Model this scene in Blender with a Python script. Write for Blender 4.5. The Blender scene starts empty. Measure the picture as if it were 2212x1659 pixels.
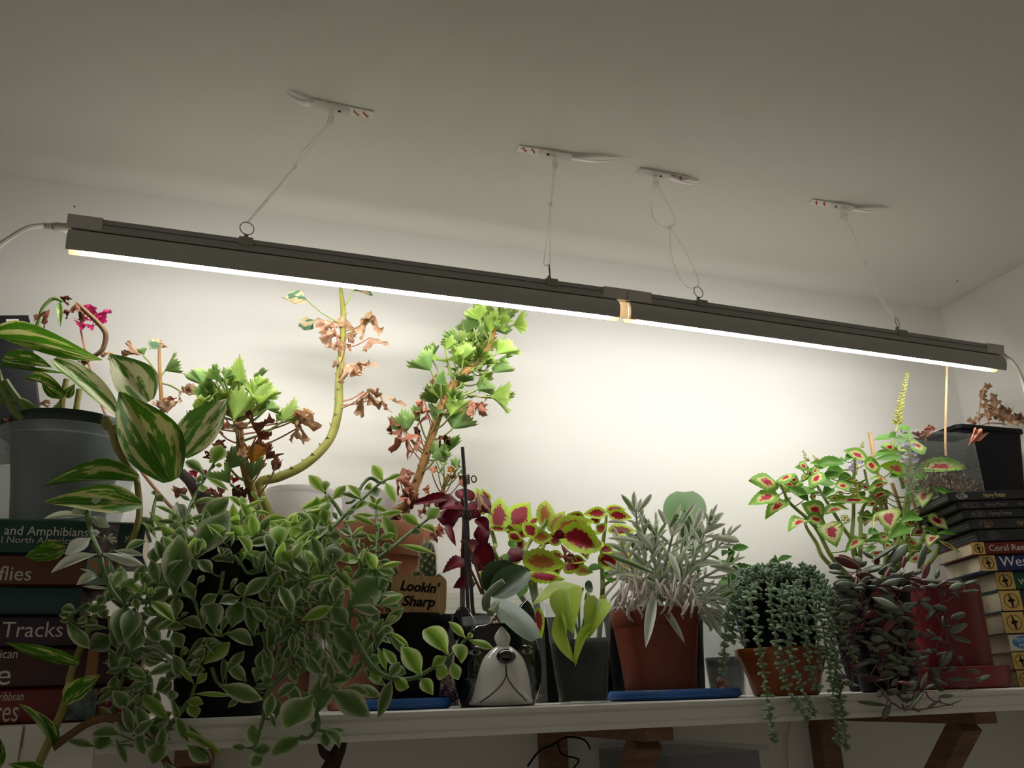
import bpy, math, random
from mathutils import Vector, Matrix, noise as mnoise

random.seed(7)
SC = bpy.context.scene
COL = SC.collection

# ------------------------------------------------------------------ camera
FPX, CX, CY = 1830.0, 1106.0, 829.5          # focal length and centre in photo pixels (2212 x 1659)
HZ, SLOPE, VPX = 1500.0, -0.032, 6640.0      # horizon height / tilt and the vanishing point along the wall
CAMZ = 1.54
_R = Vector((VPX-CX, HZ+SLOPE*(VPX-CX)-CY, FPX)).normalized()
_dn = Vector((0, HZ-CY, FPX)).cross(Vector((1, SLOPE, 0))).normalized()
_U = -_dn if _dn.y > 0 else _dn
_Y = _U.cross(_R)
cam_d = bpy.data.cameras.new('camera')
cam_d.sensor_width = 36.0
cam_d.lens = 36.0*FPX/2212.0
cam_d.clip_start = 0.02
cam = bpy.data.objects.new('camera', cam_d)
COL.objects.link(cam)
_right = Vector((_R.x, _Y.x, _U.x)); _down = Vector((_R.y, _Y.y, _U.y)); _fwd = Vector((_R.z, _Y.z, _U.z))
cam.matrix_world = Matrix(((_right.x, -_down.x, -_fwd.x, 0), (_right.y, -_down.y, -_fwd.y, 0),
                           (_right.z, -_down.z, -_fwd.z, CAMZ), (0, 0, 0, 1)))
SC.camera = cam
CAM = Vector((0, 0, CAMZ))

# ------------------------------------------------------------------ world, exposure
W = bpy.data.worlds.new('room_ambience'); SC.world = W
W.use_nodes = True
W.node_tree.nodes['Background'].inputs[0].default_value = (1.0, 0.92, 0.78, 1)
W.node_tree.nodes['Background'].inputs[1].default_value = 0.22
SC.view_settings.view_transform = 'Standard'
SC.view_settings.look = 'None'
SC.view_settings.gamma = 1.0
SC.view_settings.use_curve_mapping = False
SC.view_settings.exposure = 0.0
TUBE_POWER = 45.0

# ------------------------------------------------------------------ pixel -> place
def ray(px, py):
    v = (px-CX)*_right + (py-CY)*_down + FPX*_fwd
    return v
def P(px, py, Y):                 # the point at distance Y from the camera towards the back wall
    v = ray(px, py); return CAM + v*(Y/v.y)
def PZ(px, py, z):                # the point on a horizontal plane
    v = ray(px, py); return CAM + v*((z-CAMZ)/v.z)
def PX(px, py, x):                # the point on a plane parallel to the side wall
    v = ray(px, py); return CAM + v*(x/v.x)
def depth(p): return (p-CAM).dot(_fwd)
def mpp(p): return depth(p)/FPX   # metres per photo pixel at p

WALL_Y, WALL_X = 1.28, 1.446
CEIL_Z = CAMZ + 0.594*WALL_Y
SHELF_Z = CAMZ - 0.0122
LIP_Y = 0.90
LAMP_Y = 0.995

# ------------------------------------------------------------------ node helpers
def N(nt, typ, ins=None, **props):
    n = nt.nodes.new(typ)
    for k, v in props.items(): setattr(n, k, v)
    for k, v in (ins or {}).items():
        if isinstance(v, bpy.types.NodeSocket): nt.links.new(v, n.inputs[k])
        else: n.inputs[k].default_value = v
    return n
def MA(nt, op, a, b=0.0, c=0.0):
    return N(nt, 'ShaderNodeMath', {0: a, 1: b, 2: c}, operation=op).outputs[0]
def MIX(nt, f, a, b, mode='MIX'):
    n = nt.nodes.new('ShaderNodeMix'); n.data_type = 'RGBA'; n.blend_type = mode
    for i, v in ((0, f), (6, a), (7, b)):
        if isinstance(v, bpy.types.NodeSocket): nt.links.new(v, n.inputs[i])
        else: n.inputs[i].default_value = v
    return n.outputs[2]
def c4(c): return (c[0], c[1], c[2], 1.0)
def newmat(name):
    m = bpy.data.materials.new(name); m.use_nodes = True
    m.node_tree.nodes.clear()
    return m, m.node_tree
def out(nt, sh):
    o = nt.nodes.new('ShaderNodeOutputMaterial'); nt.links.new(sh, o.inputs[0])
def ramp(nt, fac, stops):
    r = nt.nodes.new('ShaderNodeValToRGB'); cr = r.color_ramp
    while len(cr.elements) < len(stops): cr.elements.new(0.5)
    for e, (p, c) in zip(cr.elements, stops): e.position = p; e.color = c4(c)
    nt.links.new(fac, r.inputs[0]); return r.outputs[0]

def plain(name, col, rough=0.5, spec=0.4, noise=0.0, nscale=40.0, bump=0.0, coat=0.0, col2=None, stretch=None, metal=0.0):
    m, nt = newmat(name)
    base = c4(col)
    b = N(nt, 'ShaderNodeBsdfPrincipled', {'Roughness': rough, 'Specular IOR Level': spec, 'Coat Weight': coat, 'Metallic': metal})
    b.inputs['Base Color'].default_value = base
    if noise > 0 or bump > 0 or col2:
        tc = nt.nodes.new('ShaderNodeTexCoord').outputs['Object']
        if stretch:
            tc = N(nt, 'ShaderNodeMapping', {0: tc, 3: stretch}).outputs[0]
        nz = N(nt, 'ShaderNodeTexNoise', {'Vector': tc, 'Scale': nscale, 'Detail': 4.0}).outputs[0]
        if noise > 0 or col2:
            dark = c4(col2) if col2 else (col[0]*(1-noise), col[1]*(1-noise), col[2]*(1-noise), 1)
            f = N(nt, 'ShaderNodeMapRange', {0: nz, 1: 0.35, 2: 0.65}).outputs[0]
            nt.links.new(MIX(nt, f, dark, base), b.inputs['Base Color'])
        if bump > 0:
            bp = N(nt, 'ShaderNodeBump', {'Height': nz, 'Strength': bump, 'Distance': 0.002})
            nt.links.new(bp.outputs[0], b.inputs['Normal'])
    out(nt, b.outputs[0]); return m

def clear(name, tint=(1, 1, 1), haze=0.12, rough=0.08, hcol=(0.8, 0.85, 0.85)):
    m, nt = newmat(name)
    t = N(nt, 'ShaderNodeBsdfTransparent', {0: c4(tint)})
    g = N(nt, 'ShaderNodeBsdfGlossy', {0: (1, 1, 1, 1), 'Roughness': rough})
    d = N(nt, 'ShaderNodeBsdfDiffuse', {0: c4(hcol)})
    tl = N(nt, 'ShaderNodeBsdfTranslucent', {0: c4(hcol)})
    dd = N(nt, 'ShaderNodeMixShader', {0: 0.5, 1: d.outputs[0], 2: tl.outputs[0]})
    a = N(nt, 'ShaderNodeMixShader', {0: haze, 1: t.outputs[0], 2: dd.outputs[0]})
    fr = N(nt, 'ShaderNodeLayerWeight', {0: 0.22})
    f = MA(nt, 'MULTIPLY', MA(nt, 'POWER', fr.outputs[1], 2.5), 0.55)
    s = N(nt, 'ShaderNodeMixShader', {0: f, 1: a.outputs[0], 2: g.outputs[0]})
    out(nt, s.outputs[0]); return m

def leafmat(name, stops, dist='margin', nscale=5.0, namp=0.3, rough=0.5, tr=0.3, stretch=(1, 1), spec=0.35, vary=0.25, vein=0.0, trcol=1.0):
    """procedural leaf: colour ramp over a distance measured in the leaf's own length/width coordinates"""
    m, nt = newmat(name)
    uv = nt.nodes.new('ShaderNodeTexCoord').outputs['UV']
    oi = nt.nodes.new('ShaderNodeObjectInfo').outputs['Random']
    sp = N(nt, 'ShaderNodeSeparateXYZ', {0: uv}).outputs
    u, v = sp[0], sp[1]
    d = MA(nt, 'MULTIPLY', MA(nt, 'ABSOLUTE', MA(nt, 'SUBTRACT', v, 0.5)), 2.0)
    if dist == 'streak':       # streaks that leave the midrib obliquely
        x = MA(nt, 'SUBTRACT', MA(nt, 'MULTIPLY', u, stretch[0]), MA(nt, 'MULTIPLY', d, stretch[0]*0.45))
        vec = N(nt, 'ShaderNodeCombineXYZ', {0: x, 1: MA(nt, 'MULTIPLY', v, stretch[1]), 2: MA(nt, 'MULTIPLY', oi, 37.0)}).outputs[0]
    else:
        vec = N(nt, 'ShaderNodeCombineXYZ', {0: MA(nt, 'MULTIPLY', u, stretch[0]), 1: MA(nt, 'MULTIPLY', v, stretch[1]), 2: MA(nt, 'MULTIPLY', oi, 37.0)}).outputs[0]
    nz = N(nt, 'ShaderNodeTexNoise', {'Vector': vec, 'Scale': nscale, 'Detail': 5.0 if dist == 'streak' else 3.0, 'Roughness': 0.62 if dist == 'streak' else 0.5}).outputs[0]
    nn = MA(nt, 'MULTIPLY', MA(nt, 'SUBTRACT', nz, 0.5), namp)
    if dist == 'margin': val = MA(nt, 'ADD', MA(nt, 'MAXIMUM', d, MA(nt, 'SUBTRACT', MA(nt, 'MULTIPLY', u, 3.0), 2.1)), nn)
    elif dist == 'ellipse':
        e = MA(nt, 'SQRT', MA(nt, 'ADD', MA(nt, 'POWER', MA(nt, 'MULTIPLY', MA(nt, 'SUBTRACT', u, 0.42), 1.75), 2.0), MA(nt, 'POWER', d, 2.0)))
        val = MA(nt, 'ADD', e, nn)
    elif dist == 'len': val = MA(nt, 'ADD', u, nn)
    else: val = MA(nt, 'ADD', 0.5, nn)
    col = ramp(nt, val, stops)
    if vein > 0:
        w = MA(nt, 'LESS_THAN', d, 0.035)
        col = MIX(nt, MA(nt, 'MULTIPLY', w, vein), col, (0.55, 0.62, 0.35, 1))
    hs = N(nt, 'ShaderNodeHueSaturation', {'Color': col, 'Value': MA(nt, 'ADD', 1.0-vary, MA(nt, 'MULTIPLY', oi, 2*vary)), 'Saturation': 1.05})
    col = hs.outputs[0]
    bp = N(nt, 'ShaderNodeBump', {'Height': nz, 'Strength': 0.12, 'Distance': 0.003})
    b = N(nt, 'ShaderNodeBsdfPrincipled', {'Base Color': col, 'Roughness': rough, 'Specular IOR Level': spec, 'Normal': bp.outputs[0]})
    t = N(nt, 'ShaderNodeBsdfTranslucent', {0: MIX(nt, 1.0, col, (trcol, trcol, trcol*0.8, 1), 'MULTIPLY')})
    s = N(nt, 'ShaderNodeMixShader', {0: tr, 1: b.outputs[0], 2: t.outputs[0]})
    out(nt, s.outputs[0]); return m

def emit(name, col, strength):
    m, nt = newmat(name)
    e = N(nt, 'ShaderNodeEmission', {0: c4(col), 1: strength}); out(nt, e.outputs[0]); return m

# ------------------------------------------------------------------ mesh helpers
class MB:
    def __init__(s): s.v = []; s.f = []; s.uv = None; s.mi = []
    def add(s, verts, faces, mi=0):
        o = len(s.v); s.v += [tuple(q) for q in verts]; s.f += [tuple(i+o for i in f) for f in faces]; s.mi += [mi]*len(faces)
        return s
    def box(s, x0, x1, y0, y1, z0, z1, M=None, mi=0):
        vs = [Vector((x, y, z)) for x in (x0, x1) for y in (y0, y1) for z in (z0, z1)]
        if M: vs = [M @ q for q in vs]
        return s.add(vs, [(0, 1, 3, 2), (4, 6, 7, 5), (0, 4, 5, 1), (2, 3, 7, 6), (0, 2, 6, 4), (1, 5, 7, 3)], mi)
    def tube(s, pts, rad, seg=6, smooth=3, caps=True, flat=1.0, mi=0):
        pts = [Vector(p) for p in pts]
        if isinstance(rad, (int, float)): rad = [rad]*len(pts)
        if smooth > 1 and len(pts) > 2: pts, rad = catmull(pts, rad, smooth)
        n = len(pts); rings = []
        up = Vector((0.31, 0.17, 0.93)); prev = None
        for i in range(n):
            t = (pts[min(i+1, n-1)] - pts[max(i-1, 0)])
            if t.length < 1e-9: t = Vector((0, 0, 1))
            t.normalize()
            a = prev if prev is not None else up
            x = a - t*a.dot(t)
            if x.length < 1e-4: x = Vector((1, 0, 0)) - t*t.x
            x.normalize(); prev = x; y = t.cross(x)
            rings.append([pts[i] + (x*math.cos(k*2*math.pi/seg) + y*math.sin(k*2*math.pi/seg)*flat)*rad[i] for k in range(seg)])
        vs = [q for r in rings for q in r]; fs = []
        for i in range(n-1):
            for k in range(seg):
                k2 = (k+1) % seg
                fs.append((i*seg+k, i*seg+k2, (i+1)*seg+k2, (i+1)*seg+k))
        if caps:
            fs.append(tuple(range(seg-1, -1, -1))); fs.append(tuple((n-1)*seg+k for k in range(seg)))
        return s.add(vs, fs, mi)
    def lathe(s, prof, c, seg=32, mi=0, M=None, rip=None):
        vs = []; fs = []; n = len(prof)
        for k in range(seg):
            a = 2*math.pi*k/seg; ca, sa = math.cos(a), math.sin(a)
            for (r, z) in prof:
                rr = r*(rip(a, z) if rip else 1.0)
                q = Vector((rr*ca, rr*sa, z)); q = M @ q if M else q + Vector(c); vs.append(q)
        for k in range(seg):
            k2 = (k+1) % seg
            for i in range(n-1):
                fs.append((k*n+i, k2*n+i, k2*n+i+1, k*n+i+1))
        return s.add(vs, fs, mi)
    def ball(s, c, r, seg=8, rings=5, M=None, mi=0):
        vs = []; fs = []
        r = Vector(r) if not isinstance(r, (int, float)) else Vector((r, r, r))
        for i in range(1, rings):
            th = math.pi*i/rings
            for k in range(seg):
                a = 2*math.pi*k/seg
                vs.append(Vector((r.x*math.sin(th)*math.cos(a), r.y*math.sin(th)*math.sin(a), r.z*math.cos(th))))
        top = len(vs); vs.append(Vector((0, 0, r.z))); vs.append(Vector((0, 0, -r.z)))
        for i in range(rings-2):
            for k in range(seg):
                k2 = (k+1) % seg; fs.append((i*seg+k, (i+1)*seg+k, (i+1)*seg+k2, i*seg+k2))
        for k in range(seg):
            k2 = (k+1) % seg
            fs.append((top, k, k2)); fs.append((top+1, (rings-2)*seg+k2, (rings-2)*seg+k))
        vs = [(M @ q if M else q) + Vector(c) for q in vs]
        return s.add(vs, fs, mi)
    def poly(s, pts, thick, nrm, mi=0):      # a flat outline given real thickness along nrm
        pts = [Vector(p) for p in pts]; n = len(pts); nrm = Vector(nrm)*thick
        vs = pts + [p+nrm for p in pts]
        fs = [tuple(range(n-1, -1, -1)), tuple(range(n, 2*n))] + [(i, (i+1) % n, n+(i+1) % n, n+i) for i in range(n)]
        return s.add(vs, fs, mi)
    def mesh(s, name, mats, smooth=True):
        me = bpy.data.meshes.new(name)
        me.from_pydata(s.v, [], s.f)
        for m in (mats if isinstance(mats, (list, tuple)) else [mats]): me.materials.append(m)
        if s.mi and max(s.mi) > 0: me.polygons.foreach_set('material_index', s.mi)
        me.polygons.foreach_set('use_smooth', [smooth]*len(me.polygons))
        if s.uv:
            l = me.uv_layers.new(name='UVMap')
            for i, lp in enumerate(me.loops): l.data[i].uv = s.uv[lp.vertex_index]
        me.update(); return me
    def build(s, name, mats, parent=None, smooth=True, sharp=True):
        me = s.mesh(name, mats, smooth)
        o = bpy.data.objects.new(name, me); COL.objects.link(o)
        if smooth and sharp: 
            try: me.set_sharp_from_angle(angle=math.radians(38))
            except Exception: pass
        if parent: setparent(o, parent)
        return o

def catmull(pts, rad, k):
    op, orr = [], []
    n = len(pts)
    for i in range(n-1):
        p0, p1, p2, p3 = pts[max(i-1, 0)], pts[i], pts[i+1], pts[min(i+2, n-1)]
        for j in range(k):
            t = j/k
            op.append(0.5*((2*p1) + (p2-p0)*t + (2*p0-5*p1+4*p2-p3)*t*t + (3*p1-p0-3*p2+p3)*t**3))
            orr.append(rad[i]*(1-t)+rad[i+1]*t)
    op.append(pts[-1]); orr.append(rad[-1]); return op, orr

def wmat(q):
    return wmat(q.parent) @ q.matrix_parent_inverse @ q.matrix_basis if q.parent else q.matrix_basis.copy()
def setparent(o, parent):
    o.parent = parent
    o.matrix_parent_inverse = wmat(parent).inverted()
def thing(name, label, cat, loc=(0, 0, 0), group=None):
    o = bpy.data.objects.new(name, None); COL.objects.link(o)
    o.location = loc; o.empty_display_size = 0.02
    return tag(o, label, cat, group)
def tag(o, label, cat, group=None):
    o['label'] = label; o['category'] = cat
    if group: o['group'] = group
    return o
def struct(o): o['kind'] = 'structure'; return o
def text_mesh(body, size, ext=0.0002, bold=0.0, shear=0.0, space=1.0, align='LEFT'):
    c = bpy.data.curves.new('lettering', 'FONT'); c.body = body; c.size = size; c.extrude = ext
    c.offset = bold; c.shear = shear; c.space_character = space; c.align_x = align; c.resolution_u = 3
    o = bpy.data.objects.new('lettering', c); COL.objects.link(o)
    bpy.context.view_layer.update()
    me = bpy.data.meshes.new_from_object(o.evaluated_get(bpy.context.evaluated_depsgraph_get()))
    bpy.data.objects.remove(o); bpy.data.curves.remove(c)
    return me
def text(body, size, M, mat, parent, name='lettering', width=None, **kw):
    me = text_mesh(body, size, **kw)
    if width:
        xs = [q.co.x for q in me.vertices]; s = width/(max(xs)-min(xs)); x0 = min(xs)
        for q in me.vertices: q.co.x = (q.co.x-x0)*s
    me.materials.clear(); me.materials.append(mat)
    o = bpy.data.objects.new(name, me); COL.objects.link(o)
    o.matrix_basis = M
    if parent: setparent(o, parent)
    return o

# ------------------------------------------------------------------ leaf meshes
LM = {}
def leaf_mesh(key, wf, mat, nt=8, nw=4, fold=0.12, curl=0.15, wave=0.0, teeth=0, tooth=0.06, twist=0.0, nz=0.0, pleat=0.0, sag=1.0):
    mb = MB(); mb.uv = []
    x = z = 0.0; rnd = random.Random(sum(ord(q)*(i+1) for i, q in enumerate(key)))
    off = Vector((rnd.random()*50, rnd.random()*50, 0))
    cx = [(0.0, 0.0)]
    for i in range(nt):
        a = curl*2.2*((i+0.5)/nt)**sag - curl*0.8
        x += math.cos(a)/nt; z -= math.sin(a)/nt; cx.append((x, z))
    ex = cx[-1][0]
    for i in range(nt+1):
        t = i/nt; w = wf(t)
        if teeth and 0 < i < nt: w *= 1 + (tooth if i % 2 else -tooth)
        for j in range(nw+1):
            vv = -1 + 2*j/nw
            tw = twist*t
            yy = vv*w*0.5; zz = fold*abs(vv)*w*0.9 + wave*math.sin(t*9+vv*2.0)*abs(vv)*0.12
            if pleat: zz += pleat*math.sin(vv*11)*t*0.06
            if nz:
                q = Vector((t*3, vv*2, 0))+off
                dn = mnoise.noise_vector(q)*nz
                yy += dn.y*0.35; zz += dn.z; dx = dn.x*0.3
            else: dx = 0
            y2 = yy*math.cos(tw)-zz*math.sin(tw); z2 = yy*math.sin(tw)+zz*math.cos(tw)
            mb.v.append((cx[i][0]/max(ex, 0.3)+dx, y2, cx[i][1]+z2)); mb.uv.append((t, j/nw))
    for i in range(nt):
        for j in range(nw):
            a = i*(nw+1)+j; mb.f.append((a, a+nw+1, a+nw+2, a+1))
    LM[key] = mb.mesh('leaf_'+key, mat); return LM[key]

def fan_mesh(key, mat, ang=1.15, cup=0.5, teeth=14, tooth=0.07, pleat=0.05, nr=3, nz=0.0, lobes=0.08):
    """a pleated fan-shaped leaf with a toothed rim: base at the origin, rim towards +x, unit width"""
    mb = MB(); mb.uv = []; na = teeth*2
    rnd = random.Random(sum(ord(q)*(i+3) for i, q in enumerate(key))); off = Vector((rnd.random()*60, rnd.random()*60, 0))
    for r in range(nr+1):
        t = r/nr
        for k in range(na+1):
            f = -1+2*k/na; a = f*ang
            R = t*(1-0.12*abs(f))
            if r == nr: R *= 1 + (tooth if k % 2 else -tooth) + lobes*math.cos(f*9.0)
            x = R*math.cos(a*0.9)+0.0; y = R*math.sin(a)/(2*math.sin(min(ang, 1.5)))
            z = cup*(abs(f)**1.7)*t*0.55 + pleat*math.sin(f*teeth*1.57)*t
            z += 0.10*t*t*math.sin(f*4+off.x)
            if nz:
                x, y, z = crumple(x, y, z, off, nz*(0.3+t))
            mb.v.append((x, y, z)); mb.uv.append((t, 0.5+f*0.5))
    for r in range(nr):
        for k in range(na):
            a = r*(na+1)+k; mb.f.append((a, a+na+1, a+na+2, a+1))
    LM[key] = mb.mesh('leaf_'+key, mat); return LM[key]

def crumple(x, y, z, off, a):
    q = Vector((x*2.6, y*2.6, z*2.6))+off
    d = mnoise.noise_vector(q)*a + mnoise.noise_vector(q*2.7)*a*0.5 + mnoise.noise_vector(q*6.1)*a*0.2
    return x+d.x*0.7, y+d.y*0.7, z+d.z
def funnel_mesh(key, mat, sweep=2.5, dep=0.85, teeth=16, tooth=0.09, ruffle=0.06, nr=4, nz=0.0, flare=1.25, lean=0.12):
    """a cupped, ruffled leaf: petiole at the origin, toothed rim opening towards +x, unit width"""
    mb = MB(); mb.uv = []; na = teeth*2
    rnd = random.Random(sum(ord(q)*(i+5) for i, q in enumerate(key))); off = Vector((rnd.random()*60, rnd.random()*60, rnd.random()*60))
    for r in range(nr+1):
        t = r/nr
        for k in range(na+1):
            f = -1+2*k/na; ph = f*sweep
            rad = 0.5*t**flare; x = t*(0.78-lean*math.cos(ph))
            if r == nr: g = tooth if k % 2 else -tooth; x *= 1+g; rad *= 1+g*0.6
            rad += ruffle*math.sin(ph*6+off.x)*t*t; x += ruffle*0.9*math.cos(ph*4.5+off.y)*t*t
            y, z = rad*math.sin(ph), rad*math.cos(ph)*dep
            if nz: x, y, z = crumple(x, y, z, off, nz*(0.35+0.65*t))
            mb.v.append((x, y, z)); mb.uv.append((t, 0.5+f*0.5))
    for r in range(nr):
        for k in range(na):
            a = r*(na+1)+k; mb.f.append((a, a+na+1, a+na+2, a+1))
    LM[key] = mb.mesh('leaf_'+key, mat); return LM[key]

def spindle_mesh(key, mat, prof, seg=7, bend=0.0, groove=0.0):
    mb = MB(); mb.uv = []; n = len(prof)
    for i, (t, r) in enumerate(prof):
        for k in range(seg):
            a = 2*math.pi*k/seg
            mb.v.append((t, 0.5*r*math.cos(a), 0.42*r*math.sin(a) - bend*t*t)); mb.uv.append((t, k/seg))
    for i in range(n-1):
        for k in range(seg):
            k2 = (k+1) % seg; mb.f.append((i*seg+k, i*seg+k2, (i+1)*seg+k2, (i+1)*seg+k))
    mb.f.append(tuple(range(seg-1, -1, -1))); mb.f.append(tuple((n-1)*seg+k for k in range(seg)))
    LM[key] = mb.mesh('leaf_'+key, mat); return LM[key]

def leaf_matrix(B, T, w, roll=0.0, n=None, zs=None):
    x = T-B; L = max(x.length, 1e-4); x = x/L
    if n is None: n = ((CAM-B).normalized()+Vector((0, 0, 0.55))).normalized()
    n = n - x*n.dot(x)
    if n.length < 1e-3: n = Vector((0, 0, 1)) - x*x.z
    n.normalize()
    if roll: n = Matrix.Rotation(roll, 3, x) @ n
    y = n.cross(x); z = zs if zs else math.sqrt(L*w)
    return Matrix(((x.x*L, y.x*w, n.x*z, B.x), (x.y*L, y.y*w, n.y*z, B.y), (x.z*L, y.z*w, n.z*z, B.z), (0, 0, 0, 1)))
def put(mesh, M, parent, name='leaf'):
    o = bpy.data.objects.new(name, mesh); COL.objects.link(o)
    o.matrix_basis = M; setparent(o, parent); return o
def leafpx(parent, meshes, b, t, w, Yb, Yt, roll=0.0, name='leaf', maxslope=None):
    B = P(b[0], b[1], Yb); T = P(t[0], t[1], Yt)
    ww = w*mpp((B+T)*0.5)
    me = random.choice(meshes) if isinstance(meshes, (list, tuple)) else meshes
    if isinstance(me, str): me = LM[me]
    put(me, leaf_matrix(B, T, ww, roll), parent, name)
    return B, T
class Crop:                        # coordinates read off an enlarged view of the photograph
    def __init__(s, x, y, k): s.x, s.y, s.k = x, y, k
    def __call__(s, a, b): return (s.x+a/s.k, s.y+b/s.k)
    def w(s, w): return w/s.k

# ------------------------------------------------------------------ plain materials
M_wall = plain('wall_paint', (0.86, 0.845, 0.795), 0.85, 0.2, noise=0.02, nscale=3, bump=0.05)
M_ceil = plain('ceiling_paint', (0.86, 0.84, 0.775), 0.9, 0.2, noise=0.02, nscale=4, bump=0.04)
M_floor = plain('floor_boards', (0.18, 0.13, 0.09), 0.6, 0.3, noise=0.4, nscale=8)
M_shelf = plain('shelf_paint', (0.78, 0.76, 0.72), 0.35, 0.5, noise=0.03, nscale=12)
M_wood = plain('bracket_pine', (0.26, 0.145, 0.085), 0.6, 0.3, noise=0.35, nscale=14, stretch=(1, 1, 8))
M_alu = plain('lamp_aluminium', (0.42, 0.415, 0.385), 0.55, 0.4, noise=0.05, nscale=30)
M_alu_dk = plain('lamp_rail', (0.34, 0.34, 0.32), 0.5, 0.4)
M_capw = plain('lamp_end_cap', (0.52, 0.50, 0.46), 0.5, 0.4)
M_pink = leafmat('lamp_tube_cap', [(0, (0.88, 0.76, 0.71)), (1, (0.90, 0.80, 0.76))], tr=0.55, vary=0)
M_refl = plain('lamp_reflector_inside', (0.85, 0.85, 0.85), 0.4, 0.5)
M_metal = plain('dark_wire', (0.12, 0.11, 0.09), 0.35, 0.5, metal=0.7)
M_clip = plain('clip_metal', (0.28, 0.27, 0.23), 0.4, 0.5, metal=0.6)
M_cord = plain('cord_white', (0.66, 0.63, 0.55), 0.5, 0.4)
M_tie = clear('zip_tie_nylon', (1, 1, 1), 0.65, 0.3, (0.95, 0.94, 0.90))
M_hook = clear('hook_clear', (1, 1, 1), 0.85, 0.2, (0.94, 0.93, 0.89))
M_strip = plain('adhesive_strip', (0.95, 0.93, 0.88), 0.6, 0.3)
M_red = plain('red_print', (0.62, 0.09, 0.07), 0.6, 0.3)
M_black = plain('black_plastic', (0.006, 0.006, 0.0075), 0.5, 0.12, noise=0.3, nscale=20)
M_ink = plain('black_ink', (0.012, 0.010, 0.010), 0.7, 0.2)
M_dkgreen = plain('green_plastic', (0.012, 0.03, 0.02), 0.4, 0.45)
M_terra = plain('terracotta', (0.46, 0.19, 0.105), 0.85, 0.2, noise=0.14, nscale=18, bump=0.15)
M_brownpot = plain('brown_plastic', (0.20, 0.040, 0.017), 0.5, 0.4, noise=0.2, nscale=22)
M_orange = plain('orange_glazed', (0.40, 0.105, 0.018), 0.3, 0.5, noise=0.25, nscale=15)
M_redpot = plain('red_plastic', (0.17, 0.008, 0.011), 0.42, 0.4, noise=0.2, nscale=10)
M_bluelid = plain('blue_plastic', (0.028, 0.13, 0.42), 0.4, 0.45, noise=0.15, nscale=18)
M_soil = plain('soil', (0.035, 0.025, 0.018), 0.95, 0.1, noise=0.5, nscale=120, bump=0.8)
M_peat = plain('dry_soil', (0.33, 0.24, 0.15), 0.95, 0.1, col2=(0.10, 0.065, 0.04), nscale=90, bump=0.8)
M_white = plain('white_glaze', (0.80, 0.79, 0.77), 0.12, 0.5, coat=0.5)
M_gloss = plain('black_glaze', (0.008, 0.008, 0.009), 0.06, 0.6, coat=0.6)
M_greyp = plain('grey_line', (0.05, 0.045, 0.045), 0.3, 0.4)
M_eyew = plain('eye_grey', (0.42, 0.42, 0.41), 0.15, 0.5, coat=0.4)
M_clear = clear('clear_plastic', (0.985, 0.99, 0.99), 0.035, 0.06)
M_frost = clear('frosted_plastic', (0.95, 0.96, 0.96), 0.20, 0.25, (0.72, 0.77, 0.79))
M_milk = clear('milky_plastic', (0.9, 0.9, 0.9), 0.75, 0.3, (0.86, 0.85, 0.84))
M_glass = clear('tank_plastic', (0.96, 0.965, 0.95), 0.04, 0.04)
M_bamboo = plain('sign_bamboo', (0.62, 0.41, 0.21), 0.6, 0.25, col2=(0.50, 0.31, 0.15), nscale=30, stretch=(8, 8, 0.6))
M_bambooedge = plain('sign_edge', (0.34, 0.17, 0.06), 0.6, 0.25)
M_stick = plain('bamboo_stick', (0.55, 0.34, 0.17), 0.6, 0.3, noise=0.3, nscale=40)
M_stake = plain('dark_stake', (0.055, 0.045, 0.05), 0.5, 0.4, noise=0.3, nscale=60)
M_paper = plain('page_edges', (0.66, 0.58, 0.42), 0.8, 0.2, noise=0.12, nscale=60, stretch=(1, 1, 14))
M_lett = plain('spine_lettering', (0.62, 0.58, 0.52), 0.6, 0.3)
M_white_print = plain('white_print', (0.75, 0.74, 0.72), 0.6, 0.3)

# ------------------------------------------------------------------ the room
struct(MB().box(-2.4, WALL_X, WALL_Y, WALL_Y+0.1, 0, CEIL_Z).build('wall_back', M_wall))
struct(MB().box(WALL_X, WALL_X+0.1, -2.0, WALL_Y+0.1, 0, CEIL_Z).build('wall_right', M_wall))
struct(MB().box(-2.4, WALL_X+0.1, -2.0, WALL_Y+0.1, CEIL_Z, CEIL_Z+0.1).build('ceiling', M_ceil))
struct(MB().box(-2.4, WALL_X+0.1, -2.0, WALL_Y+0.1, -0.1, 0.0).build('floor', M_floor))
def speck(px, py, r, side, label):
    p = PZ(px, py, CEIL_Z) if side == 'c' else P(px, py, WALL_Y)
    mb = MB(); M = Matrix.Diagonal((1, 1, 0.35)) if side == 'c' else Matrix.Diagonal((1, 0.35, 1))
    mb.ball(p, r, 8, 6, M=M)
    tag(mb.build('wall_speck', M_ink), label, 'speck')
speck(2068, 607, 0.0022, 'c', 'tiny black speck on the ceiling near the corner of the walls')
speck(161, 446, 0.0014, 'w', 'tiny dark nick in the back wall above the power plug')

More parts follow.
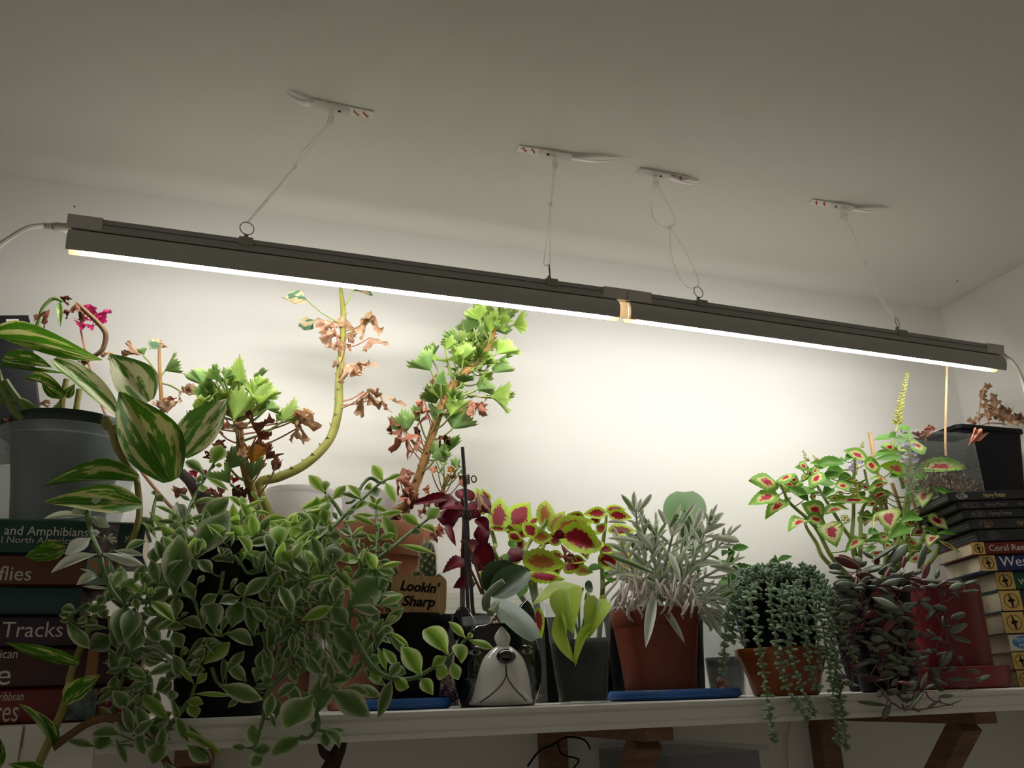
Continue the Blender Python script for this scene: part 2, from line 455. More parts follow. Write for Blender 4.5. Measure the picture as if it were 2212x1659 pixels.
# ------------------------------------------------------------------ shelf
x_l = P(207, 1600, LIP_Y).x
root = thing('wall_shelf', 'long white painted shelf board with a moulded front lip', 'shelf', (0.4, 1.08, SHELF_Z-0.02))
MB().box(-0.75, WALL_X-0.002, LIP_Y+0.012, WALL_Y-0.001, SHELF_Z-0.020, SHELF_Z).build('board', M_shelf, root, smooth=False)
prof = [(0.013, 0.0), (0.003, 0.0), (0.0005, -0.0015), (0.0, -0.004), (0.001, -0.0065), (0.004, -0.0080), (0.0055, -0.0095),
        (0.0055, -0.0185), (0.0045, -0.0200), (0.0015, -0.0210), (0.0008, -0.0225), (0.0008, -0.0268), (0.013, -0.0268)]
def extrude(prof, x0, x1, y, z, name, mat, parent):
    mb = MB(); n = len(prof)
    vs = [Vector((x, y+a, z+b)) for x in (x0, x1) for a, b in prof]
    fs = [(i, (i+1) % n, n+(i+1) % n, n+i) for i in range(n)] + [tuple(range(n)), tuple(range(2*n-1, n-1, -1))]
    mb.add(vs, fs); return mb.build(name, mat, parent)
extrude(prof, x_l, WALL_X-0.002, LIP_Y, SHELF_Z, 'front_moulding', M_shelf, root)
root = thing('side_shelf', 'short white shelf end under the dark book stack', 'shelf', (-0.3, 0.95, SHELF_Z-0.05))
xs = P(52, 1600, 0.915).x
MB().box(xs+0.001, x_l-0.001, LIP_Y+0.006, LIP_Y+0.0118, SHELF_Z-0.09, SHELF_Z).build('end_panel', M_shelf, root, smooth=False)
MB().box(-0.75, xs-0.001, LIP_Y+0.003, LIP_Y+0.0118, SHELF_Z-0.09, SHELF_Z-0.001).build('edge_panel', M_shelf, root, smooth=False)

def bracket(px, py, label):
    f = P(px, py, 0.935); x = f.x; zt = SHELF_Z-0.0205
    root = thing('shelf_bracket', label, 'bracket', (x, WALL_Y, zt-0.3), 'wooden shelf brackets')
    w = 0.018
    MB().box(x-w, x+w, 0.93, WALL_Y-0.002, zt-0.022, zt).build('arm', M_wood, root, smooth=False)
    MB().box(x-w, x+w, WALL_Y-0.03, WALL_Y-0.002, zt-0.36, zt-0.0222).build('upright', M_wood, root, smooth=False)
    a = Vector((x, 0.965, zt-0.0222)); b = Vector((x, WALL_Y-0.031, zt-0.32))
    t = (b-a).normalized(); nn = Vector((0, t.z, -t.y)); hw = 0.013
    mb = MB()
    vs = [p+Vector((sx*w*0.9, 0, 0))+nn*sn*hw for p in (a, b) for sx in (-1, 1) for sn in (-1, 1)]
    mb.add(vs, [(0, 1, 3, 2), (4, 6, 7, 5), (0, 4, 5, 1), (2, 3, 7, 6), (0, 2, 6, 4), (1, 5, 7, 3)])
    mb.build('brace', M_wood, root, smooth=False)
bracket(1420, 1592, 'pine shelf bracket below the brown pot with the silver plant')
bracket(2125, 1560, 'pine shelf bracket below the red plant pot')
bracket(420, 1640, 'pine shelf bracket below the big black nursery pot')

# things kept under the shelf
r0 = thing('storage_drawer', 'tall clear plastic drawer tower standing under the white shelf', 'drawer', (0.42, 1.14, 0.001))
p = P(1440, 1632, 1.05); q = P(1640, 1632, 1.05)
MB().box(p.x, q.x, 1.05, 1.26, 0.001, p.z).build('drawer_body', clear('dusky_plastic', (0.7, 0.72, 0.74), 0.25, 0.2, (0.4, 0.42, 0.44)), r0, smooth=False)
MB().box(p.x-0.01, q.x+0.01, 1.04, 1.265, p.z+0.0005, p.z+0.006).build('drawer_lid', M_frost, r0, smooth=False)
mb = MB()
mb.tube([P(1140, 1655, 1.12), P(1165, 1622, 1.10), P(1195, 1608, 1.08), P(1225, 1592, 1.08), P(1262, 1598, 1.09), P(1275, 1618, 1.1)], 0.0013)
mb.tube([P(1205, 1605, 1.08), P(1215, 1630, 1.08), P(1250, 1640, 1.1), P(1240, 1658, 1.12)], 0.0012)
tag(mb.build('black_cable', M_black), 'tangled black cable under the shelf behind the pine bracket', 'cable')
mb = MB()
mb.tube([P(700, 1690, 1.05), P(722, 1640, 1.04), P(735, 1612, 1.03), P(742, 1590, 1.03)], [0.012, 0.009, 0.007, 0.004], 7)
mb.tube([P(722, 1640, 1.04), P(700, 1628, 1.03), P(690, 1606, 1.02)], [0.006, 0.005, 0.002], 6)
tag(mb.build('driftwood', plain('dark_bark', (0.05, 0.03, 0.022), 0.8, bump=0.5, nscale=60)), 'dark forked piece of driftwood under the shelf', 'driftwood')
mb = MB(); mb.tube([P(1708, 1560, 1.27), P(1700, 1600, 1.27), P(1704, 1690, 1.27)], 0.0016)
tag(mb.build('wall_cable', M_cord), 'thin pale cable hanging down the wall below the trailing succulent', 'cable')

# ------------------------------------------------------------------ grow lights
TILT = math.radians(13.5)
def lamp(x0, z0, x1, z1, label, capside):
    L = math.hypot(x1-x0, z1-z0)
    root = thing('grow_light', label, 'grow light', ((x0+x1)/2, LAMP_Y, (z0+z1)/2), 'linked grow light tubes')
    M = Matrix.Translation((x0, LAMP_Y, z0)) @ Matrix.Rotation(math.atan2(-(z1-z0), x1-x0), 4, 'Y') @ Matrix.Rotation(TILT, 4, 'X')
    def ext(prof, a, b, name, mat, closed=True, par=root):
        mb = MB(); n = len(prof)
        vs = [M @ Vector((x, y, z)) for x in (a, b) for y, z in prof]
        fs = [(i, (i+1) % n, n+(i+1) % n, n+i) for i in range(n if closed else n-1)]
        if closed: fs += [tuple(range(n)), tuple(range(2*n-1, n-1, -1))]
        mb.add(vs, fs); return mb.build(name, mat, par)
    rail = [(-0.0105, 0.0), (-0.0105, -0.0055), (-0.0085, -0.0062), (-0.0085, -0.0072), (-0.0115, -0.0078), (-0.0120, -0.0155), (0.0120, -0.0155), (0.0115, -0.0078), (0.0105, 0.0)]
    ext(rail, 0.012, L-0.012, 'rail', M_alu_dk)
    arch = [(-0.0195, -0.0420), (-0.0208, -0.0340), (-0.0192, -0.0245), (-0.0130, -0.0175), (0.0, -0.0158), (0.0130, -0.0175), (0.0190, -0.0240), (0.0204, -0.0288)]
    inner = [(y*0.94, z-0.0010) for y, z in arch]
    ext(arch + inner[::-1], 0.003, L-(0.013 if capside == 'l' else 0.003), 'reflector', M_alu)
    # tube: clear lens glowing white, with its end caps
    def cyl(a, b, r, name, mat, par=root, r2=None):
        mb = MB(); pts = [M @ Vector((a, 0, -0.0370)), M @ Vector((b, 0, -0.0370))]
        mb.tube(pts, [r, r2 or r], 14, 1); return mb.build(name, mat, par)
    tube = cyl(0.018, L-0.024, 0.0072, 'tube', M_tube)
    cyl(0.004, 0.0178, 0.0078, 'tube_cap', M_pink, tube); cyl(L-0.0238, L-0.008, 0.0078, 'tube_cap', M_pink, tube)
    cap = [(-0.0125, 0.0012), (-0.0130, -0.0150), (0.0130, -0.0150), (0.0125, 0.0012)]
    ext(cap, 0.0, 0.038, 'end_cap', M_capw); ext(cap, L-0.036, L, 'end_cap', M_capw)
    fl = [(-0.0182, -0.0425), (-0.0195, -0.0340), (-0.0180, -0.0250), (-0.0120, -0.0184), (0.0, -0.0166), (0.012, -0.0184), (0.018, -0.025), (0.0190, -0.029)]
    ext(fl + [(y*0.93, z-0.0012) for y, z in fl][::-1], (L-0.0125) if capside == 'l' else 0.0, L if capside == 'l' else 0.0125, 'end_flange', M_pink)
    return root, M, L
M_tube = emit('led_tube_light', (1.0, 0.975, 0.94), TUBE_POWER)
zL, zM, zR = CAMZ+0.548, CAMZ+0.5455, CAMZ+0.533
xL, xM, xR = -0.1993, 0.5285, 1.2352
lampA, MA_, LA = lamp(xL, zL, xM-0.001, zM, 'long grey grow light tube with the cord plugged into its end cap', 'l')
lampB, MB_, LB = lamp(xM+0.001, zM, xR, zR, 'long grey grow light tube linked to the first, beside the corner', 'r')
def clip(root, M, px, py, ring_tilt):
    p = P(px, py, LAMP_Y); x = (M.inverted() @ p).x
    c = MB().box(x-0.0085, x+0.0085, -0.0135, 0.0135, -0.0085, 0.0018, M).build('hanging_clip', M_clip, root, smooth=False)
    mb = MB(); mb.tube([M @ Vector((x, 0, 0.0022)), M @ Vector((x, 0, 0.0085))], 0.0026, 8, 1); mb.build('clip_stud', M_clip, c)
    ctr = M @ Vector((x, 0, 0.0165)); a0 = ring_tilt
    u = Vector((math.cos(a0), math.sin(a0), 0)); pts = [ctr + (u*math.cos(t*math.pi/9)+Vector((0, 0, 1))*math.sin(t*math.pi/9))*0.0088 for t in range(19)]
    mb = MB(); mb.tube(pts, 0.0006, 6, 1, caps=False); mb.build('ring', M_metal, c)
    return ctr + Vector((0, 0, 0.0088))
ringtops = [clip(lampA, MA_, 531, 520, 0.2), clip(lampA, MA_, 1186, 608, 1.1), clip(lampB, MB_, 1508, 655, 0.2), clip(lampB, MB_, 1938, 718, 0.5)]

# power cords
M_plug = plain('plug_grey', (0.50, 0.48, 0.42), 0.5, 0.4)
root = thing('power_cord', 'pale power cord with a ribbed plug at the free end of the first grow light', 'cord', P(100, 489, LAMP_Y))
mb = MB(); mb.tube([P(150, 494, LAMP_Y), P(118, 489, LAMP_Y)], [0.0062, 0.0052], 10, 1); mb.build('plug', M_plug, root)
mb = MB()
for k in range(4): mb.tube([P(117-k*6, 489-k*0.4, LAMP_Y), P(113-k*6, 488.7-k*0.4, LAMP_Y)], 0.0042-k*0.0003, 10, 1)
mb.build('strain_relief', M_plug, root)
mb = MB(); mb.tube([P(94, 487, LAMP_Y), P(60, 492, LAMP_Y-0.005), P(25, 512, LAMP_Y-0.01), P(-15, 545, LAMP_Y-0.02), P(-70, 640, LAMP_Y-0.03)], 0.0031, 8); mb.build('cable', M_cord, root)
root = thing('power_cord', 'pale power cord curving down from the grow light end beside the corner', 'cord', P(2170, 770, LAMP_Y))
mb = MB(); mb.tube([P(2153, 764, LAMP_Y), P(2170, 771, LAMP_Y)], [0.0068, 0.0055], 10, 1); mb.build('plug', M_capw, root)
mb = MB(); mb.tube([P(2168, 770, LAMP_Y), P(2184, 778, LAMP_Y), P(2200, 800, LAMP_Y), P(2214, 840, LAMP_Y), P(2225, 900, LAMP_Y)], 0.0031, 8); mb.build('cable', M_cord, root)

# ------------------------------------------------------------------ ceiling hooks and zip ties
def hook(plate, strip, tail, hk, label):
    za = CEIL_Z
    c0 = PZ(*plate[0], za); c1 = PZ(*plate[1], za)
    root = thing('ceiling_hook', label, 'hook', c0, 'adhesive hooks on the ceiling')
    def slab(a, b, w, z0, z1, name, mat, rnd=True, par=root):
        t = (b-a).normalized(); n = Vector((-t.y, t.x, 0)); out_ = []
        if rnd:
            for k in range(9): an = math.pi/2+math.pi*k/8; out_.append(a+t*w+(t*math.cos(an)+n*math.sin(an))*w)
            for k in range(9): an = -math.pi/2+math.pi*k/8; out_.append(b-t*w+(t*math.cos(an)+n*math.sin(an))*w)
        else: out_ = [a+n*w, a-n*w, b-n*w, b+n*w]
        mb = MB(); mb.poly([Vector((q.x, q.y, z0)) for q in out_], z1-z0, (0, 0, 1)); return mb.build(name, mat, par, smooth=False)
    w = 0.0078
    slab(c0, c1, w, za-0.0042, za-0.0022, 'backplate', M_hook)
    s0 = PZ(*strip[0], za); s1 = PZ(*strip[1], za)
    ex = c0 if (c0-s1).length > (c1-s1).length else c1
    st = slab(ex, s1, w*0.92, za-0.0020, za-0.0006, 'adhesive_strip', M_strip, False)
    t = (s1-s0).normalized(); n = Vector((-t.y, t.x, 0))
    for f in (0.28, 0.66):
        a = s0+(s1-s0)*f; mb = MB()
        q = [a+n*w*0.7+t*0.004, a+n*w*0.7+t*0.0065, a-n*w*0.7-t*0.001, a-n*w*0.7-t*0.0035]
        mb.poly([Vector((k.x, k.y, za-0.0024)) for k in q], 0.0003, (0, 0, 1))
        q = [a+n*w*0.25+t*0.006, a+n*w*0.25+t*0.008, a-n*w*0.1-t*0.001, a-n*w*0.1-t*0.003]
        mb.poly([Vector((k.x, k.y, za-0.0024)) for k in q], 0.0003, (0, 0, 1))
        mb.build('print_mark', M_red, st, smooth=False)
    if tail:
        a = c1 if (c1-PZ(*tail, za)).length < (c0-PZ(*tail, za)).length else c0
        b = PZ(*tail, za); t2 = (b-a).normalized(); n2 = Vector((-t2.y, t2.x, 0))
        mb = MB(); vs = []
        for k in range(9):
            f = k/8; c = a+(b-a)*f; ww = w*0.85*(1-f)**0.8+0.0002; z = za-0.0008-0.006*math.sin(f*math.pi)*0.9
            vs += [Vector((c.x, c.y, z))+n2*ww, Vector((c.x, c.y, z-0.004*(1-f)))-n2*ww]
        mb.add(vs, [(2*k, 2*k+1, 2*k+3, 2*k+2) for k in range(8)])
        o = mb.build('backing_tail', M_strip, root)
        sm = o.modifiers.new('thickness', 'SOLIDIFY'); sm.thickness = 0.0004
    # the hook itself: a stem from the plate and a hooked blade
    h0 = PZ(*hk[0], za); tip = P(hk[1][0], hk[1][1], h0.y)
    H = za-0.0042-tip.z; t = (c1-c0).normalized()
    prof = [(-0.0010, 0), (0.0010, 0), (0.0012, -0.45), (0.0052, -0.62), (0.0056, -0.80), (0.0018, -1.0), (-0.0042, -0.86), (-0.0048, -0.60), (-0.0034, -0.58), (-0.0030, -0.74), (-0.0002, -0.82), (0.0026, -0.74), (0.0022, -0.62), (-0.0012, -0.48)]
    nn = Vector((-t.y, t.x, 0)); base = Vector((h0.x, h0.y, za-0.0042))
    pts = [base + nn*a*1.3 + Vector((0, 0, b*H)) - t*0.0035 for a, b in prof]
    mb = MB(); mb.poly(pts, 0.007, t); mb.build('hook_blade', M_hook, root, smooth=False)
    mb = MB(); hc = c0.lerp(c1, 0.5 if not strip else (0.72 if (c1-s1).length < (c0-s1).length else 0.28))
    mb.tube([Vector((hc.x, hc.y, za-0.0046)), Vector((hc.x, hc.y, za-0.0041))], 0.0022, 10, 1); mb.build('hole', M_ink, root)
    return Vector((h0.x, h0.y, za-0.0042-H*0.86))
hk = [hook(((672, 219), (757, 241)), ((752, 239), (805, 247)), (617, 196), ((716, 232), (710, 266)), 'clear adhesive hook whose peeled backing tail points away from the second hook'),
      hook(((1163, 325), (1236, 338)), ((1168, 326), (1118, 319)), (1348, 341), ((1197, 334), (1197, 365)), 'clear adhesive hook with a long tapering backing tail, next to the short-tailed hook'),
      hook(((1377, 367), (1446, 379)), ((1440, 378), (1483, 386)), (1513, 395), ((1414, 376), (1412, 405)), 'clear adhesive hook with the shortest backing tail, holding the wide-looped ties'),
      hook(((1790, 439), (1843, 449)), ((1794, 440), (1750, 434)), (1921, 450), ((1819, 446), (1820, 473)), 'clear adhesive hook closest to the corner of the room')]
def ties(loops, label):
    root = thing('zip_tie', label, 'zip tie', loops[0][0][0], 'clear zip ties holding the lamps')
    for a, b in loops:
        for side in (a, b):
            if side: 
                mb = MB(); mb.tube(side, 0.0011, 6, 4, flat=0.6); mb.build('strap', M_tie, root)
    k = loops[0][0][-1]
    MB().box(k.x-0.0025, k.x+0.0025, k.y-0.002, k.y+0.002, k.z-0.003, k.z+0.002).build('tie_head', M_tie, root, smooth=False)
Yl = LAMP_Y
off = Vector((0.004, 0.0, 0)); fy = Vector((0, -0.003, 0))
n1 = P(637, 360, Yl-0.002); n2 = P(1189, 441, Yl-0.002); n3 = P(1447, 491, Yl-0.002); n4 = P(1866, 567, Yl-0.002)
ties([([hk[0]-fy, n1], [hk[0]+fy, hk[0].lerp(n1, 0.7)+fy-off, n1]), ([n1, ringtops[0]+fy], [n1, n1.lerp(ringtops[0], 0.5)+off*0.5, ringtops[0]-fy])], 'clear zip ties slanting from the first hook to the lamp ring beside the plug')
ties([([hk[1]-fy, n2], [hk[1]+fy, n2+off*0.4]), ([n2, P(1180, 530, Yl), P(1175, 570, Yl), ringtops[1]], [n2, P(1188, 530, Yl), P(1188, 570, Yl), ringtops[1]])], 'clear zip ties hanging straight down to the lamp ring before the joint')
ties([([hk[2]-fy, P(1407, 430, Yl), P(1411, 468, Yl), P(1430, 488, Yl), n3], [hk[2]+fy, P(1437, 430, Yl), P(1456, 465, Yl), P(1455, 485, Yl), n3]),
      ([n3, P(1449, 540, Yl), P(1463, 590, Yl), P(1485, 620, Yl), ringtops[2]], [n3, P(1470, 525, Yl), P(1497, 575, Yl), P(1508, 605, Yl), ringtops[2]])], 'clear zip ties in two wide open loops beside the lamp joint')
ties([([hk[3]-fy, P(1835, 510, Yl), n4], [hk[3]+fy, P(1843, 505, Yl), n4+off*0.3]), ([n4, P(1885, 600, Yl), P(1915, 660, Yl), ringtops[3]], [n4, P(1878, 600, Yl), P(1908, 660, Yl), ringtops[3]])], 'clear zip ties slanting to the lamp ring closest to the corner')

# ------------------------------------------------------------------ books
def book(corner, L, D, T, yaw, cover, name, label, cat='book', group=None, pages=M_paper, soft=0.0):
    """corner = front left lower corner of the spine; spine along +x, depth along +y, lying flat"""
    root = thing(name, label, cat, corner, group)
    M = Matrix.Translation(corner) @ Matrix.Rotation(yaw, 4, 'Z')
    c = 0.0016
    mb = MB()
    n = 6                                                     # rounded spine strip
    prof = [(0.004, 0.0), (0.0012, T*0.06), (0.0, T*0.25), (0.0, T*0.75), (0.0012, T*0.94), (0.004, T), (D, T), (D, T-c), (0.005, T-c), (c*1.2, T*0.80), (c*1.2, T*0.20), (0.005, c), (D, c), (D, 0.0)]
    k = len(prof)
    vs = [M @ Vector((x, y, z)) for x in (0, L) for y, z in prof]
    fs = [(i, (i+1) % k, k+(i+1) % k, k+i) for i in range(k)]
    for e in (0, 1):
        b = e*k
        for quad in ((0, 1, 10, 11), (1, 2, 9, 10), (2, 3, 9), (3, 4, 9), (4, 5, 8, 9), (5, 6, 7, 8), (11, 12, 13, 0)):
            fs.append(tuple(b+i for i in (quad if e else quad[::-1])))
    mb.add(vs, fs); mb.build('cover', cover, root)
    mb = MB(); g = 0.0025
    if soft: 
        # a block of pages that sags and fans a little
        vs = []; ny = 6
        for x in (g*0.4, L-g):
            for j in range(ny+1):
                y = 0.003+(D-0.006)*j/ny
                vs += [M @ Vector((x, y, c*1.05)), M @ Vector((x, y, T-c*1.05))]
        m_ = 2*(ny+1); fs = []
        for j in range(ny):
            a = 2*j; fs += [(a, a+1, a+3, a+2), (m_+a, m_+a+2, m_+a+3, m_+a+1), (a, a+2, m_+a+2, m_+a), (a+1, m_+a+1, m_+a+3, a+3)]
        fs += [(0, m_, m_+1, 1), (2*ny, 2*ny+1, m_+2*ny+1, m_+2*ny)]
        mb.add(vs, fs)
    else: mb.box(g, L-g, 0.003, D-0.004, c*1.05, T-c*1.05, M)
    mb.build('page_block', pages, root, smooth=False)
    return root, M
def on_spine(M, x, z): return M @ Matrix.Translation((x, -0.0003, z)) @ Matrix.Rotation(math.pi/2, 4, 'X')
def patch(root, M, x0, x1, z0, z1, mat, name, shape='box', y=-0.0004):
    mb = MB()
    if shape == 'box': mb.box(x0, x1, y, 0.0006, z0, z1, M)
    else:
        cx, cz, a, b = (x0+x1)/2, (z0+z1)/2, (x1-x0)/2, (z1-z0)/2
        pts = [M @ Vector((cx+a*math.cos(t*math.pi/12), y, cz+b*math.sin(t*math.pi/12))) for t in range(24)]
        mb.poly(pts, 0.0006, M.to_3x3() @ Vector((0, 1, 0)))
    return mb.build(name, mat, root, smooth=False)

YB = 0.935
def zpx(px, py, Y=YB): return P(px, py, Y).z
rows = [(1568, 1486, (0.16, 0.015, 0.012), 305), (1485, 1398, (0.055, 0.014, 0.016), 303), (1397, 1329, (0.035, 0.010, 0.028), 300),
        (1328, 1265, (0.008, 0.05, 0.057), 175), (1263, 1197, (0.125, 0.042, 0.022), 244), (1196, 1119, (0.013, 0.06, 0.05), 312)]
blab = ['red field guide at the bottom of the dark book stack', 'maroon field guide second from the bottom of the dark book stack', 'purple animal tracks field guide in the dark book stack',
        'plain teal book in the dark book stack', 'brown field guide with a butterfly picture on its spine', 'dark green reptile guide on top of the dark book stack']
zb = SHELF_Z
for i, (yb, yt, colr, xr) in enumerate(rows):
    zt = zpx(60, yt) if i < 5 else zpx(60, 1119)
    T = zt-zb-0.0004
    xr_ = P(xr, (yb+yt)/2, YB).x; L = 0.184 if i != 3 else 0.17
    cm = plain('cover_'+['red', 'maroon', 'purple', 'teal', 'brown', 'green'][i], colr, 0.45, 0.4, noise=0.12, nscale=30)
    root, M = book(Vector((xr_-L, YB, zb)), L, 0.114, T, 0.0, cm, 'book', blab[i], 'book', 'books under the variegated vine pot')
    X = lambda px: P(px, (yb+yt)/2, YB).x-(xr_-L)
    Z = lambda py: zpx(60, py)-zb
    sz = lambda h: h*mpp(P(60, 1300, YB))
    if i == 0:
        text('ribbean', sz(24), on_spine(M, X(-4), Z(1512)), M_lett, root, width=X(48)-X(-4)); text('res', sz(60), on_spine(M, X(-8), Z(1557)), M_lett, root, width=X(42)-X(-8))
        pp = patch(root, M, X(144), X(210), T*0.06, T*0.94, plain('spine_photo_grey', (0.18, 0.25, 0.24), 0.5, col2=(0.05, 0.06, 0.05), nscale=120), 'spine_picture')
        pp = patch(root, M, X(208), L-0.001, T*0.04, T*0.96, plain('spine_end_red', (0.19, 0.03, 0.028), 0.5), 'spine_end')
        mb = MB(); mb.tube([M @ Vector((X(222), -0.001, Z(1520))), M @ Vector((X(238), -0.001, Z(1517))), M @ Vector((X(243), -0.001, Z(1530))), M @ Vector((X(232), -0.001, Z(1540)))], 0.0006, 5); mb.tube([M @ Vector((X(240), -0.001, Z(1510))), M @ Vector((X(228), -0.001, Z(1526)))], 0.0006, 5); mb.build('line_drawing', M_lett, root)
    if i == 1:
        text('ican', sz(26), on_spine(M, X(-4), Z(1421)), M_lett, root, width=X(34)-X(-4)); text('e', sz(62), on_spine(M, X(-3), Z(1478)), M_lett, root, width=X(27)-X(-3))
        patch(root, M, X(186), X(211), T*0.03, T*0.97, plain('spine_band_tan', (0.35, 0.17, 0.07), 0.5), 'spine_band')
        mb = MB(); mb.tube([M @ Vector((X(250), -0.001, Z(1425))), M @ Vector((X(228), -0.001, Z(1430))), M @ Vector((X(236), -0.001, Z(1444)))], 0.0006, 5); mb.tube([M @ Vector((X(222), -0.001, Z(1436))), M @ Vector((X(240), -0.001, Z(1434)))], 0.0006, 5); mb.build('line_drawing', M_lett, root)
    if i == 2: text('Tracks', sz(46), on_spine(M, X(4), Z(1376)), M_lett, root, width=X(136)-X(4))
    if i == 4:
        text('flies', sz(44), on_spine(M, X(0), Z(1254)), M_lett, root, width=X(70)-X(0))
        patch(root, M, X(186), L-0.001, T*0.04, T*0.96, plain('spine_picture_sage', (0.20, 0.30, 0.24), 0.5), 'spine_picture')
        mb = MB()
        for sx in (-1, 1): mb.poly([M @ Vector((X(214)+sx*0.0006, -0.0008, Z(1238))), M @ Vector((X(214)+sx*0.0095, -0.0008, Z(1211))), M @ Vector((X(214)+sx*0.0085, -0.0008, Z(1206))), M @ Vector((X(214)+sx*0.002, -0.0008, Z(1216)))], 0.0004, (0, 1, 0))
        mb.build('butterfly_print', plain('butterfly_orange', (0.62, 0.20, 0.06), 0.5), root, smooth=False)
    if i == 5:
        text('and Amphibians', sz(29), on_spine(M, X(8), Z(1156)), M_white_print, root, width=X(190)-X(8)); text('al North America', sz(20), on_spine(M, X(-6), Z(1173)), M_lett, root, width=X(160)-X(-6))
        patch(root, M, X(200), X(255), T*0.1, T*0.9, plain('spine_photo', (0.28, 0.22, 0.26), 0.5, col2=(0.08, 0.07, 0.09), nscale=150), 'spine_picture')
        text('y', sz(22), on_spine(M, X(270), Z(1162)), M_white_print, root)
    zb = zt
BOOKTOP_L = zb
# leaning library DVD case behind the vine
def casebox(M, L, D, T, root, name, mat): 
    mb = MB(); mb.box(0, L, 0, D, 0, T, M); o = mb.build(name, mat, root, smooth=False)
    bv = o.modifiers.new('soft_edges', 'BEVEL'); bv.width = 0.0012; bv.segments = 2; return o
M_case = plain('dvd_case', (0.010, 0.011, 0.014), 0.4, 0.3)
M_sleeve = plain('dvd_sleeve', (0.035, 0.036, 0.04), 0.22, 0.5, noise=0.4, nscale=40, coat=0.3)
c = P(62, 680, 1.145)
root = thing('dvd_case', 'black library disc case leaning upright with a white numbered sticker', 'dvd case', c)
Mx = Matrix.Translation(c) @ Matrix.Rotation(math.radians(-14), 4, 'Y') @ Matrix.Rotation(math.radians(14), 4, 'Z')
casebox(Mx, -0.135, 0.028, -0.19, root, 'case', M_case)
for k in range(3): MB().box(0.0002, 0.0012, 0.005+k*0.008, 0.0065+k*0.008, -0.185, -0.004, Mx).build('case_edge', M_sleeve, root, smooth=False)
MB().box(-0.026, -0.012, -0.0005, 0.0002, -0.018, -0.006, Mx).build('sticker', M_strip, root, smooth=False)
text('2', 0.011, Mx @ Matrix.Translation((-0.0145, -0.0007, -0.0165)) @ Matrix.Rotation(math.pi/2, 4, 'X') @ Matrix.Rotation(math.pi/2, 4, 'Z'), M_ink, root)

# right stack: field guides, then disc cases
YAW = math.radians(-20)
def corner(px, py, Y): return P(px, py, Y)
YR = 1.0
M_yel = plain('logo_square', (0.62, 0.42, 0.13), 0.55, 0.3)
rb = [(1480, 1447, 2198, (0.25, 0.16, 0.03), 'yellow-brown'), (1446, 1408, 2188, (0.30, 0.2, 0.04), 'mustard'), (1407, 1369, 2181, (0.70, 0.68, 0.62), 'white'), (1368, 1321, 2168, (0.03, 0.04, 0.035), 'black'),
      (1320, 1275, 2162, (0.012, 0.05, 0.05), 'dark teal'), (1274, 1235, 2152, (0.01, 0.075, 0.045), 'green'), (1234, 1199, 2117, (0.018, 0.026, 0.12), 'navy blue'), (1198, 1171, 2100, (0.17, 0.018, 0.014), 'dark red')]
zb = SHELF_Z
for i, (yb, yt, xl, colr, nm) in enumerate(rb):
    p = corner(xl, (yb+yt)/2, YR); zt = P(xl, yt, YR).z
    T = zt-zb-0.0003
    cm = plain('guide_'+nm.replace(' ', '_').replace('-', '_'), colr, 0.45, 0.4, noise=0.1, nscale=30)
    lab = nm + ' field guide with a ' + ('blue oval badge on its white spine' if i == 2 else 'round bird emblem, ' + ['lowest of the pale-paged stack', 'second lowest of the pale-paged stack', '', 'above the white-spined guide', 'under the green guide', 'under the navy guide', 'under the dark red guide', 'directly under the disc cases'][i])
    Lb = min(0.184, (WALL_X-0.02-p.x)/math.cos(YAW))
    root, M = book(Vector((p.x, p.y, zb)), Lb, 0.114, T, YAW, cm, 'book', lab, 'book', 'field guides below the disc cases', soft=1.0 if i > 5 else 0.0)
    if i == 2:
        patch(root, M, 0.004, 0.05, T*0.12, T*0.88, plain('badge_blue', (0.05, 0.22, 0.48), 0.4), 'badge', 'oval')
        text('PETERSON', T*0.28, on_spine(M, 0.009, T*0.55), M_white_print, root, width=0.034); text('FIELD', T*0.28, on_spine(M, 0.014, T*0.24), M_white_print, root, width=0.025)
    else:
        s = min(T*0.94, 0.032)
        sq = patch(root, M, 0.0, s*1.05, T*0.03, T*0.97, M_yel, 'logo_square')
        cx, cz, r = s*0.52, T*0.5, s*0.36
        mb = MB(); mb.tube([M @ Vector((cx+r*math.cos(t*math.pi/12), -0.0006, cz+r*math.sin(t*math.pi/12))) for t in range(25)], 0.0004, 4, 1, caps=False)
        mb.poly([M @ Vector((cx+a*r, -0.0008, cz+b*r)) for a, b in ((-0.22, 0.95), (-0.05, 0.80), (0.10, 0.30), (0.45, 0.16), (0.50, -0.05), (0.22, -0.15), (0.20, -0.85), (0.02, -0.95), (-0.12, -0.2), (-0.42, -0.18), (-0.46, 0.05), (-0.18, 0.20))], 0.0005, M.to_3x3() @ Vector((0, 1, 0)))
        mb.build('bird_emblem', M_ink, root, smooth=False)
        ttl = {7: ('Coral Reefs', 0.6), 6: ('Western', 0.78), 5: ('Western', 0.42)}.get(i)
        if ttl: text(ttl[0], T*ttl[1]*1.15, on_spine(M, s*1.05+0.006, T*0.26), M_lett if i != 6 else M_white_print, root)
    zb = zt
dv = [(1166, 1144, 2110), (1143, 1121, 2095), (1120, 1101, 2081), (1100, 1083, 2067), (1082, 1063, 2048)]
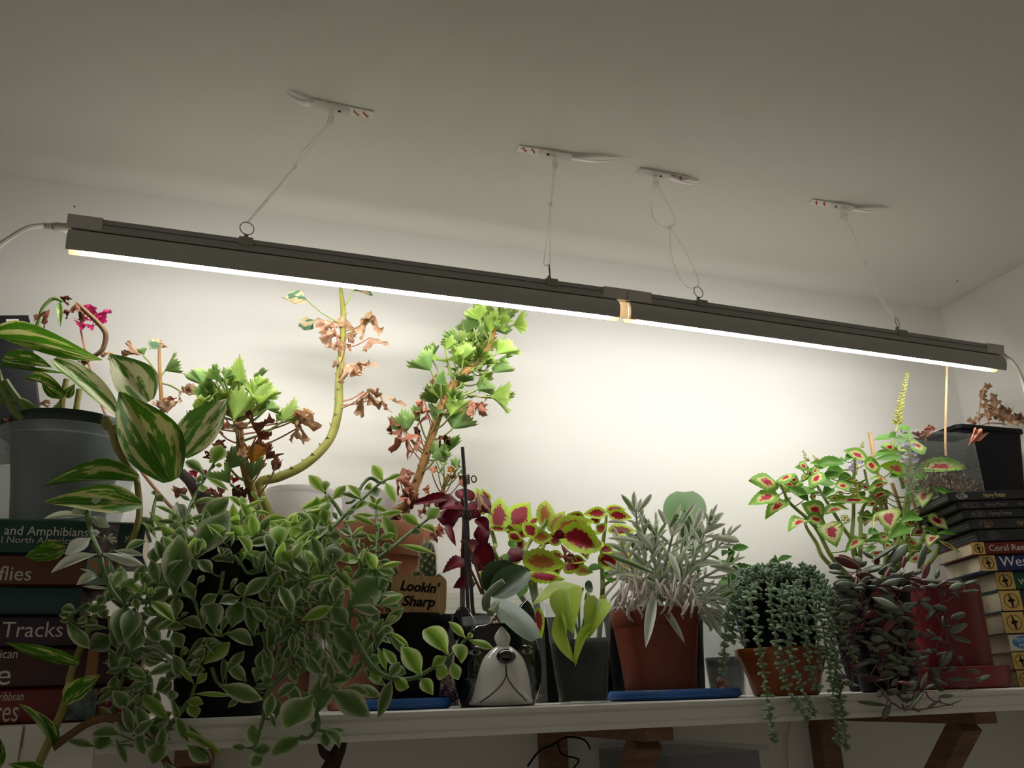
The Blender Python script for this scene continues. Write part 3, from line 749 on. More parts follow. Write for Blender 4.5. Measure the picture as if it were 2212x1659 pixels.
for i, (yb, yt, xl) in enumerate(dv):
    p = corner(xl, (yb+yt)/2, YR-0.004); zt = P(xl, yt, YR-0.004).z; T = zt-zb-0.0003
    lab = ['glossy grey disc case at the bottom of the disc case pile', 'black disc case with a round portrait, second from the bottom of its pile', 'black disc case in the middle of its pile', 'black disc case second from the top of its pile', 'black disc case with gold lettering on top of its pile'][i]
    root = thing('dvd_case', lab, 'dvd case', Vector((p.x, p.y, zb)), 'disc cases on the field guides')
    M = Matrix.Translation((p.x, p.y, zb)) @ Matrix.Rotation(YAW, 4, 'Z')
    Ld = min(0.19, (WALL_X-0.02-p.x)/math.cos(YAW))
    casebox(M, Ld, 0.135, T, root, 'case', M_case)
    patch(root, M, 0.002, Ld-0.002, T*0.06, T*0.94, M_sleeve, 'sleeve')
    for k in (0.3, 0.55): MB().box(-0.0004, 0.0003, 0.006, 0.128, T*k, T*k+0.0007, M).build('case_edge', M_clip, root, smooth=False)
    patch(root, M, [0.016, 0.014, 0.012, 0.006, 0.012][i], [0.034, 0.036, 0.034, 0.036, 0.030][i], T*0.12, T*0.88, plain('cover_vignette', [(0.10, 0.10, 0.11), (0.30, 0.16, 0.09), (0.16, 0.13, 0.13), (0.17, 0.13, 0.14), (0.40, 0.40, 0.33)][i], 0.4, col2=[(0.05, 0.05, 0.06), (0.03, 0.02, 0.02), (0.04, 0.04, 0.05), (0.05, 0.05, 0.06), (0.03, 0.04, 0.04)][i], nscale=200), 'cover_vignette', 'oval', y=-0.0007)
    gold = plain('title_foil', [(0.22, 0.22, 0.23), (0.50, 0.33, 0.14), (0.27, 0.27, 0.28), (0.32, 0.31, 0.31), (0.62, 0.48, 0.22)][i], 0.4, 0.5)
    text('Harry Potter', T*0.72, M @ Matrix.Translation(([0.078, 0.072, 0.040, 0.043, 0.054][i], -0.0008, T*0.26)) @ Matrix.Rotation(math.pi/2, 4, 'X'), gold, root, width=0.034)
    if i == 3: text('Harry', T*0.72, M @ Matrix.Translation((0.092, -0.0008, T*0.26)) @ Matrix.Rotation(math.pi/2, 4, 'X'), gold, root, width=0.016)
    zb = zt
DVDTOP = zb

# ------------------------------------------------------------------ pots and tubs
def lathe_pot(root, c, rt, rb, h, mat, name='pot', rim=0.0, rimh=0.0, wall=0.0018, seg=36, square=0.0, foot=0.0):
    """a thin-walled vessel standing at c; rim is an overhanging collar"""
    rm = rt-rim; k = (rm-rb)/h
    out_ = [(0.0005, 0.0), (rb*0.92, 0.0), (rb, 0.0015)]
    if foot: out_ = [(0.0005, 0.003), (rb*0.86, 0.003), (rb*0.9, 0.0), (rb, 0.0), (rb, 0.002)]
    if rim: out_ += [(rm-k*rimh, h-rimh), (rt-0.0008, h-rimh-0.0004), (rt, h-rimh+0.0012), (rt+0.0006, h-0.0015), (rt, h)]
    else: out_ += [(rb+(rt-rb)*0.5, h*0.5), (rt, h-0.001), (rt-0.0004, h)]
    inn = [(rt-wall, h), (rt-wall, h-max(rimh, 0.004)), (rb-wall+0.0002, 0.0035), (0.0005, 0.0035)]
    f = None
    if square:
        def f(a, z):
            e = 2.0+square*6; return min(1.25, (abs(math.cos(a))**e+abs(math.sin(a))**e)**(-1/e))
    mb = MB(); mb.lathe(out_+inn, c, seg, rip=f)
    return mb.build(name, mat, root)
def soil(root, c, r, z, mat=None, name='soil', amp=0.003):
    mb = MB(); n = 5; seg = 22; vs = [Vector((c[0], c[1], z+0.002))]
    for i in range(1, n+1):
        for k in range(seg):
            a = 2*math.pi*k/seg; rr = r*i/n
            q = Vector((c[0]+rr*math.cos(a), c[1]+rr*math.sin(a), z)); q.z += amp*mnoise.noise(q*150)
            vs.append(q)
    fs = [(0, 1+k, 1+(k+1) % seg) for k in range(seg)]
    for i in range(n-1):
        for k in range(seg):
            a = 1+i*seg+k; b = 1+i*seg+(k+1) % seg; fs.append((a, a+seg, b+seg, b))
    mb.add(vs, fs); return mb.build(name, mat or M_soil, root)
def place(px, ybot, ytop, wt, wb, Y, zbase):
    """base centre, radii and height of a round vessel read off the photograph"""
    b = P(px, ybot, Y); t = P(px, ytop, Y); s = mpp(b)
    return Vector((b.x, Y, zbase)), wt/2*mpp(t), wb/2*s, t.z-zbase

def stem_mesh(root, pts, rad, mat, name='stem', seg=9, k=4):
    mb = MB(); mb.tube(pts, rad, seg, k); return mb.build(name, mat, root)
def nearest(p, line):
    best = None
    for a, b in zip(line[:-1], line[1:]):
        d = b-a; t = max(0, min(1, (p-a).dot(d)/max(d.length_squared, 1e-9))); q = a+d*t
        if best is None or (q-p).length < best[0]: best = ((q-p).length, q)
    return best[1]

# ------------------------------------------------------------------ leaf materials
G = dict
L_apt = leafmat('rosevine_leaf', [(0.0, (0.13, 0.24, 0.06)), (0.42, (0.175, 0.29, 0.10)), (0.62, (0.29, 0.38, 0.20)), (0.78, (0.56, 0.62, 0.42)), (1.0, (0.66, 0.70, 0.54))], namp=0.4, rough=0.42, tr=0.42)
L_lime = leafmat('rosevine_young_and_lit_leaf', [(0.0, (0.24, 0.44, 0.07)), (0.5, (0.33, 0.53, 0.11)), (0.72, (0.60, 0.72, 0.32)), (1.0, (0.70, 0.78, 0.45))], namp=0.3, rough=0.42, tr=0.5)  # young leaves, and upper leaves with the lamp's light put into their colour
L_pale = leafmat('rosevine_white_leaf', [(0.0, (0.60, 0.68, 0.50)), (0.4, (0.70, 0.73, 0.62)), (1.0, (0.74, 0.76, 0.68))], namp=0.3, rough=0.5, tr=0.35, vary=0.08)
M_aptstem = plain('rosevine_stem', (0.14, 0.24, 0.07), 0.5, 0.35, noise=0.3, nscale=80)
L_poth = leafmat('vine_leaf', [(0.0, (0.045, 0.15, 0.016)), (0.52, (0.085, 0.23, 0.022)), (0.555, (0.20, 0.33, 0.05)), (0.60, (0.56, 0.58, 0.24)), (1.0, (0.64, 0.62, 0.33))], dist='streak', nscale=1.0, namp=1.7, stretch=(2.4, 6.0), rough=0.42, tr=0.3, spec=0.3, vary=0.15, vein=0.35)
L_poth2 = leafmat('vine_leaf_pale', [(0.0, (0.06, 0.17, 0.03)), (0.46, (0.11, 0.24, 0.045)), (0.50, (0.34, 0.42, 0.18)), (0.55, (0.64, 0.65, 0.40)), (1.0, (0.70, 0.70, 0.48))], dist='streak', nscale=1.0, namp=1.7, stretch=(2.0, 4.6), rough=0.42, tr=0.3, spec=0.3, vary=0.1, vein=0.3)
M_vine = plain('vine_stem', (0.34, 0.30, 0.08), 0.45, 0.4, noise=0.35, nscale=40)
M_vine_dk = plain('vine_brown_stem', (0.20, 0.11, 0.045), 0.6, 0.3, noise=0.4, nscale=60)
M_vine_gr = plain('vine_green_stem', (0.18, 0.28, 0.06), 0.45, 0.4, noise=0.2, nscale=40)
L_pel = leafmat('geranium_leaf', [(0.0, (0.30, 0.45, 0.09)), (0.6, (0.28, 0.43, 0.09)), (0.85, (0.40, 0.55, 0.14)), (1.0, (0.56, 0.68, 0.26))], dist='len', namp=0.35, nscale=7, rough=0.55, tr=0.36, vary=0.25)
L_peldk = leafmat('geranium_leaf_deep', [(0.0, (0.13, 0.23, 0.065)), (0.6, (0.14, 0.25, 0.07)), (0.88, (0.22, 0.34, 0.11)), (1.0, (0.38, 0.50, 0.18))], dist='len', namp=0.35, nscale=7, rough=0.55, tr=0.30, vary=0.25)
L_dry = leafmat('dry_leaf', [(0.0, (0.30, 0.17, 0.11)), (0.45, (0.48, 0.30, 0.20)), (0.7, (0.64, 0.43, 0.30)), (1.0, (0.70, 0.52, 0.38))], dist='n', namp=1.6, nscale=3, rough=0.75, tr=0.25, vary=0.25, spec=0.15)
L_drydk = leafmat('dry_dark_leaf', [(0.0, (0.06, 0.022, 0.015)), (0.5, (0.16, 0.06, 0.035)), (1.0, (0.28, 0.12, 0.07))], dist='n', namp=1.5, nscale=3, rough=0.7, tr=0.12, vary=0.3, spec=0.2)
L_dryred = leafmat('dry_red_leaf', [(0.0, (0.28, 0.11, 0.075)), (0.5, (0.44, 0.20, 0.14)), (1.0, (0.60, 0.33, 0.24))], dist='n', namp=1.5, nscale=4, rough=0.75, tr=0.22, vary=0.25, spec=0.15)
L_amber = leafmat('amber_leaf', [(0.0, (0.42, 0.16, 0.03)), (0.6, (0.55, 0.25, 0.05)), (1.0, (0.35, 0.18, 0.05))], dist='len', namp=0.6, nscale=5, rough=0.6, tr=0.3, vary=0.1)
L_ivy = leafmat('ivy_geranium_leaf', [(0.0, (0.07, 0.14, 0.08)), (0.42, (0.10, 0.19, 0.11)), (0.52, (0.55, 0.50, 0.30)), (0.75, (0.62, 0.36, 0.18)), (1.0, (0.58, 0.36, 0.2))], dist='n', namp=1.8, nscale=1.6, rough=0.55, tr=0.25, vary=0.12)
M_pelstem = plain('geranium_stem', (0.36, 0.36, 0.08), 0.5, 0.35, noise=0.18, nscale=50)
M_pelbark = plain('geranium_bark', (0.40, 0.22, 0.07), 0.6, 0.3, noise=0.4, nscale=70, bump=0.3)
M_petiole = plain('geranium_petiole', (0.28, 0.36, 0.10), 0.5, 0.35)
M_petdry = plain('dry_petiole', (0.48, 0.22, 0.13), 0.6, 0.3)
M_scale = plain('stem_scale', (0.52, 0.38, 0.22), 0.7, 0.2)
M_scalered = plain('stem_scale_red', (0.40, 0.12, 0.05), 0.7, 0.2)
L_col = leafmat('lime_coleus_leaf', [(0.0, (0.26, 0.018, 0.03)), (0.52, (0.24, 0.016, 0.026)), (0.58, (0.34, 0.11, 0.03)), (0.64, (0.42, 0.52, 0.05)), (0.80, (0.40, 0.60, 0.06)), (1.0, (0.44, 0.62, 0.08))], dist='ellipse', namp=0.75, nscale=11, rough=0.5, tr=0.36, vary=0.15)
L_colb = leafmat('bronze_coleus_leaf', [(0.0, (0.32, 0.11, 0.03)), (0.50, (0.34, 0.15, 0.04)), (0.62, (0.40, 0.48, 0.06)), (1.0, (0.44, 0.60, 0.08))], dist='ellipse', namp=0.75, nscale=11, rough=0.5, tr=0.36, vary=0.15)
L_cold = leafmat('dark_coleus_leaf', [(0.0, (0.20, 0.012, 0.03)), (0.5, (0.14, 0.008, 0.022)), (1.0, (0.075, 0.006, 0.014))], dist='ellipse', namp=0.5, nscale=6, rough=0.45, tr=0.32, vary=0.25)
L_colr = leafmat('cream_coleus_leaf', [(0.0, (0.42, 0.018, 0.05)), (0.30, (0.40, 0.02, 0.05)), (0.35, (0.62, 0.55, 0.22)), (0.50, (0.60, 0.62, 0.24)), (0.62, (0.20, 0.38, 0.06)), (1.0, (0.19, 0.38, 0.07))], dist='ellipse', namp=0.75, nscale=11, rough=0.5, tr=0.33, vary=0.15)
L_colp = leafmat('cream_heart_coleus_leaf', [(0.0, (0.38, 0.012, 0.04)), (0.36, (0.38, 0.015, 0.04)), (0.42, (0.62, 0.60, 0.30)), (0.74, (0.58, 0.60, 0.26)), (0.86, (0.25, 0.42, 0.08)), (1.0, (0.22, 0.40, 0.07))], dist='ellipse', namp=0.75, nscale=11, rough=0.5, tr=0.33, vary=0.12)
L_colg = leafmat('green_coleus_leaf', [(0.0, (0.13, 0.27, 0.05)), (0.6, (0.10, 0.24, 0.04)), (1.0, (0.13, 0.30, 0.05))], dist='ellipse', namp=0.4, rough=0.5, tr=0.3, vary=0.2)
L_colk = leafmat('pink_coleus_leaf', [(0.0, (0.62, 0.10, 0.10)), (0.36, (0.62, 0.12, 0.11)), (0.44, (0.58, 0.60, 0.16)), (0.60, (0.34, 0.60, 0.05)), (1.0, (0.32, 0.60, 0.05))], dist='ellipse', namp=0.75, nscale=11, rough=0.5, tr=0.36, vary=0.1)
M_colstem = plain('coleus_stem', (0.26, 0.34, 0.08), 0.5, 0.35, noise=0.2, nscale=40)
M_coldk = plain('coleus_dark_stem', (0.10, 0.02, 0.03), 0.5, 0.35)
L_lav = leafmat('silver_leaf', [(0.0, (0.52, 0.57, 0.49)), (0.5, (0.58, 0.62, 0.55)), (0.85, (0.72, 0.74, 0.68)), (1.0, (0.78, 0.79, 0.74))], namp=0.2, rough=0.8, tr=0.35, spec=0.1, vary=0.15)
L_lavg = leafmat('silver_green_leaf', [(0.0, (0.16, 0.27, 0.10)), (0.5, (0.20, 0.31, 0.14)), (0.8, (0.58, 0.62, 0.52)), (1.0, (0.66, 0.69, 0.60))], namp=0.2, rough=0.8, tr=0.35, spec=0.1, vary=0.15)
M_lavdry = plain('silver_dry_leaf', (0.60, 0.53, 0.46), 0.85, 0.1, noise=0.25, nscale=60)
M_lavstem = plain('silver_stem', (0.40, 0.44, 0.36), 0.8, 0.1)
L_orch = leafmat('orchid_leaf', [(0.0, (0.020, 0.045, 0.016)), (0.06, (0.028, 0.06, 0.02)), (1.0, (0.038, 0.075, 0.026))], namp=0.1, rough=0.35, tr=0.12, spec=0.5, vary=0.1)
L_orchp = leafmat('orchid_leaf_grey', [(0.0, (0.14, 0.20, 0.14)), (0.05, (0.20, 0.26, 0.20)), (1.0, (0.24, 0.31, 0.25))], namp=0.12, rough=0.4, tr=0.12, spec=0.4, vary=0.05)
L_orchg = leafmat('orchid_leaf_green', [(0.0, (0.09, 0.17, 0.06)), (0.05, (0.13, 0.24, 0.10)), (1.0, (0.18, 0.29, 0.14))], namp=0.12, rough=0.4, tr=0.2, spec=0.4, vary=0.05)
L_chart = leafmat('chartreuse_leaf', [(0.0, (0.42, 0.58, 0.09)), (0.5, (0.48, 0.64, 0.12)), (1.0, (0.52, 0.66, 0.16))], namp=0.3, rough=0.4, tr=0.38, vary=0.08, vein=0.3)
L_mint = leafmat('seedling_leaf', [(0.0, (0.08, 0.20, 0.05)), (0.8, (0.10, 0.24, 0.06)), (1.0, (0.25, 0.38, 0.13))], namp=0.3, rough=0.5, tr=0.3, vary=0.25)
L_ruby = leafmat('ruby_bead_leaf', [(0.0, (0.12, 0.075, 0.08)), (0.25, (0.12, 0.155, 0.105)), (0.75, (0.14, 0.18, 0.125)), (1.0, (0.13, 0.085, 0.085))], dist='len', namp=0.5, nscale=4, rough=0.4, tr=0.0, spec=0.4, vary=0.3)
L_rubyr = leafmat('ruby_bead_red_leaf', [(0.0, (0.20, 0.04, 0.07)), (0.5, (0.15, 0.055, 0.05)), (1.0, (0.12, 0.04, 0.04))], dist='len', namp=0.4, rough=0.4, tr=0.0, vary=0.3)
M_rubystem = plain('ruby_stem', (0.20, 0.055, 0.11), 0.45, 0.4, noise=0.3, nscale=60)
L_sed = leafmat('sedum_leaf', [(0.0, (0.27, 0.40, 0.23)), (0.6, (0.32, 0.45, 0.30)), (1.0, (0.46, 0.56, 0.43))], dist='len', namp=0.4, rough=0.6, tr=0.18, spec=0.2, vary=0.3)
M_sedstem = plain('sedum_stem', (0.18, 0.24, 0.10), 0.6, 0.2)
M_pinkfl = leafmat('pink_petal', [(0.0, (0.42, 0.02, 0.14)), (0.5, (0.62, 0.06, 0.22)), (1.0, (0.70, 0.22, 0.36))], dist='n', namp=1.4, rough=0.6, tr=0.3, vary=0.2)
M_crimson = leafmat('crimson_petal', [(0.0, (0.22, 0.01, 0.04)), (0.5, (0.42, 0.02, 0.07)), (1.0, (0.50, 0.06, 0.12))], dist='n', namp=1.4, rough=0.6, tr=0.25, vary=0.25)
M_lilac = leafmat('lilac_petal', [(0.0, (0.45, 0.36, 0.66)), (1.0, (0.72, 0.66, 0.80))], dist='n', namp=1.2, rough=0.6, tr=0.3, vary=0.1)
M_spike = leafmat('coleus_flower_bud', [(0.0, (0.46, 0.48, 0.12)), (1.0, (0.66, 0.62, 0.22))], dist='n', namp=1.2, rough=0.6, tr=0.3, vary=0.2)
M_purple = plain('purple_shred', (0.07, 0.015, 0.08), 0.5, 0.4)

# ------------------------------------------------------------------ leaf shapes
def w_apt(t): return (0.10+0.02*t) if t < 0.10 else max(0.02, (math.sin(math.pi*min(1, ((t-0.06)/0.96))**0.92)**0.85))*(1.0 if t < 0.7 else 1-0.25*(t-0.7)/0.3)
def w_heart(t): return max(0.02, (0.30+0.70*math.sin(min(1, t/0.36)*math.pi/2)**0.85) if t < 0.36 else (1-((t-0.36)/0.64)**1.75))
def w_oval(t): return max(0.03, math.sqrt(max(0, 1-((t-0.52)/0.52)**2)))
def w_lance(t): return max(0.03, math.sin(math.pi*t**0.85)**0.7)
def w_lin(t): return max(0.06, min(1.0, 0.38+t*1.6)*(1 if t < 0.45 else 1-((t-0.45)/0.55)**2.6))
for mk, mt in (('a', L_apt), ('l', L_lime), ('p', L_pale)):
    leaf_mesh('apt0'+mk, w_apt, mt, 8, 4, 0.14, 0.10); leaf_mesh('apt1'+mk, w_apt, mt, 8, 4, 0.22, 0.45)
    leaf_mesh('apt2'+mk, w_apt, mt, 8, 4, -0.10, 0.30, wave=0.3); leaf_mesh('apt3'+mk, w_apt, mt, 8, 4, 0.20, -0.35, twist=0.5)
    leaf_mesh('apt4'+mk, w_apt, mt, 9, 4, 0.25, 0.85, twist=-0.4)
APT = {k: ['apt%d%s' % (i, k) for i in (0, 0, 1, 2, 3, 4)] for k in 'alp'}
for k, mt in (('pa', L_poth), ('pb', L_poth2), ('pc', L_chart)):
    leaf_mesh(k+'0', w_heart, mt, 18, 8, 0.16, 0.18, wave=0.15); leaf_mesh(k+'1', w_heart, mt, 18, 8, 0.40, 0.35, twist=0.35); leaf_mesh(k+'2', w_heart, mt, 18, 8, 0.28, -0.3, twist=-0.5)
    leaf_mesh(k+'3', w_heart, mt, 14, 6, 0.55, 0.7, twist=1.3)
for k, mt in (('fa', L_pel), ('fd', L_peldk)):
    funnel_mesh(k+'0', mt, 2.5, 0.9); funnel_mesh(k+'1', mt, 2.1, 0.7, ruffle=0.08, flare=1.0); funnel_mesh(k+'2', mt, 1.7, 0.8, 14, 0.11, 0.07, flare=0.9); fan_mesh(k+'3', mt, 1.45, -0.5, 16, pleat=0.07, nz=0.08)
for k, mt in (('da', L_dry), ('dd', L_drydk), ('dr', L_dryred)):
    funnel_mesh(k+'0', mt, 2.3, 0.75, 14, 0.03, 0.10, 8, nz=0.16); funnel_mesh(k+'1', mt, 2.7, 0.9, 14, 0.03, 0.12, 8, nz=0.24, flare=0.7); funnel_mesh(k+'2', mt, 2.0, 0.6, 14, 0.04, 0.14, 8, nz=0.20, flare=0.85); fan_mesh(k+'3', mt, 1.4, 0.9, 12, 0.05, 0.12, 8, nz=0.24)
funnel_mesh('amb', L_amber, 2.3, 0.8, 10, 0.08, 0.09, 5, nz=0.10)
for i in range(3): fan_mesh('iv%d' % i, L_ivy, 1.3, (0.6, -0.4, 0.9)[i], 7, 0.03, 0.03, 4, nz=(0.12, 0.2, 0.15)[i])
for k, mt in (('ca', L_col), ('cb', L_colb), ('cd', L_cold), ('cr', L_colr), ('cp', L_colp), ('cg', L_colg), ('ck', L_colk)):
    leaf_mesh(k+'0', w_heart, mt, 16, 4, 0.10, 0.12, teeth=1, tooth=0.05); leaf_mesh(k+'1', w_heart, mt, 16, 4, 0.20, 0.4, teeth=1, tooth=0.06, wave=0.25); leaf_mesh(k+'2', w_heart, mt, 16, 4, -0.12, 0.25, teeth=1, tooth=0.05, wave=0.3)
for k, mt in (('la', L_lav), ('lg', L_lavg)):
    leaf_mesh(k+'0', w_lin, mt, 9, 4, 0.22, 0.12); leaf_mesh(k+'1', w_lin, mt, 9, 4, 0.22, 0.55); leaf_mesh(k+'2', w_lin, mt, 9, 4, -0.25, -0.4)
leaf_mesh('or0', w_oval, L_orch, 10, 6, 0.10, 0.15); leaf_mesh('or1', w_oval, L_orchp, 12, 6, -0.05, 0.35); leaf_mesh('or2', w_oval, L_orchg, 10, 6, 0.14, 0.1)
leaf_mesh('mi0', w_heart, L_mint, 10, 4, 0.15, 0.3, teeth=1, tooth=0.08); leaf_mesh('mi1', w_heart, L_mint, 10, 4, 0.2, 0.1, teeth=1, tooth=0.08)
SP = [(0.0, 0.16), (0.12, 0.55), (0.32, 0.92), (0.55, 1.0), (0.78, 0.78), (0.93, 0.40), (1.0, 0.06)]
spindle_mesh('ru0', L_ruby, SP, 7, 0.06); spindle_mesh('ru1', L_ruby, SP, 7, -0.12); spindle_mesh('rr0', L_rubyr, SP, 7, 0.05)
spindle_mesh('se0', L_sed, [(0.0, 0.3), (0.25, 0.85), (0.6, 1.0), (0.9, 0.6), (1.0, 0.15)], 6, 0.05)
fan_mesh('pet', M_pinkfl, 0.9, 0.5, 4, 0.06, 0.05, 3, nz=0.2); fan_mesh('crm', M_crimson, 0.9, 0.6, 4, 0.08, 0.08, 3, nz=0.3); fan_mesh('lil', M_lilac, 0.8, 0.5, 3, 0.05, 0.05, 2)
spindle_mesh('bud', M_spike, [(0, 0.3), (0.4, 1.0), (0.8, 0.8), (1, 0.2)], 6)

UPT = 1.0
def leaves(root, crop, data, meshes, Yf, jit=0.008, tip=0.25, roll=0.35, name='leaf'):
    """leaves read off an enlarged view: base, tip and width; Yf gives the distance for a photo position"""
    res = []
    for d in data:
        b = crop(d[0], d[1]); t = crop(d[2], d[3]); w = crop.w(d[4])
        ms = meshes
        if len(d) > 5: ms = meshes[d[5]] if isinstance(d[5], str) else d[5]
        elif isinstance(meshes, dict): ms = meshes['']
        Y = (Yf(*b) if callable(Yf) else Yf) + random.uniform(-jit, jit)
        Lm = math.hypot(t[0]-b[0], t[1]-b[1])*mpp(P(b[0], b[1], Y))
        Yt = Y + random.uniform(-tip, tip*0.3)*Lm + 0.45*(b[1]-t[1])*mpp(P(b[0], b[1], Y))*UPT
        res.append(leafpx(root, ms, b, t, w, Y, Yt, random.uniform(-roll, roll), name))
    BASES.extend(q[0] for q in res)
    return res
BASES = []
STEMS = []
def stems(root, crop, lines, Y, rad, mat, name='stem'):
    for ln in lines:
        pts = [P(*crop(a, b), Y(*crop(a, b)) if callable(Y) else Y) for a, b in ln]
        n = len(pts); r = rad if isinstance(rad, (int, float)) else None
        rr = [rad*(1-0.45*i/(n-1)) for i in range(n)] if r else list(rad)
        stem_mesh(root, pts, rr, mat, name); STEMS.append(pts)

def petioles(root, bases, lines, r, mat, reach=0.09, name='petioles'):
    """thin stalks that tie every leaf base to the closest stem"""
    pts = []
    for ln in lines: pts += catmull(list(ln), [1]*len(ln), 6)[0]
    mb = MB()
    for B in bases:
        q = min(pts, key=lambda p: (p-B).length_squared); d = (q-B).length
        if 0.002 < d < reach: mb.tube([q, q.lerp(B, 0.5)+Vector((0, 0.002, -0.12*d)), B], [r*1.2, r, r*0.8], 5, 3)
    if mb.v: mb.build(name, mat, root)['kind'] = 'stuff'

class Mass:                        # leaves too many to pick apart, joined into one part
    def __init__(s): s.mb = MB(); s.mb.uv = []
    def add(s, me, M):
        o_ = len(s.mb.v); uvl = me.uv_layers[0].data; uvs = {lp.vertex_index: tuple(uvl[lp.index].uv) for lp in me.loops}
        for v in me.vertices: s.mb.v.append(tuple(M @ v.co)); s.mb.uv.append(uvs[v.index])
        for f in me.polygons: s.mb.f.append(tuple(i+o_ for i in f.vertices)); s.mb.mi.append(0)
    def build(s, mat, root): o = s.mb.build('leaf_mass', mat, root, sharp=False); o['kind'] = 'stuff'; return o

# ================================================================== things on the shelf
ID = Crop(0, 0, 1)
cA = Crop(0, 1040, 6.9125); cB = Crop(320, 1000, 6.9125); cC = Crop(320, 1240, 6.9125); cD = Crop(320, 1440, 5.027); cE = Crop(600, 1180, 5.925)
cF = Crop(640, 1000, 6.9125); cG = Crop(130, 1260, 6.9125); cH = Crop(540, 1000, 2.517); cI = Crop(0, 1380, 5.947)
cK = Crop(380, 760, 5.185); cL = Crop(820, 860, 5.185); cM = Crop(940, 1000, 2.963); cN = Crop(1280, 1000, 2.517); cQ = Crop(1800, 1180, 4.364)
cR = Crop(1560, 760, 3.385); cS = Crop(1960, 1240, 5.925); cZ = Crop(0, 600, 3.687); cY = Crop(560, 600, 3.687); cX = Crop(850, 640, 5.184)

# ---- variegated vine in a green pot nested in a clear tub, on the books
c, rt, rb, h = place(132, 1117, 948, 292, 225, 1.045, BOOKTOP_L)
tub = thing('plastic_tub', 'frosted clear food tub around the dark green pot on the book stack', 'tub', c)
lathe_pot(tub, c, rt, rb, h, M_frost, 'tub_wall', rim=0.0015, rimh=0.012, wall=0.001)
mb = MB(); mb.lathe([(rt+0.0012, h-0.013), (rt+0.003, h-0.0125), (rt+0.003, h-0.0115), (rt+0.0012, h-0.011)], c, 40); mb.build('tub_ridge', M_frost, tub)
root = thing('potted_vine', 'variegated trailing vine in a dark green nursery pot on the book stack', 'potted plant', c+Vector((0, 0, 0.0042)))
c2, rt2, rb2, h2 = place(126, 1114, 916, 236, 176, 1.045, BOOKTOP_L+0.0042)
lathe_pot(root, c2, rt2, min(rb2, rb-0.006), h2, M_dkgreen, rim=0.002, rimh=0.014)
soil(root, c2, rt2-0.003, c2.z+h2-0.006)
UPT = 0.15
pv = {'': ['pa0', 'pa1'], 'g': ['pa2', 'pa0'], 'w': ['pb0', 'pb1'], 't': ['pa3']}
leaves(root, cZ, [(-60, 480, 800, 618, 150, 't'), (-60, 430, 480, 545, 150), (-20, 700, 525, 775, 60, 'g'), (30, 640, 420, 730, 190, 'g')], pv, 1.0)
leaves(root, cZ, [(420, 655, 1005, 1140, 230, ['pb0']), (1180, 990, 885, 600, 350, ['pb0']), (200, 805, 525, 910, 95), (500, 960, 330, 830, 110, 'g'), (540, 960, 600, 850, 100, 'g'), (420, 1130, 470, 980, 60, 'g')], pv, 1.0)
leaves(root, cZ, [(1365, 1622, 950, 895, 460, ['pa0']), (1450, 1420, 1806, 950, 320, ['pb0']), (1108, 1620, 330, 1640, 240, '')], pv, 0.955, jit=0.004, roll=0.15)
leaves(root, cA, [(2110, 350, 675, 280, 490, ''), (990, 1010, 370, 1135, 300, 'g')], pv, 0.915, jit=0.003)
leaves(root, cI, [(700, 1440, 262, 822, 200, 't'), (845, 830, 1272, 450, 270), (1010, 330, 70, 60, 160, 'g'), (-60, 1700, -10, 1260, 160), (560, 1690, 100, 1620, 130, 'g')], pv, 0.87, jit=0.004)
leaves(root, cZ, [(470, 195, 480, 392, 48, 'g')], pv, 1.03)
def stemv(lines, Y, r, m, crop=cZ):
    for ln in lines: stem_mesh(root, [P(*crop(a, b), Y) for a, b in ln], r if isinstance(r, list) else [r]*len(ln), m)
stemv([[(660, 690), (720, 640), (800, 590), (830, 540), (842, 450), (790, 370), (690, 275), (615, 205)]], 1.04, [0.0025, 0.0022, 0.0028, 0.003, 0.0031, 0.003, 0.003, 0.0028], M_vine_dk)
stemv([[(240, 470), (285, 420), (310, 340), (335, 255), (385, 190), (435, 165), (500, 190)]], 1.03, [0.0036, 0.0034, 0.0022, 0.0022, 0.0022, 0.0022, 0.0015], M_vine_gr)
stemv([[(485, 1150), (500, 960), (530, 810)], [(590, 1140), (615, 1000), (632, 890)]], 1.03, 0.0033, M_vine)
stemv([[(-30, 730), (30, 900), (100, 1050), (190, 1130)], [(40, 820), (130, 950), (260, 1090), (400, 1150)], [(-40, 980), (60, 980), (180, 985), (270, 1040), (310, 1090)]], 1.0, 0.0038, M_vine_gr)
stemv([[(840, 1110), (890, 1220), (930, 1350), (1010, 1480), (1090, 1610)], [(900, 1215), (1000, 1290), (1100, 1390)], [(830, 1130), (860, 1190), (960, 1180), (1000, 1140)]], 0.96, 0.0038, M_vine)
pts = [P(*cZ(1090, 1610), 0.955), P(300, 1120, 0.93), P(262, 1220, 0.927), P(215, 1310, 0.925), P(158, 1440, 0.905), P(143, 1510, 0.89), P(115, 1580, 0.878), P(70, 1680, 0.872)]
stem_mesh(root, pts, [0.0032]*5+[0.0036]*3, M_vine)
stem_mesh(root, [P(118, 1612, 0.87), P(155, 1585, 0.868), P(195, 1560, 0.868), P(240, 1550, 0.87), P(290, 1562, 0.875), P(330, 1600, 0.88), P(385, 1690, 0.885)], 0.0034, M_vine_dk)
leaves(root, cZ, [(610, 190, 590, 350, 150, ['dd0']), (480, 150, 560, 190, 60, ['dd1']), (400, 250, 290, 390, 95, ['dd2']), (900, 590, 830, 640, 80, ['da1']), (120, 1090, 20, 1190, 80, ['dd0']), (700, 690, 640, 640, 60, ['dd1']), (290, 1010, 420, 1000, 50, ['da0'])], {}, 1.02, name='dry_leaf')

UPT = 1.0
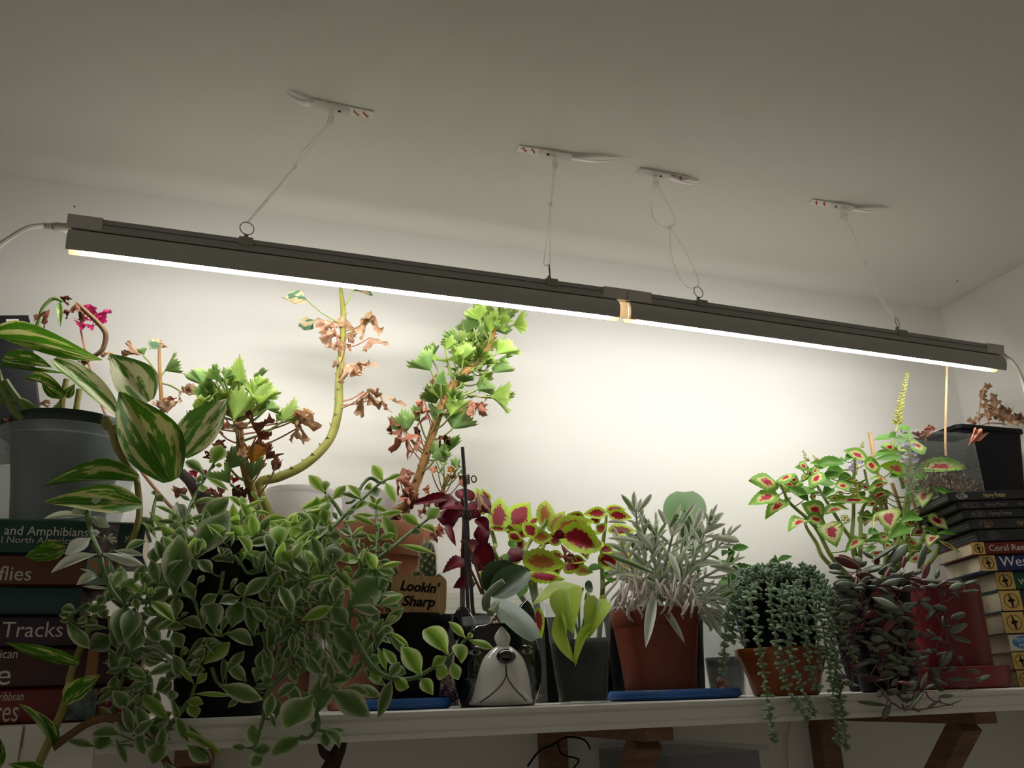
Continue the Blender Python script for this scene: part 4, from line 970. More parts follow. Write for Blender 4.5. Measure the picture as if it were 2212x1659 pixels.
# ---- ivy geranium with the pink flower, behind the vine
root = thing('ivy_geranium', 'straggly geranium with a withered pink flower behind the variegated vine', 'potted plant', P(400, 1140, 1.13)*1)
c, rt, rb, h = place(440, 1545, 1092, 130, 110, 1.13, SHELF_Z)
lathe_pot(root, c, rt, rb, h, M_clear, 'glass_jar', wall=0.0012, rim=0.001, rimh=0.006)
soil(root, c, rt-0.006, c.z+h*0.75)
b = c+Vector((0, 0, h*0.75))
stem_mesh(root, [b, P(415, 1060, 1.13), P(360, 960, 1.13), P(348, 850, 1.13), P(344, 770, 1.13), P(345, 750, 1.13)], [0.004, 0.0035, 0.003, 0.0025, 0.002, 0.0015], M_pelbark)
stem_mesh(root, [b, P(330, 1050, 1.14), P(230, 900, 1.14), P(188, 770, 1.14), P(172, 700, 1.14)], [0.002, 0.002, 0.0016, 0.0014, 0.0012], M_petdry)
stem_mesh(root, [b, P(450, 1090, 1.12), P(420, 1050, 1.12), P(390, 1020, 1.12)], [0.008, 0.008, 0.007, 0.006], plain('old_wood', (0.10, 0.08, 0.075), 0.7, noise=0.4, nscale=60))
for a in [(630, 380, 60), (700, 390, 55), (760, 270, 60), (830, 310, 55), (660, 240, 50), (740, 240, 50), (810, 360, 45), (690, 330, 50), (850, 280, 40), (660, 300, 50), (780, 330, 50), (640, 340, 40)]:
    ctr = cZ(700, 320); q = cZ(a[0], a[1])
    leafpx(root, 'pet', ((ctr[0]+q[0])/2, (ctr[1]+q[1])/2+4), (q[0]+(q[0]-ctr[0])*0.25, q[1]+(q[1]-ctr[1])*0.25), 30, 1.135, 1.12, random.uniform(-0.8, 0.8), 'petal')
leaves(root, cZ, [(1140, 620, 955, 545, 120, ['da0']), (1275, 570, 1200, 500, 150, ['iv0']), (1290, 560, 1310, 530, 60, ['da1']), (1310, 740, 1480, 680, 230, ['fd2']), (1290, 960, 1380, 1000, 110, ['dr0']), (1330, 1080, 1320, 960, 150, ['da2']), (1420, 910, 1500, 950, 160, ['da0']), (1450, 890, 1560, 930, 120, ['da3']), (1150, 620, 1120, 560, 80, ['fd0'])], {}, 1.13)
for a, q in [((1275, 800), (1272, 570)), ((1275, 800), (1325, 735)), ((1230, 730), (1140, 620)), ((1290, 840), (1430, 900)), ((1250, 1000), (1320, 1070))]:
    stem_mesh(root, [P(*cZ(*a), 1.13), P(*cZ((a[0]+q[0])/2, (a[1]+q[1])/2-10), 1.13), P(*cZ(*q), 1.13)], 0.0012, M_petiole)
leaves(root, cK, [(230, 1420, 180, 1300, 130, ['crm']), (300, 1400, 380, 1330, 120, ['crm']), (640, 1480, 680, 1400, 110, ['crm']), (260, 1560, 200, 1560, 90, ['crm']), (380, 1560, 420, 1540, 90, ['crm']), (450, 1640, 500, 1590, 150, ['crm']), (370, 1120, 330, 1150, 90, ['crm'])], {}, 1.10, name='petal')
leaves(root, cK, [(330, 1600, 400, 1540, 160, ['dr0']), (560, 1540, 450, 1560, 170, ['dr1']), (0, 1640, 60, 1500, 150, ['dr2']), (100, 1650, 30, 1500, 120, ['da2']), (640, 1440, 590, 1390, 90, ['da0']), (500, 1640, 380, 1600, 140, ['da1']), (300, 1180, 420, 1170, 60, ['dd1'])], {}, 1.10, name='dry_leaf')

# ---- crinkled geranium and the tall bare-stemmed one
def geranium(root, stem_pts, Y, rad, mat):
    pts = [P(x, y, Y) for x, y in stem_pts]; stem_mesh(root, pts, rad, mat, seg=9); return pts
WSC = 1.12
def pel_leaves(root, crop, data, Y, line, keys, petm=M_petiole, rp=0.0011, name='leaf', petiole=True, roll=0.6):
    for d in data:
        ms = d[5] if len(d) > 5 else keys
        B, T = leafpx(root, ms, crop(d[0], d[1]), crop(d[2], d[3]), crop.w(d[4])*WSC, Y+random.uniform(-0.025, 0.015), Y+random.uniform(-0.04, 0.03), random.uniform(-roll, roll), name)
        if petiole:
            q = nearest(B+Vector((0, 0, -0.02)), line)
            if (q-B).length > 0.004: stem_mesh(root, [q, q.lerp(B, 0.55)+Vector((0, 0, -0.004)), B], [rp*1.1, rp, rp], d[6] if len(d) > 6 else petm, 'petiole', 5, 3)
def scales(root, line, n, mat, rad, size=0.006):
    pts, rr = catmull(line, [rad]*len(line) if isinstance(rad, (int, float)) else list(rad), 8)
    for i in range(n):
        k = int(i*(len(pts)-2)/n); p = pts[k]; t = (pts[k+1]-p).normalized(); a = i*2.4
        x = Vector((1, 0, 0)) - t*t.x; x.normalize(); y = t.cross(x); d = x*math.cos(a)+y*math.sin(a)
        mb = MB(); q = p+d*rr[k]*0.9; s = t.cross(d)*size*0.35
        mb.add([q-s, q+s, q+d*size*0.7+t*size*0.6, q+t*size*0.25], [(0, 1, 2), (0, 2, 3), (1, 3, 2), (0, 3, 1)]); mb.build('stem_scale', mat, root)
FA = ['fa0', 'fa1', 'fa2', 'fa3']; FD = ['fd0', 'fd1', 'fd2', 'fd3']; DA = ['da0', 'da1', 'da2', 'da3']; DD = ['dd0', 'dd1', 'dd2', 'dd3']; DR = ['dr0', 'dr1', 'dr2', 'dr3']
c, rt, rb, h = place(618, 1500, 1290, 112, 90, 1.085, SHELF_Z)
root = thing('potted_geranium', 'bushy lime-green geranium with some browned leaves in a dull clay pot', 'potted plant', c)
lathe_pot(root, c, rt, rb, h, plain('dull_clay', (0.26, 0.12, 0.075), 0.8, noise=0.3, nscale=25), rim=0.003, rimh=0.018, wall=0.004)
soil(root, c, rt-0.006, c.z+h-0.012)
line = geranium(root, [(618, 1300), (600, 1200), (560, 1110), (545, 1065), (532, 1020), (520, 960), (517, 905)], 1.09, [0.006, 0.006, 0.0065, 0.0062, 0.006, 0.0055, 0.004], M_pelbark)
scales(root, line, 26, M_scalered, 0.0058)
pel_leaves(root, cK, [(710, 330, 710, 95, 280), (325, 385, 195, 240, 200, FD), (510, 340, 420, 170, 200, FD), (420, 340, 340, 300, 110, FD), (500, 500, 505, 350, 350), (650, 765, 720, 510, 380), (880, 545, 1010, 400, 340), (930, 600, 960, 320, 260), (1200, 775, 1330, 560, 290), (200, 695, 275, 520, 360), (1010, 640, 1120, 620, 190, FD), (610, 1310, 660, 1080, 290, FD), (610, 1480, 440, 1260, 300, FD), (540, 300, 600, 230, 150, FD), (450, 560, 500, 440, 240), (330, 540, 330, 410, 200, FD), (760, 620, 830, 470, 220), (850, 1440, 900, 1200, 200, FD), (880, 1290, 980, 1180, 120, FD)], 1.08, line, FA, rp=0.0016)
pel_leaves(root, cK, [(905, 935, 950, 650, 260, ['dd0'], M_petdry), (855, 1275, 920, 1020, 290, ['amb'], M_petdry), (1000, 1205, 1140, 1060, 180, ['dd2'], M_petdry), (890, 1010, 1050, 960, 190, ['dd1'], M_petdry), (405, 1030, 545, 1070, 110, ['dd1'], M_petdry), (1100, 1340, 1110, 1220, 100, ['dd3'], M_petdry), (460, 870, 560, 850, 120, ['dr0'], M_petdry), (640, 1640, 820, 1560, 170, ['dd3'], M_petdry), (110, 745, 180, 700, 80, ['dd0'], M_petdry), (520, 680, 560, 640, 90, ['dr1'], M_petdry), (760, 1190, 740, 1100, 90, ['da0'], M_petdry), (700, 880, 780, 800, 60, ['da1'], M_petdry)], 1.07, line, DD, name='dry_leaf')
pel_leaves(root, cY, [(440, 1080, 270, 1120, 90, ['da0'], M_petdry), (300, 1130, 420, 1210, 150, ['da1'], M_petdry), (300, 1200, 285, 1325, 90, ['da2'], M_petdry)], 1.09, line, DA, name='dry_leaf')

more = []
for k in range(12):
    x = random.uniform(330, 1050); y = random.uniform(300, 680); a = random.uniform(-2.8, -0.3); Lq = random.uniform(110, 180)
    more.append((x, y, x+Lq*math.cos(a)*0.8, y+Lq*math.sin(a)*0.8, random.uniform(170, 260), random.choice([FA, FD])))
pel_leaves(root, cK, more, 1.10, line, FA, rp=0.0014)
c, rt, rb, h = place(625, 1500, 1062, 150, 120, 1.19, SHELF_Z)
root = thing('potted_geranium', 'tall bare green-stemmed geranium with curled dry leaves in a milky tub', 'potted plant', c)
lathe_pot(root, c, rt, rb, h, M_milk, rim=0.002, rimh=0.008, wall=0.0012)
soil(root, c, rt-0.006, c.z+h*0.6)
ly = [(0, 1640), (150, 1590), (330, 1510), (480, 1390), (580, 1250), (630, 1050), (635, 850), (650, 650), (665, 480), (670, 290), (660, 180), (645, 60), (640, -40)]
line = [P(575, 1100, 1.16)]+[P(*cY(a, b), 1.15) for a, b in ly]
stem_mesh(root, [c+Vector((0, 0, h*0.6))]+line, [0.006, 0.0066]+[0.0064]*2+[0.0062]*4+[0.0058, 0.0052, 0.0046, 0.0042, 0.0034, 0.0022, 0.0015], M_pelstem, seg=10)
for i, p in enumerate(catmull(line[1:-3], [1]*len(line[1:-3]), 3)[0]):
    if i % 1 == 0:
        r = 0.0064-0.0001*i; mb = MB(); a = i*2.1
        d = Vector((math.cos(a), math.sin(a)*0.5-0.4, 0.1)).normalized(); q = p+d*r*0.95; s = Vector((-d.y, d.x, 0.3)).normalized()*0.004
        mb.add([q-s, q+s, q+d*0.0035+Vector((0, 0, 0.004)), q-s*0.3+Vector((0, 0, 0.004))], [(0, 1, 2), (0, 2, 3), (1, 3, 2), (0, 3, 1)]); mb.build('leaf_scar', M_scale, root)
pel_leaves(root, cY, [(380, 175, 195, 180, 165, ['iv0'], M_petiole), (745, 105, 890, 125, 95, ['iv2'], M_petiole), (445, 335, 310, 390, 120, ['iv1'], M_petdry), (850, 340, 920, 300, 110, ['iv0'], M_petiole), (870, 330, 880, 450, 180, ['da0'], M_petdry), (660, 300, 650, 440, 180, ['da2'], M_petdry), (580, 350, 465, 400, 120, ['da1'], M_petdry), (610, 430, 555, 510, 140, ['da0'], M_petdry), (700, 450, 745, 515, 120, ['da3'], M_petdry), (640, 500, 610, 570, 80, ['da1'], M_petdry), (690, 520, 700, 580, 70, ['da0'], M_petdry), (880, 475, 930, 575, 180, ['da2'], M_petdry), (690, 680, 760, 800, 200, ['da1'], M_petdry), (740, 700, 875, 735, 130, ['da2'], M_petdry), (640, 690, 605, 700, 60, ['da0'], M_petdry), (830, 905, 885, 1085, 190, ['da0'], M_petdry), (870, 900, 920, 960, 120, ['da1'], M_petdry), (960, 940, 1095, 1045, 100, ['da2'], M_petdry), (110, 1545, 130, 1455, 65, ['dd0'], M_petdry)], 1.14, line, DA, name='leaf', rp=0.0010)

# ---- tall crinkled geranium against the wall
c, rt, rb, h = place(790, 1505, 1070, 128, 96, 1.205, SHELF_Z)
root = thing('potted_geranium', 'tall leaning geranium with a scaly brown stem and ruffled green leaves', 'potted plant', c)
lathe_pot(root, c, rt, rb, h, M_milk, rim=0.003, rimh=0.006, wall=0.0012)
soil(root, c, rt-0.005, c.z+h*0.85)
ly = [(1180, 1800), (1240, 1659), (1300, 1500), (1370, 1270), (1440, 1060), (1500, 920), (1600, 790), (1720, 680), (1830, 540), (1860, 440), (1900, 320)]
line = [P(*cY(a, b), 1.16) for a, b in ly]
stem_mesh(root, [c+Vector((0, 0, h*0.85))]+line, [0.006, 0.006]+[0.0064]*6+[0.0055, 0.0048, 0.004, 0.003], M_pelbark, seg=9)
scales(root, line, 60, M_scalered, 0.006, 0.007)
pel_leaves(root, cX, [(960, 265, 955, 80, 310), (900, 360, 865, 200, 260, FD), (1090, 405, 1115, 240, 260), (1160, 315, 1270, 290, 160), (1340, 325, 1490, 200, 280), (1200, 210, 1190, 105, 130), (1290, 285, 1255, 200, 170, FD), (920, 545, 900, 360, 250, FD), (1000, 505, 1060, 420, 210), (700, 545, 570, 400, 240, FD), (840, 545, 765, 430, 270), (580, 605, 650, 490, 150), (600, 745, 555, 580, 380), (420, 835, 255, 620, 320, FD), (430, 705, 420, 550, 150, FD), (780, 705, 800, 570, 300), (960, 690, 960, 560, 220), (1000, 745, 1090, 630, 240), (1160, 645, 1320, 540, 320), (1170, 715, 1350, 715, 140, FD), (930, 985, 1060, 850, 320), (1120, 855, 1260, 800, 240, FD), (1000, 775, 1110, 770, 120, FD), (940, 1045, 1090, 1000, 230, FD), (1090, 1125, 1290, 1010, 280), (1100, 1140, 1370, 1210, 210), (530, 995, 560, 840, 140, FD), (480, 1205, 370, 1000, 280, FD), (560, 1185, 560, 1040, 300), (500, 1325, 420, 1220, 160, FD), (640, 1335, 740, 1210, 270), (660, 1485, 770, 1350, 340, FD), (830, 1130, 845, 1080, 120, FD), (690, 1170, 700, 1100, 160, FD), (300, 1415, 190, 1270, 190, FD), (140, 1525, 105, 1360, 310, FD)], 1.15, line, FA, rp=0.0013)
more = []
for k in range(26):                # leaves crowded along the top of the stem
    f = random.random(); x = 620+f*520+random.uniform(-150, 170); y = 1120-f*820+random.uniform(-120, 120); a = random.uniform(-2.9, 0.1); Lq = random.uniform(110, 170)
    more.append((x, y, x+Lq*math.cos(a)*0.8, y+Lq*math.sin(a)*0.8, random.uniform(180, 280), random.choice([FA, FD, FD])))
pel_leaves(root, cX, more, 1.175, line, FA, rp=0.0012)
pel_leaves(root, cY, [(1480, 1410, 1570, 1320, 180, FD), (1400, 1445, 1445, 1370, 170, FD)], 1.15, line, FD, rp=0.0013)
pel_leaves(root, cX, [(480, 870, 485, 1010, 120, ['dr2']), (340, 1155, 285, 1250, 100, ['dr0']), (380, 1290, 280, 1360, 130, ['dr1']), (860, 1165, 960, 1370, 190, ['dr2']), (900, 1190, 1010, 1310, 100, ['dr0'])], 1.14, line, DR, M_petdry, 0.0008, 'dry_leaf')
pel_leaves(root, cY, [(1150, 1195, 1060, 1295, 110, ['dr0']), (1285, 1250, 1160, 1360, 130, ['dr2']), (1170, 1270, 1115, 1400, 150, ['dr0']), (1045, 1105, 1085, 1240, 90, ['dd0']), (1440, 1255, 1490, 1330, 90, ['dd1']), (1230, 1190, 1260, 1250, 90, ['dd2']), (1140, 1515, 1190, 1620, 120, ['dr2']), (1120, 1600, 1160, 1659, 110, ['dr1'])], 1.14, line, DR, M_petdry, 0.0008, 'dry_leaf')
leaves(root, cL, [(450, 1060, 280, 1190, 170, ['dd0']), (520, 1130, 420, 1230, 180, ['dr0']), (600, 1110, 620, 1230, 170, ['dr1']), (330, 1110, 260, 1200, 140, ['dr2']), (300, 1000, 330, 1110, 150, ['dr1']), (480, 1020, 560, 1080, 150, ['dr3']), (280, 1330, 160, 1380, 150, ['dd1']), (330, 1250, 200, 1290, 170, ['da3']), (640, 1440, 700, 1540, 150, ['dr3']), (560, 1500, 640, 1600, 140, ['dd3']), (60, 1020, 130, 1060, 140, ['dr0']), (420, 1250, 510, 1320, 120, ['dd0']), (220, 1400, 300, 1470, 120, ['dd2'])], {}, 1.15, jit=0.02, roll=0.8, name='dry_leaf')
sh = [P(*cL(a, b), 1.14) for a, b in [(690, 1200), (705, 1050), (740, 930), (770, 850)]]
stem_mesh(root, sh, [0.003, 0.003, 0.0026, 0.0018], M_pelbark)
pel_leaves(root, cL, [(660, 850, 665, 770, 90), (720, 770, 715, 710, 80), (860, 790, 850, 690, 100), (880, 780, 920, 720, 100, FD), (800, 840, 800, 790, 70, ['amb']), (900, 830, 960, 800, 80, FD), (590, 850, 600, 780, 70, ['dr2'], M_petdry), (810, 920, 830, 870, 70, ['dr0'], M_petdry), (630, 690, 680, 620, 150, FD), (890, 960, 960, 920, 60, ['dr1'], M_petdry)], 1.135, sh, FD, rp=0.0009)

# ---- white tubs, terracotta pot and cactus pot
c, rt, rb, h = place(795, 1508, 1145, 246, 170, 1.085, SHELF_Z)
root = thing('terracotta_pot', 'wide terracotta pot with a thick rim behind the rose vine shoots', 'pot', c)
lathe_pot(root, c, rt, rb, h, M_terra, rim=0.006, rimh=0.040, wall=0.006)
soil(root, c, rt-0.009, c.z+h-0.02)

c, rt, rb, h = place(872, 1533, 1512, 205, 205, 0.985, SHELF_Z)
def lid(c, r, h, label):
    root = thing('blue_saucer', label, 'saucer', c, 'blue saucers under pots')
    mb = MB(); mb.lathe([(0.0005, 0.0), (r*0.93, 0.0), (r*0.985, 0.002), (r, 0.005), (r*0.985, h-0.0025), (r*0.955, h), (r*0.93, h-0.001), (r*0.90, h*0.45), (0.0005, h*0.45)], c, 48)
    mb.build('lid_dish', M_bluelid, root); 
    mb = MB(); mb.lathe([(r*0.99, 0.0028), (r*1.018, 0.0035), (r*1.018, 0.0050), (r*0.99, 0.0056)], c, 48); mb.build('lid_ridge', M_bluelid, root)
lid(c, rt, 0.0115, 'round blue plastic saucer under the black cactus pot')
zc = SHELF_Z+0.0115*0.45+0.0004
cb, rt, rb, h = place(884, 1512, 1331, 176, 124, 0.985, zc)
root = thing('potted_cactus', 'small column cactus with white spines in a black nursery pot', 'potted plant', cb)
lathe_pot(root, cb, rt, rb, h, M_black, rim=0.0025, rimh=0.012)
soil(root, cb, rt-0.003, cb.z+h-0.004, M_peat)
M_cact = plain('cactus_skin', (0.045, 0.085, 0.035), 0.6, 0.3, noise=0.3, nscale=60)
M_spine = plain('cactus_spine', (0.72, 0.66, 0.46), 0.6, 0.2)
M_spiney = plain('cactus_spine_yellow', (0.62, 0.44, 0.16), 0.6, 0.2)
def cactus(px, y0, y1, w, Y, ms, n=70):
    a = P(px, y0, Y); b = P(px+3, y1, Y); r = w/2*mpp(a); H = (b-a).length; t = (b-a).normalized()
    mb = MB(); M = Matrix.Translation(a) @ t.to_track_quat('Z', 'Y').to_matrix().to_4x4()
    prof = [(0.0003, 0), (r*0.85, 0.0), (r*0.95, H*0.2), (r, H*0.55), (r*0.9, H*0.8), (r*0.6, H*0.95), (0.0003, H)]
    mb.lathe(prof, (0, 0, 0), 26, M=M, rip=lambda an, z: 1+0.07*math.cos(an*13)); body = mb.build('cactus_column', M_cact, root)
    sp = MB()
    for i in range(n):
        f = (i+0.5)/n; an = i*2.39996; z = H*(0.02+0.98*f); rr = r*(1.03 if f < 0.75 else math.sqrt(max(0.02, 1-((f-0.75)/0.26)**2)))
        d = Vector((math.cos(an), math.sin(an), 0)); o = d*rr+Vector((0, 0, z))
        for k in range(9):
            q = 2*math.pi*k/9; tang = Vector((-d.y, d.x, 0)); e = o+(tang*math.cos(q)+Vector((0, 0, 1))*math.sin(q))*r*0.48+(d+Vector((0, 0, f*f)))*r*0.26
            s = Vector((0.00018, 0.00018, 0))
            sp.add([M @ (o-s), M @ (o+s), M @ (o+Vector((0, 0, 0.0003))), M @ e], [(0, 1, 3), (1, 2, 3), (2, 0, 3)])
    sp.build('spines', ms, body)['kind'] = 'stuff'
cactus(922, 1330, 1168, 36, 0.995, M_spine, 110)
cactus(846, 1330, 1222, 30, 0.985, M_spiney, 60)
cactus(896, 1330, 1232, 26, 0.985, M_spiney, 40)
cactus(945, 1330, 1240, 24, 0.99, M_spine, 40)
# wooden sign on a stake
Ys = 0.945
root = thing('plant_sign', 'small bamboo sign lettered in black, standing in the cactus pot', 'sign', P(905, 1325, Ys))
o = P(843, 1324, Ys); ux = (P(963, 1328, Ys)-o); wS = ux.length; ux.normalize(); uz = (P(849, 1241, Ys)-o); hS = uz.length; uz = (uz-ux*uz.dot(ux)).normalized()
uy = uz.cross(ux); MS = Matrix(((ux.x, uy.x, uz.x, o.x), (ux.y, uy.y, uz.y, o.y), (ux.z, uy.z, uz.z, o.z), (0, 0, 0, 1)))
r = hS*0.16; out_ = []
for (cx, cz, a0) in ((wS-r, r, -90), (wS-r, hS-r, 0), (r, hS-r, 90), (r, r, 180)):
    for k in range(6): a = math.radians(a0+18*k); out_.append((cx+r*math.cos(a), cz+r*math.sin(a)))
mb = MB(); mb.poly([MS @ Vector((x, 0.0, z)) for x, z in out_], 0.0026, uy); mb.build('board', [M_bamboo], root, smooth=False)
mb = MB(); mb.poly([MS @ Vector(((x-wS/2)*1.006+wS/2, 0.0004, (z-hS/2)*1.006+hS/2)) for x, z in out_], 0.0018, uy); mb.build('board_edge', M_bambooedge, root, smooth=False)
MB().box(wS*0.46, wS*0.56, 0.003, 0.005, -0.03, hS*0.4, MS).build('stake', M_bamboo, root, smooth=False)
RX = Matrix.Rotation(math.pi/2, 4, 'X'); bo = hS*0.012
text("Lookin'", hS*0.36, MS @ Matrix.Translation((wS*0.15, -0.0004, hS*0.60)) @ Matrix.Rotation(-0.035, 4, 'Y').inverted() @ RX, M_ink, root, width=wS*0.73, bold=bo, shear=0.25)
text('Sharp', hS*0.36, MS @ Matrix.Translation((wS*0.20, -0.0004, hS*0.20)) @ RX, M_ink, root, width=wS*0.60, bold=bo, shear=0.25)

# ---- glass tank with moss behind the dog
p0 = P(946, 1500, 1.07); p1 = P(1183, 1500, 1.07); zt = P(1060, 1268, 1.07).z
root = thing('plastic_tank', 'clear rectangular tank with damp moss behind the dog planter', 'tank', Vector(((p0.x+p1.x)/2, 1.12, SHELF_Z)))
def tank(x0, x1, y0, y1, z0, z1, root, mat, th=0.0016):
    for (a, b, c_, d, n) in ((x0, x1, y0, y0+th, 'pane'), (x0, x1, y1-th, y1, 'pane'), (x0, x0+th, y0+th, y1-th, 'pane'), (x1-th, x1, y0+th, y1-th, 'pane')):
        MB().box(a, b, c_, d, z0+0.0012, z1).build(n, mat, root, smooth=False)
    MB().box(x0, x1, y0, y1, z0, z0+0.0011).build('base_pane', mat, root, smooth=False)
tank(p0.x, p1.x, 1.07, 1.14, SHELF_Z, zt, root, M_glass)
for z in (zt-0.016, zt-0.028): MB().box(p0.x-0.0012, p1.x+0.0012, 1.0688, 1.0699, z, z+0.002).build('moulded_rib', M_clear, root, smooth=False)
mb = MB()
for k in range(500):
    x = random.uniform(p0.x+0.004, p1.x-0.004); y = random.uniform(1.0735, 1.135); z = SHELF_Z+0.002+abs(random.gauss(0, 0.022)); d = Vector((random.gauss(0, 1), random.gauss(0, 0.6), random.gauss(0, 0.5))).normalized()*0.009
    q0, q1 = Vector((x, y, z)), Vector((x, y, z))+d
    q0.x = max(min(q0.x, p1.x-0.003), p0.x+0.003); q1.x = max(min(q1.x, p1.x-0.003), p0.x+0.003); q1.z = max(q1.z, SHELF_Z+0.002); q1.y = max(min(q1.y, 1.137), 1.0735)
    mb.tube([q0, q1], 0.0008, 4, 1)
mb.build('moss', M_peat, root)['kind'] = 'stuff'
mb = MB()
for k in range(60):
    a = P(random.uniform(945, 985), random.uniform(1497, 1526), random.uniform(0.98, 1.03)); a.z = max(a.z, SHELF_Z+0.001)
    b_ = a+Vector((random.gauss(0, 0.008), random.gauss(0, 0.005), abs(random.gauss(0, 0.008)))); mb.tube([a, (a+b_)/2+Vector((0, 0, 0.003)), b_], 0.0006, 4, 2)
tag(mb.build('paper_shred', M_purple), 'small tangle of purple shreds on the shelf beside the dog planter', 'shreds')['kind'] = 'stuff'

# ---- ceramic dog planter with the orchid
Yd = 0.968
bc = P(1074, 1527, Yd-0.048); sc = mpp(bc)
cx0 = P(1074, 1500, Yd).x; base = Vector((cx0, Yd, SHELF_Z)); Hd = P(1074, 1352, Yd-0.03).z-SHELF_Z
Rx = 97*mpp(P(1074, 1450, Yd))
root = thing('dog_planter', 'glossy black and white ceramic dog-head planter with a scowling face', 'planter', base)
Md = Matrix.Translation(base) @ Matrix.Rotation(math.radians(-8), 4, 'Z')
def rad(f):                       # half width over height fraction
    return Rx*(0.80+0.20*math.sin(min(1, f/0.42)*math.pi/2) if f < 0.42 else 1.0-0.20*((f-0.42)/0.58)**2.0)
DEP = 0.92
def surf(x, f, off=0.0):          # point on the front of the head
    a = rad(f); y = -DEP*a*math.sqrt(max(0.0, 1-(min(abs(x)/a, 0.999))**2.3))
    return Vector((x, y-off, f*Hd))
mb = MB(); seg = 44; nz = 14; vs = []; fs = []
for i in range(nz+1):
    f = i/nz; a = rad(f)
    for k in range(seg):
        an = 2*math.pi*k/seg; ca, sa = math.cos(an), math.sin(an); e = 2/2.3
        vs.append(Md @ Vector((a*math.copysign(abs(ca)**e, ca), DEP*a*math.copysign(abs(sa)**e, sa), f*Hd)))
n0 = len(vs)
for i, (s_, z) in enumerate(((0.96, 1.03), (0.86, 1.035), (0.80, 1.02), (0.78, 0.70))):
    for k in range(seg):
        an = 2*math.pi*k/seg; a = rad(1.0)*s_; vs.append(Md @ Vector((a*math.cos(an), DEP*a*math.sin(an), z*Hd)))
for i in range(nz+4):
    for k in range(seg): k2 = (k+1) % seg; fs.append((i*seg+k, i*seg+k2, (i+1)*seg+k2, (i+1)*seg+k))
fs.append(tuple(range(seg-1, -1, -1))); fs.append(tuple((nz+4)*seg+k for k in range(seg)))
mb.add(vs, fs); mb.build('head', M_gloss, root)
for sx in (-1, 1):                # ears: cupped upright blades
    mb = MB(); vs = []; n = 9
    c0 = Vector((sx*Rx*0.63, 0.004, Hd*0.86)); tipz = Hd*(1.30 if sx < 0 else 1.36)
    for i in range(n+1):
        f = i/n; w = Rx*0.30*math.sqrt(max(0.02, 1-f**2.2)); z = c0.z+(tipz-c0.z)*f; ox = c0.x+sx*Rx*0.12*f
        for k in range(10):
            an = 2*math.pi*k/10; vs.append(Md @ Vector((ox+w*math.cos(an), c0.y+0.011*math.sin(an)*(1-0.6*f)-0.004*f*0, z)))
    fs = [(i*10+k, i*10+(k+1) % 10, (i+1)*10+(k+1) % 10, (i+1)*10+k) for i in range(n) for k in range(10)]+[tuple(n*10+k for k in range(10))]
    mb.add(vs, fs); mb.build('ear', M_gloss, root)
def patchsurf(outline, bulge, name, mat, parent, rings=7, lift=0.0004):
    """a glazed relief raised from the head: outline in (x / half width, height fraction)"""
    n = len(outline); cxp = sum(p[0] for p in outline)/n; czp = sum(p[1] for p in outline)/n
    vs = [Md @ surf(cxp*Rx, czp, lift+bulge)]; fs = []
    for i in range(1, rings+1):
        g = i/rings; hgt = lift*(1 if g < 1 else -3)+bulge*max(0.0, 1-g**2.4)
        for p in outline: vs.append(Md @ surf((cxp+(p[0]-cxp)*g)*Rx, czp+(p[1]-czp)*g, hgt))
    fs += [(0, 1+k, 1+(k+1) % n) for k in range(n)]
    for i in range(rings-1):
        for k in range(n): a = 1+i*n+k; b_ = 1+i*n+(k+1) % n; fs.append((a, a+n, b_+n, b_))
    mb = MB(); mb.add(vs, fs); return mb.build(name, mat, parent, sharp=False)
def smoothloop(pts, k=4):
    n = len(pts); o = []
    for i in range(n):
        p0, p1, p2, p3 = (Vector(pts[(i+j-1) % n]) for j in range(4))
        for j in range(k):
            t = j/k; o.append(0.5*((2*p1)+(p2-p0)*t+(2*p0-5*p1+4*p2-p3)*t*t+(3*p1-p0-3*p2+p3)*t**3))
    return [(q.x, q.y) for q in o]
muz = smoothloop([(-0.74, 0.0), (-0.68, 0.12), (-0.57, 0.40), (-0.44, 0.60), (-0.20, 0.73), (0.0, 0.76), (0.20, 0.73), (0.44, 0.60), (0.57, 0.40), (0.68, 0.12), (0.74, 0.0), (0.3, 0.0), (-0.3, 0.0)], 4)
muz = [(x, max(0.004, z)) for x, z in muz]
mz = patchsurf(muz, 0.0125, 'muzzle', M_white, root, 9)
patchsurf(smoothloop([(-0.10, 0.70), (-0.19, 0.84), (-0.10, 0.94), (0.0, 1.0), (0.10, 0.94), (0.19, 0.84), (0.10, 0.70), (0.0, 0.66)], 4), 0.0035, 'blaze', M_white, root)
mb = MB(); nc = Md @ surf(0, 0.60, 0.0150); mb.ball(nc, (Rx*0.21, 0.0085, Hd*0.092), 18, 12, M=Matrix.Rotation(math.radians(-8), 3, 'Z')); nose = mb.build('nose', M_gloss, root)
def bulge_at(x, f):                # how far the muzzle stands out there
    czp = sum(q[1] for q in muz)/len(muz); best = 0.0
    for q in muz:
        pass
    g = max(abs(x)/max(0.05, 0.72-0.75*max(0, f-0.02)), abs(f-czp)/0.36); return 0.0125*max(0.0, 1-min(1, g)**2.4)
mb = MB()
for sx in (-1, 1):
    pts = [(0.0, 0.50), (0.0, 0.40), (sx*0.06, 0.30), (sx*0.20, 0.20), (sx*0.36, 0.12), (sx*0.50, 0.06)]
    mb.tube([Md @ surf(x*Rx, f, 0.0009+bulge_at(x, f)) for x, f in pts], 0.0006, 6, 5)
mb.build('mouth_line', M_greyp, mz)
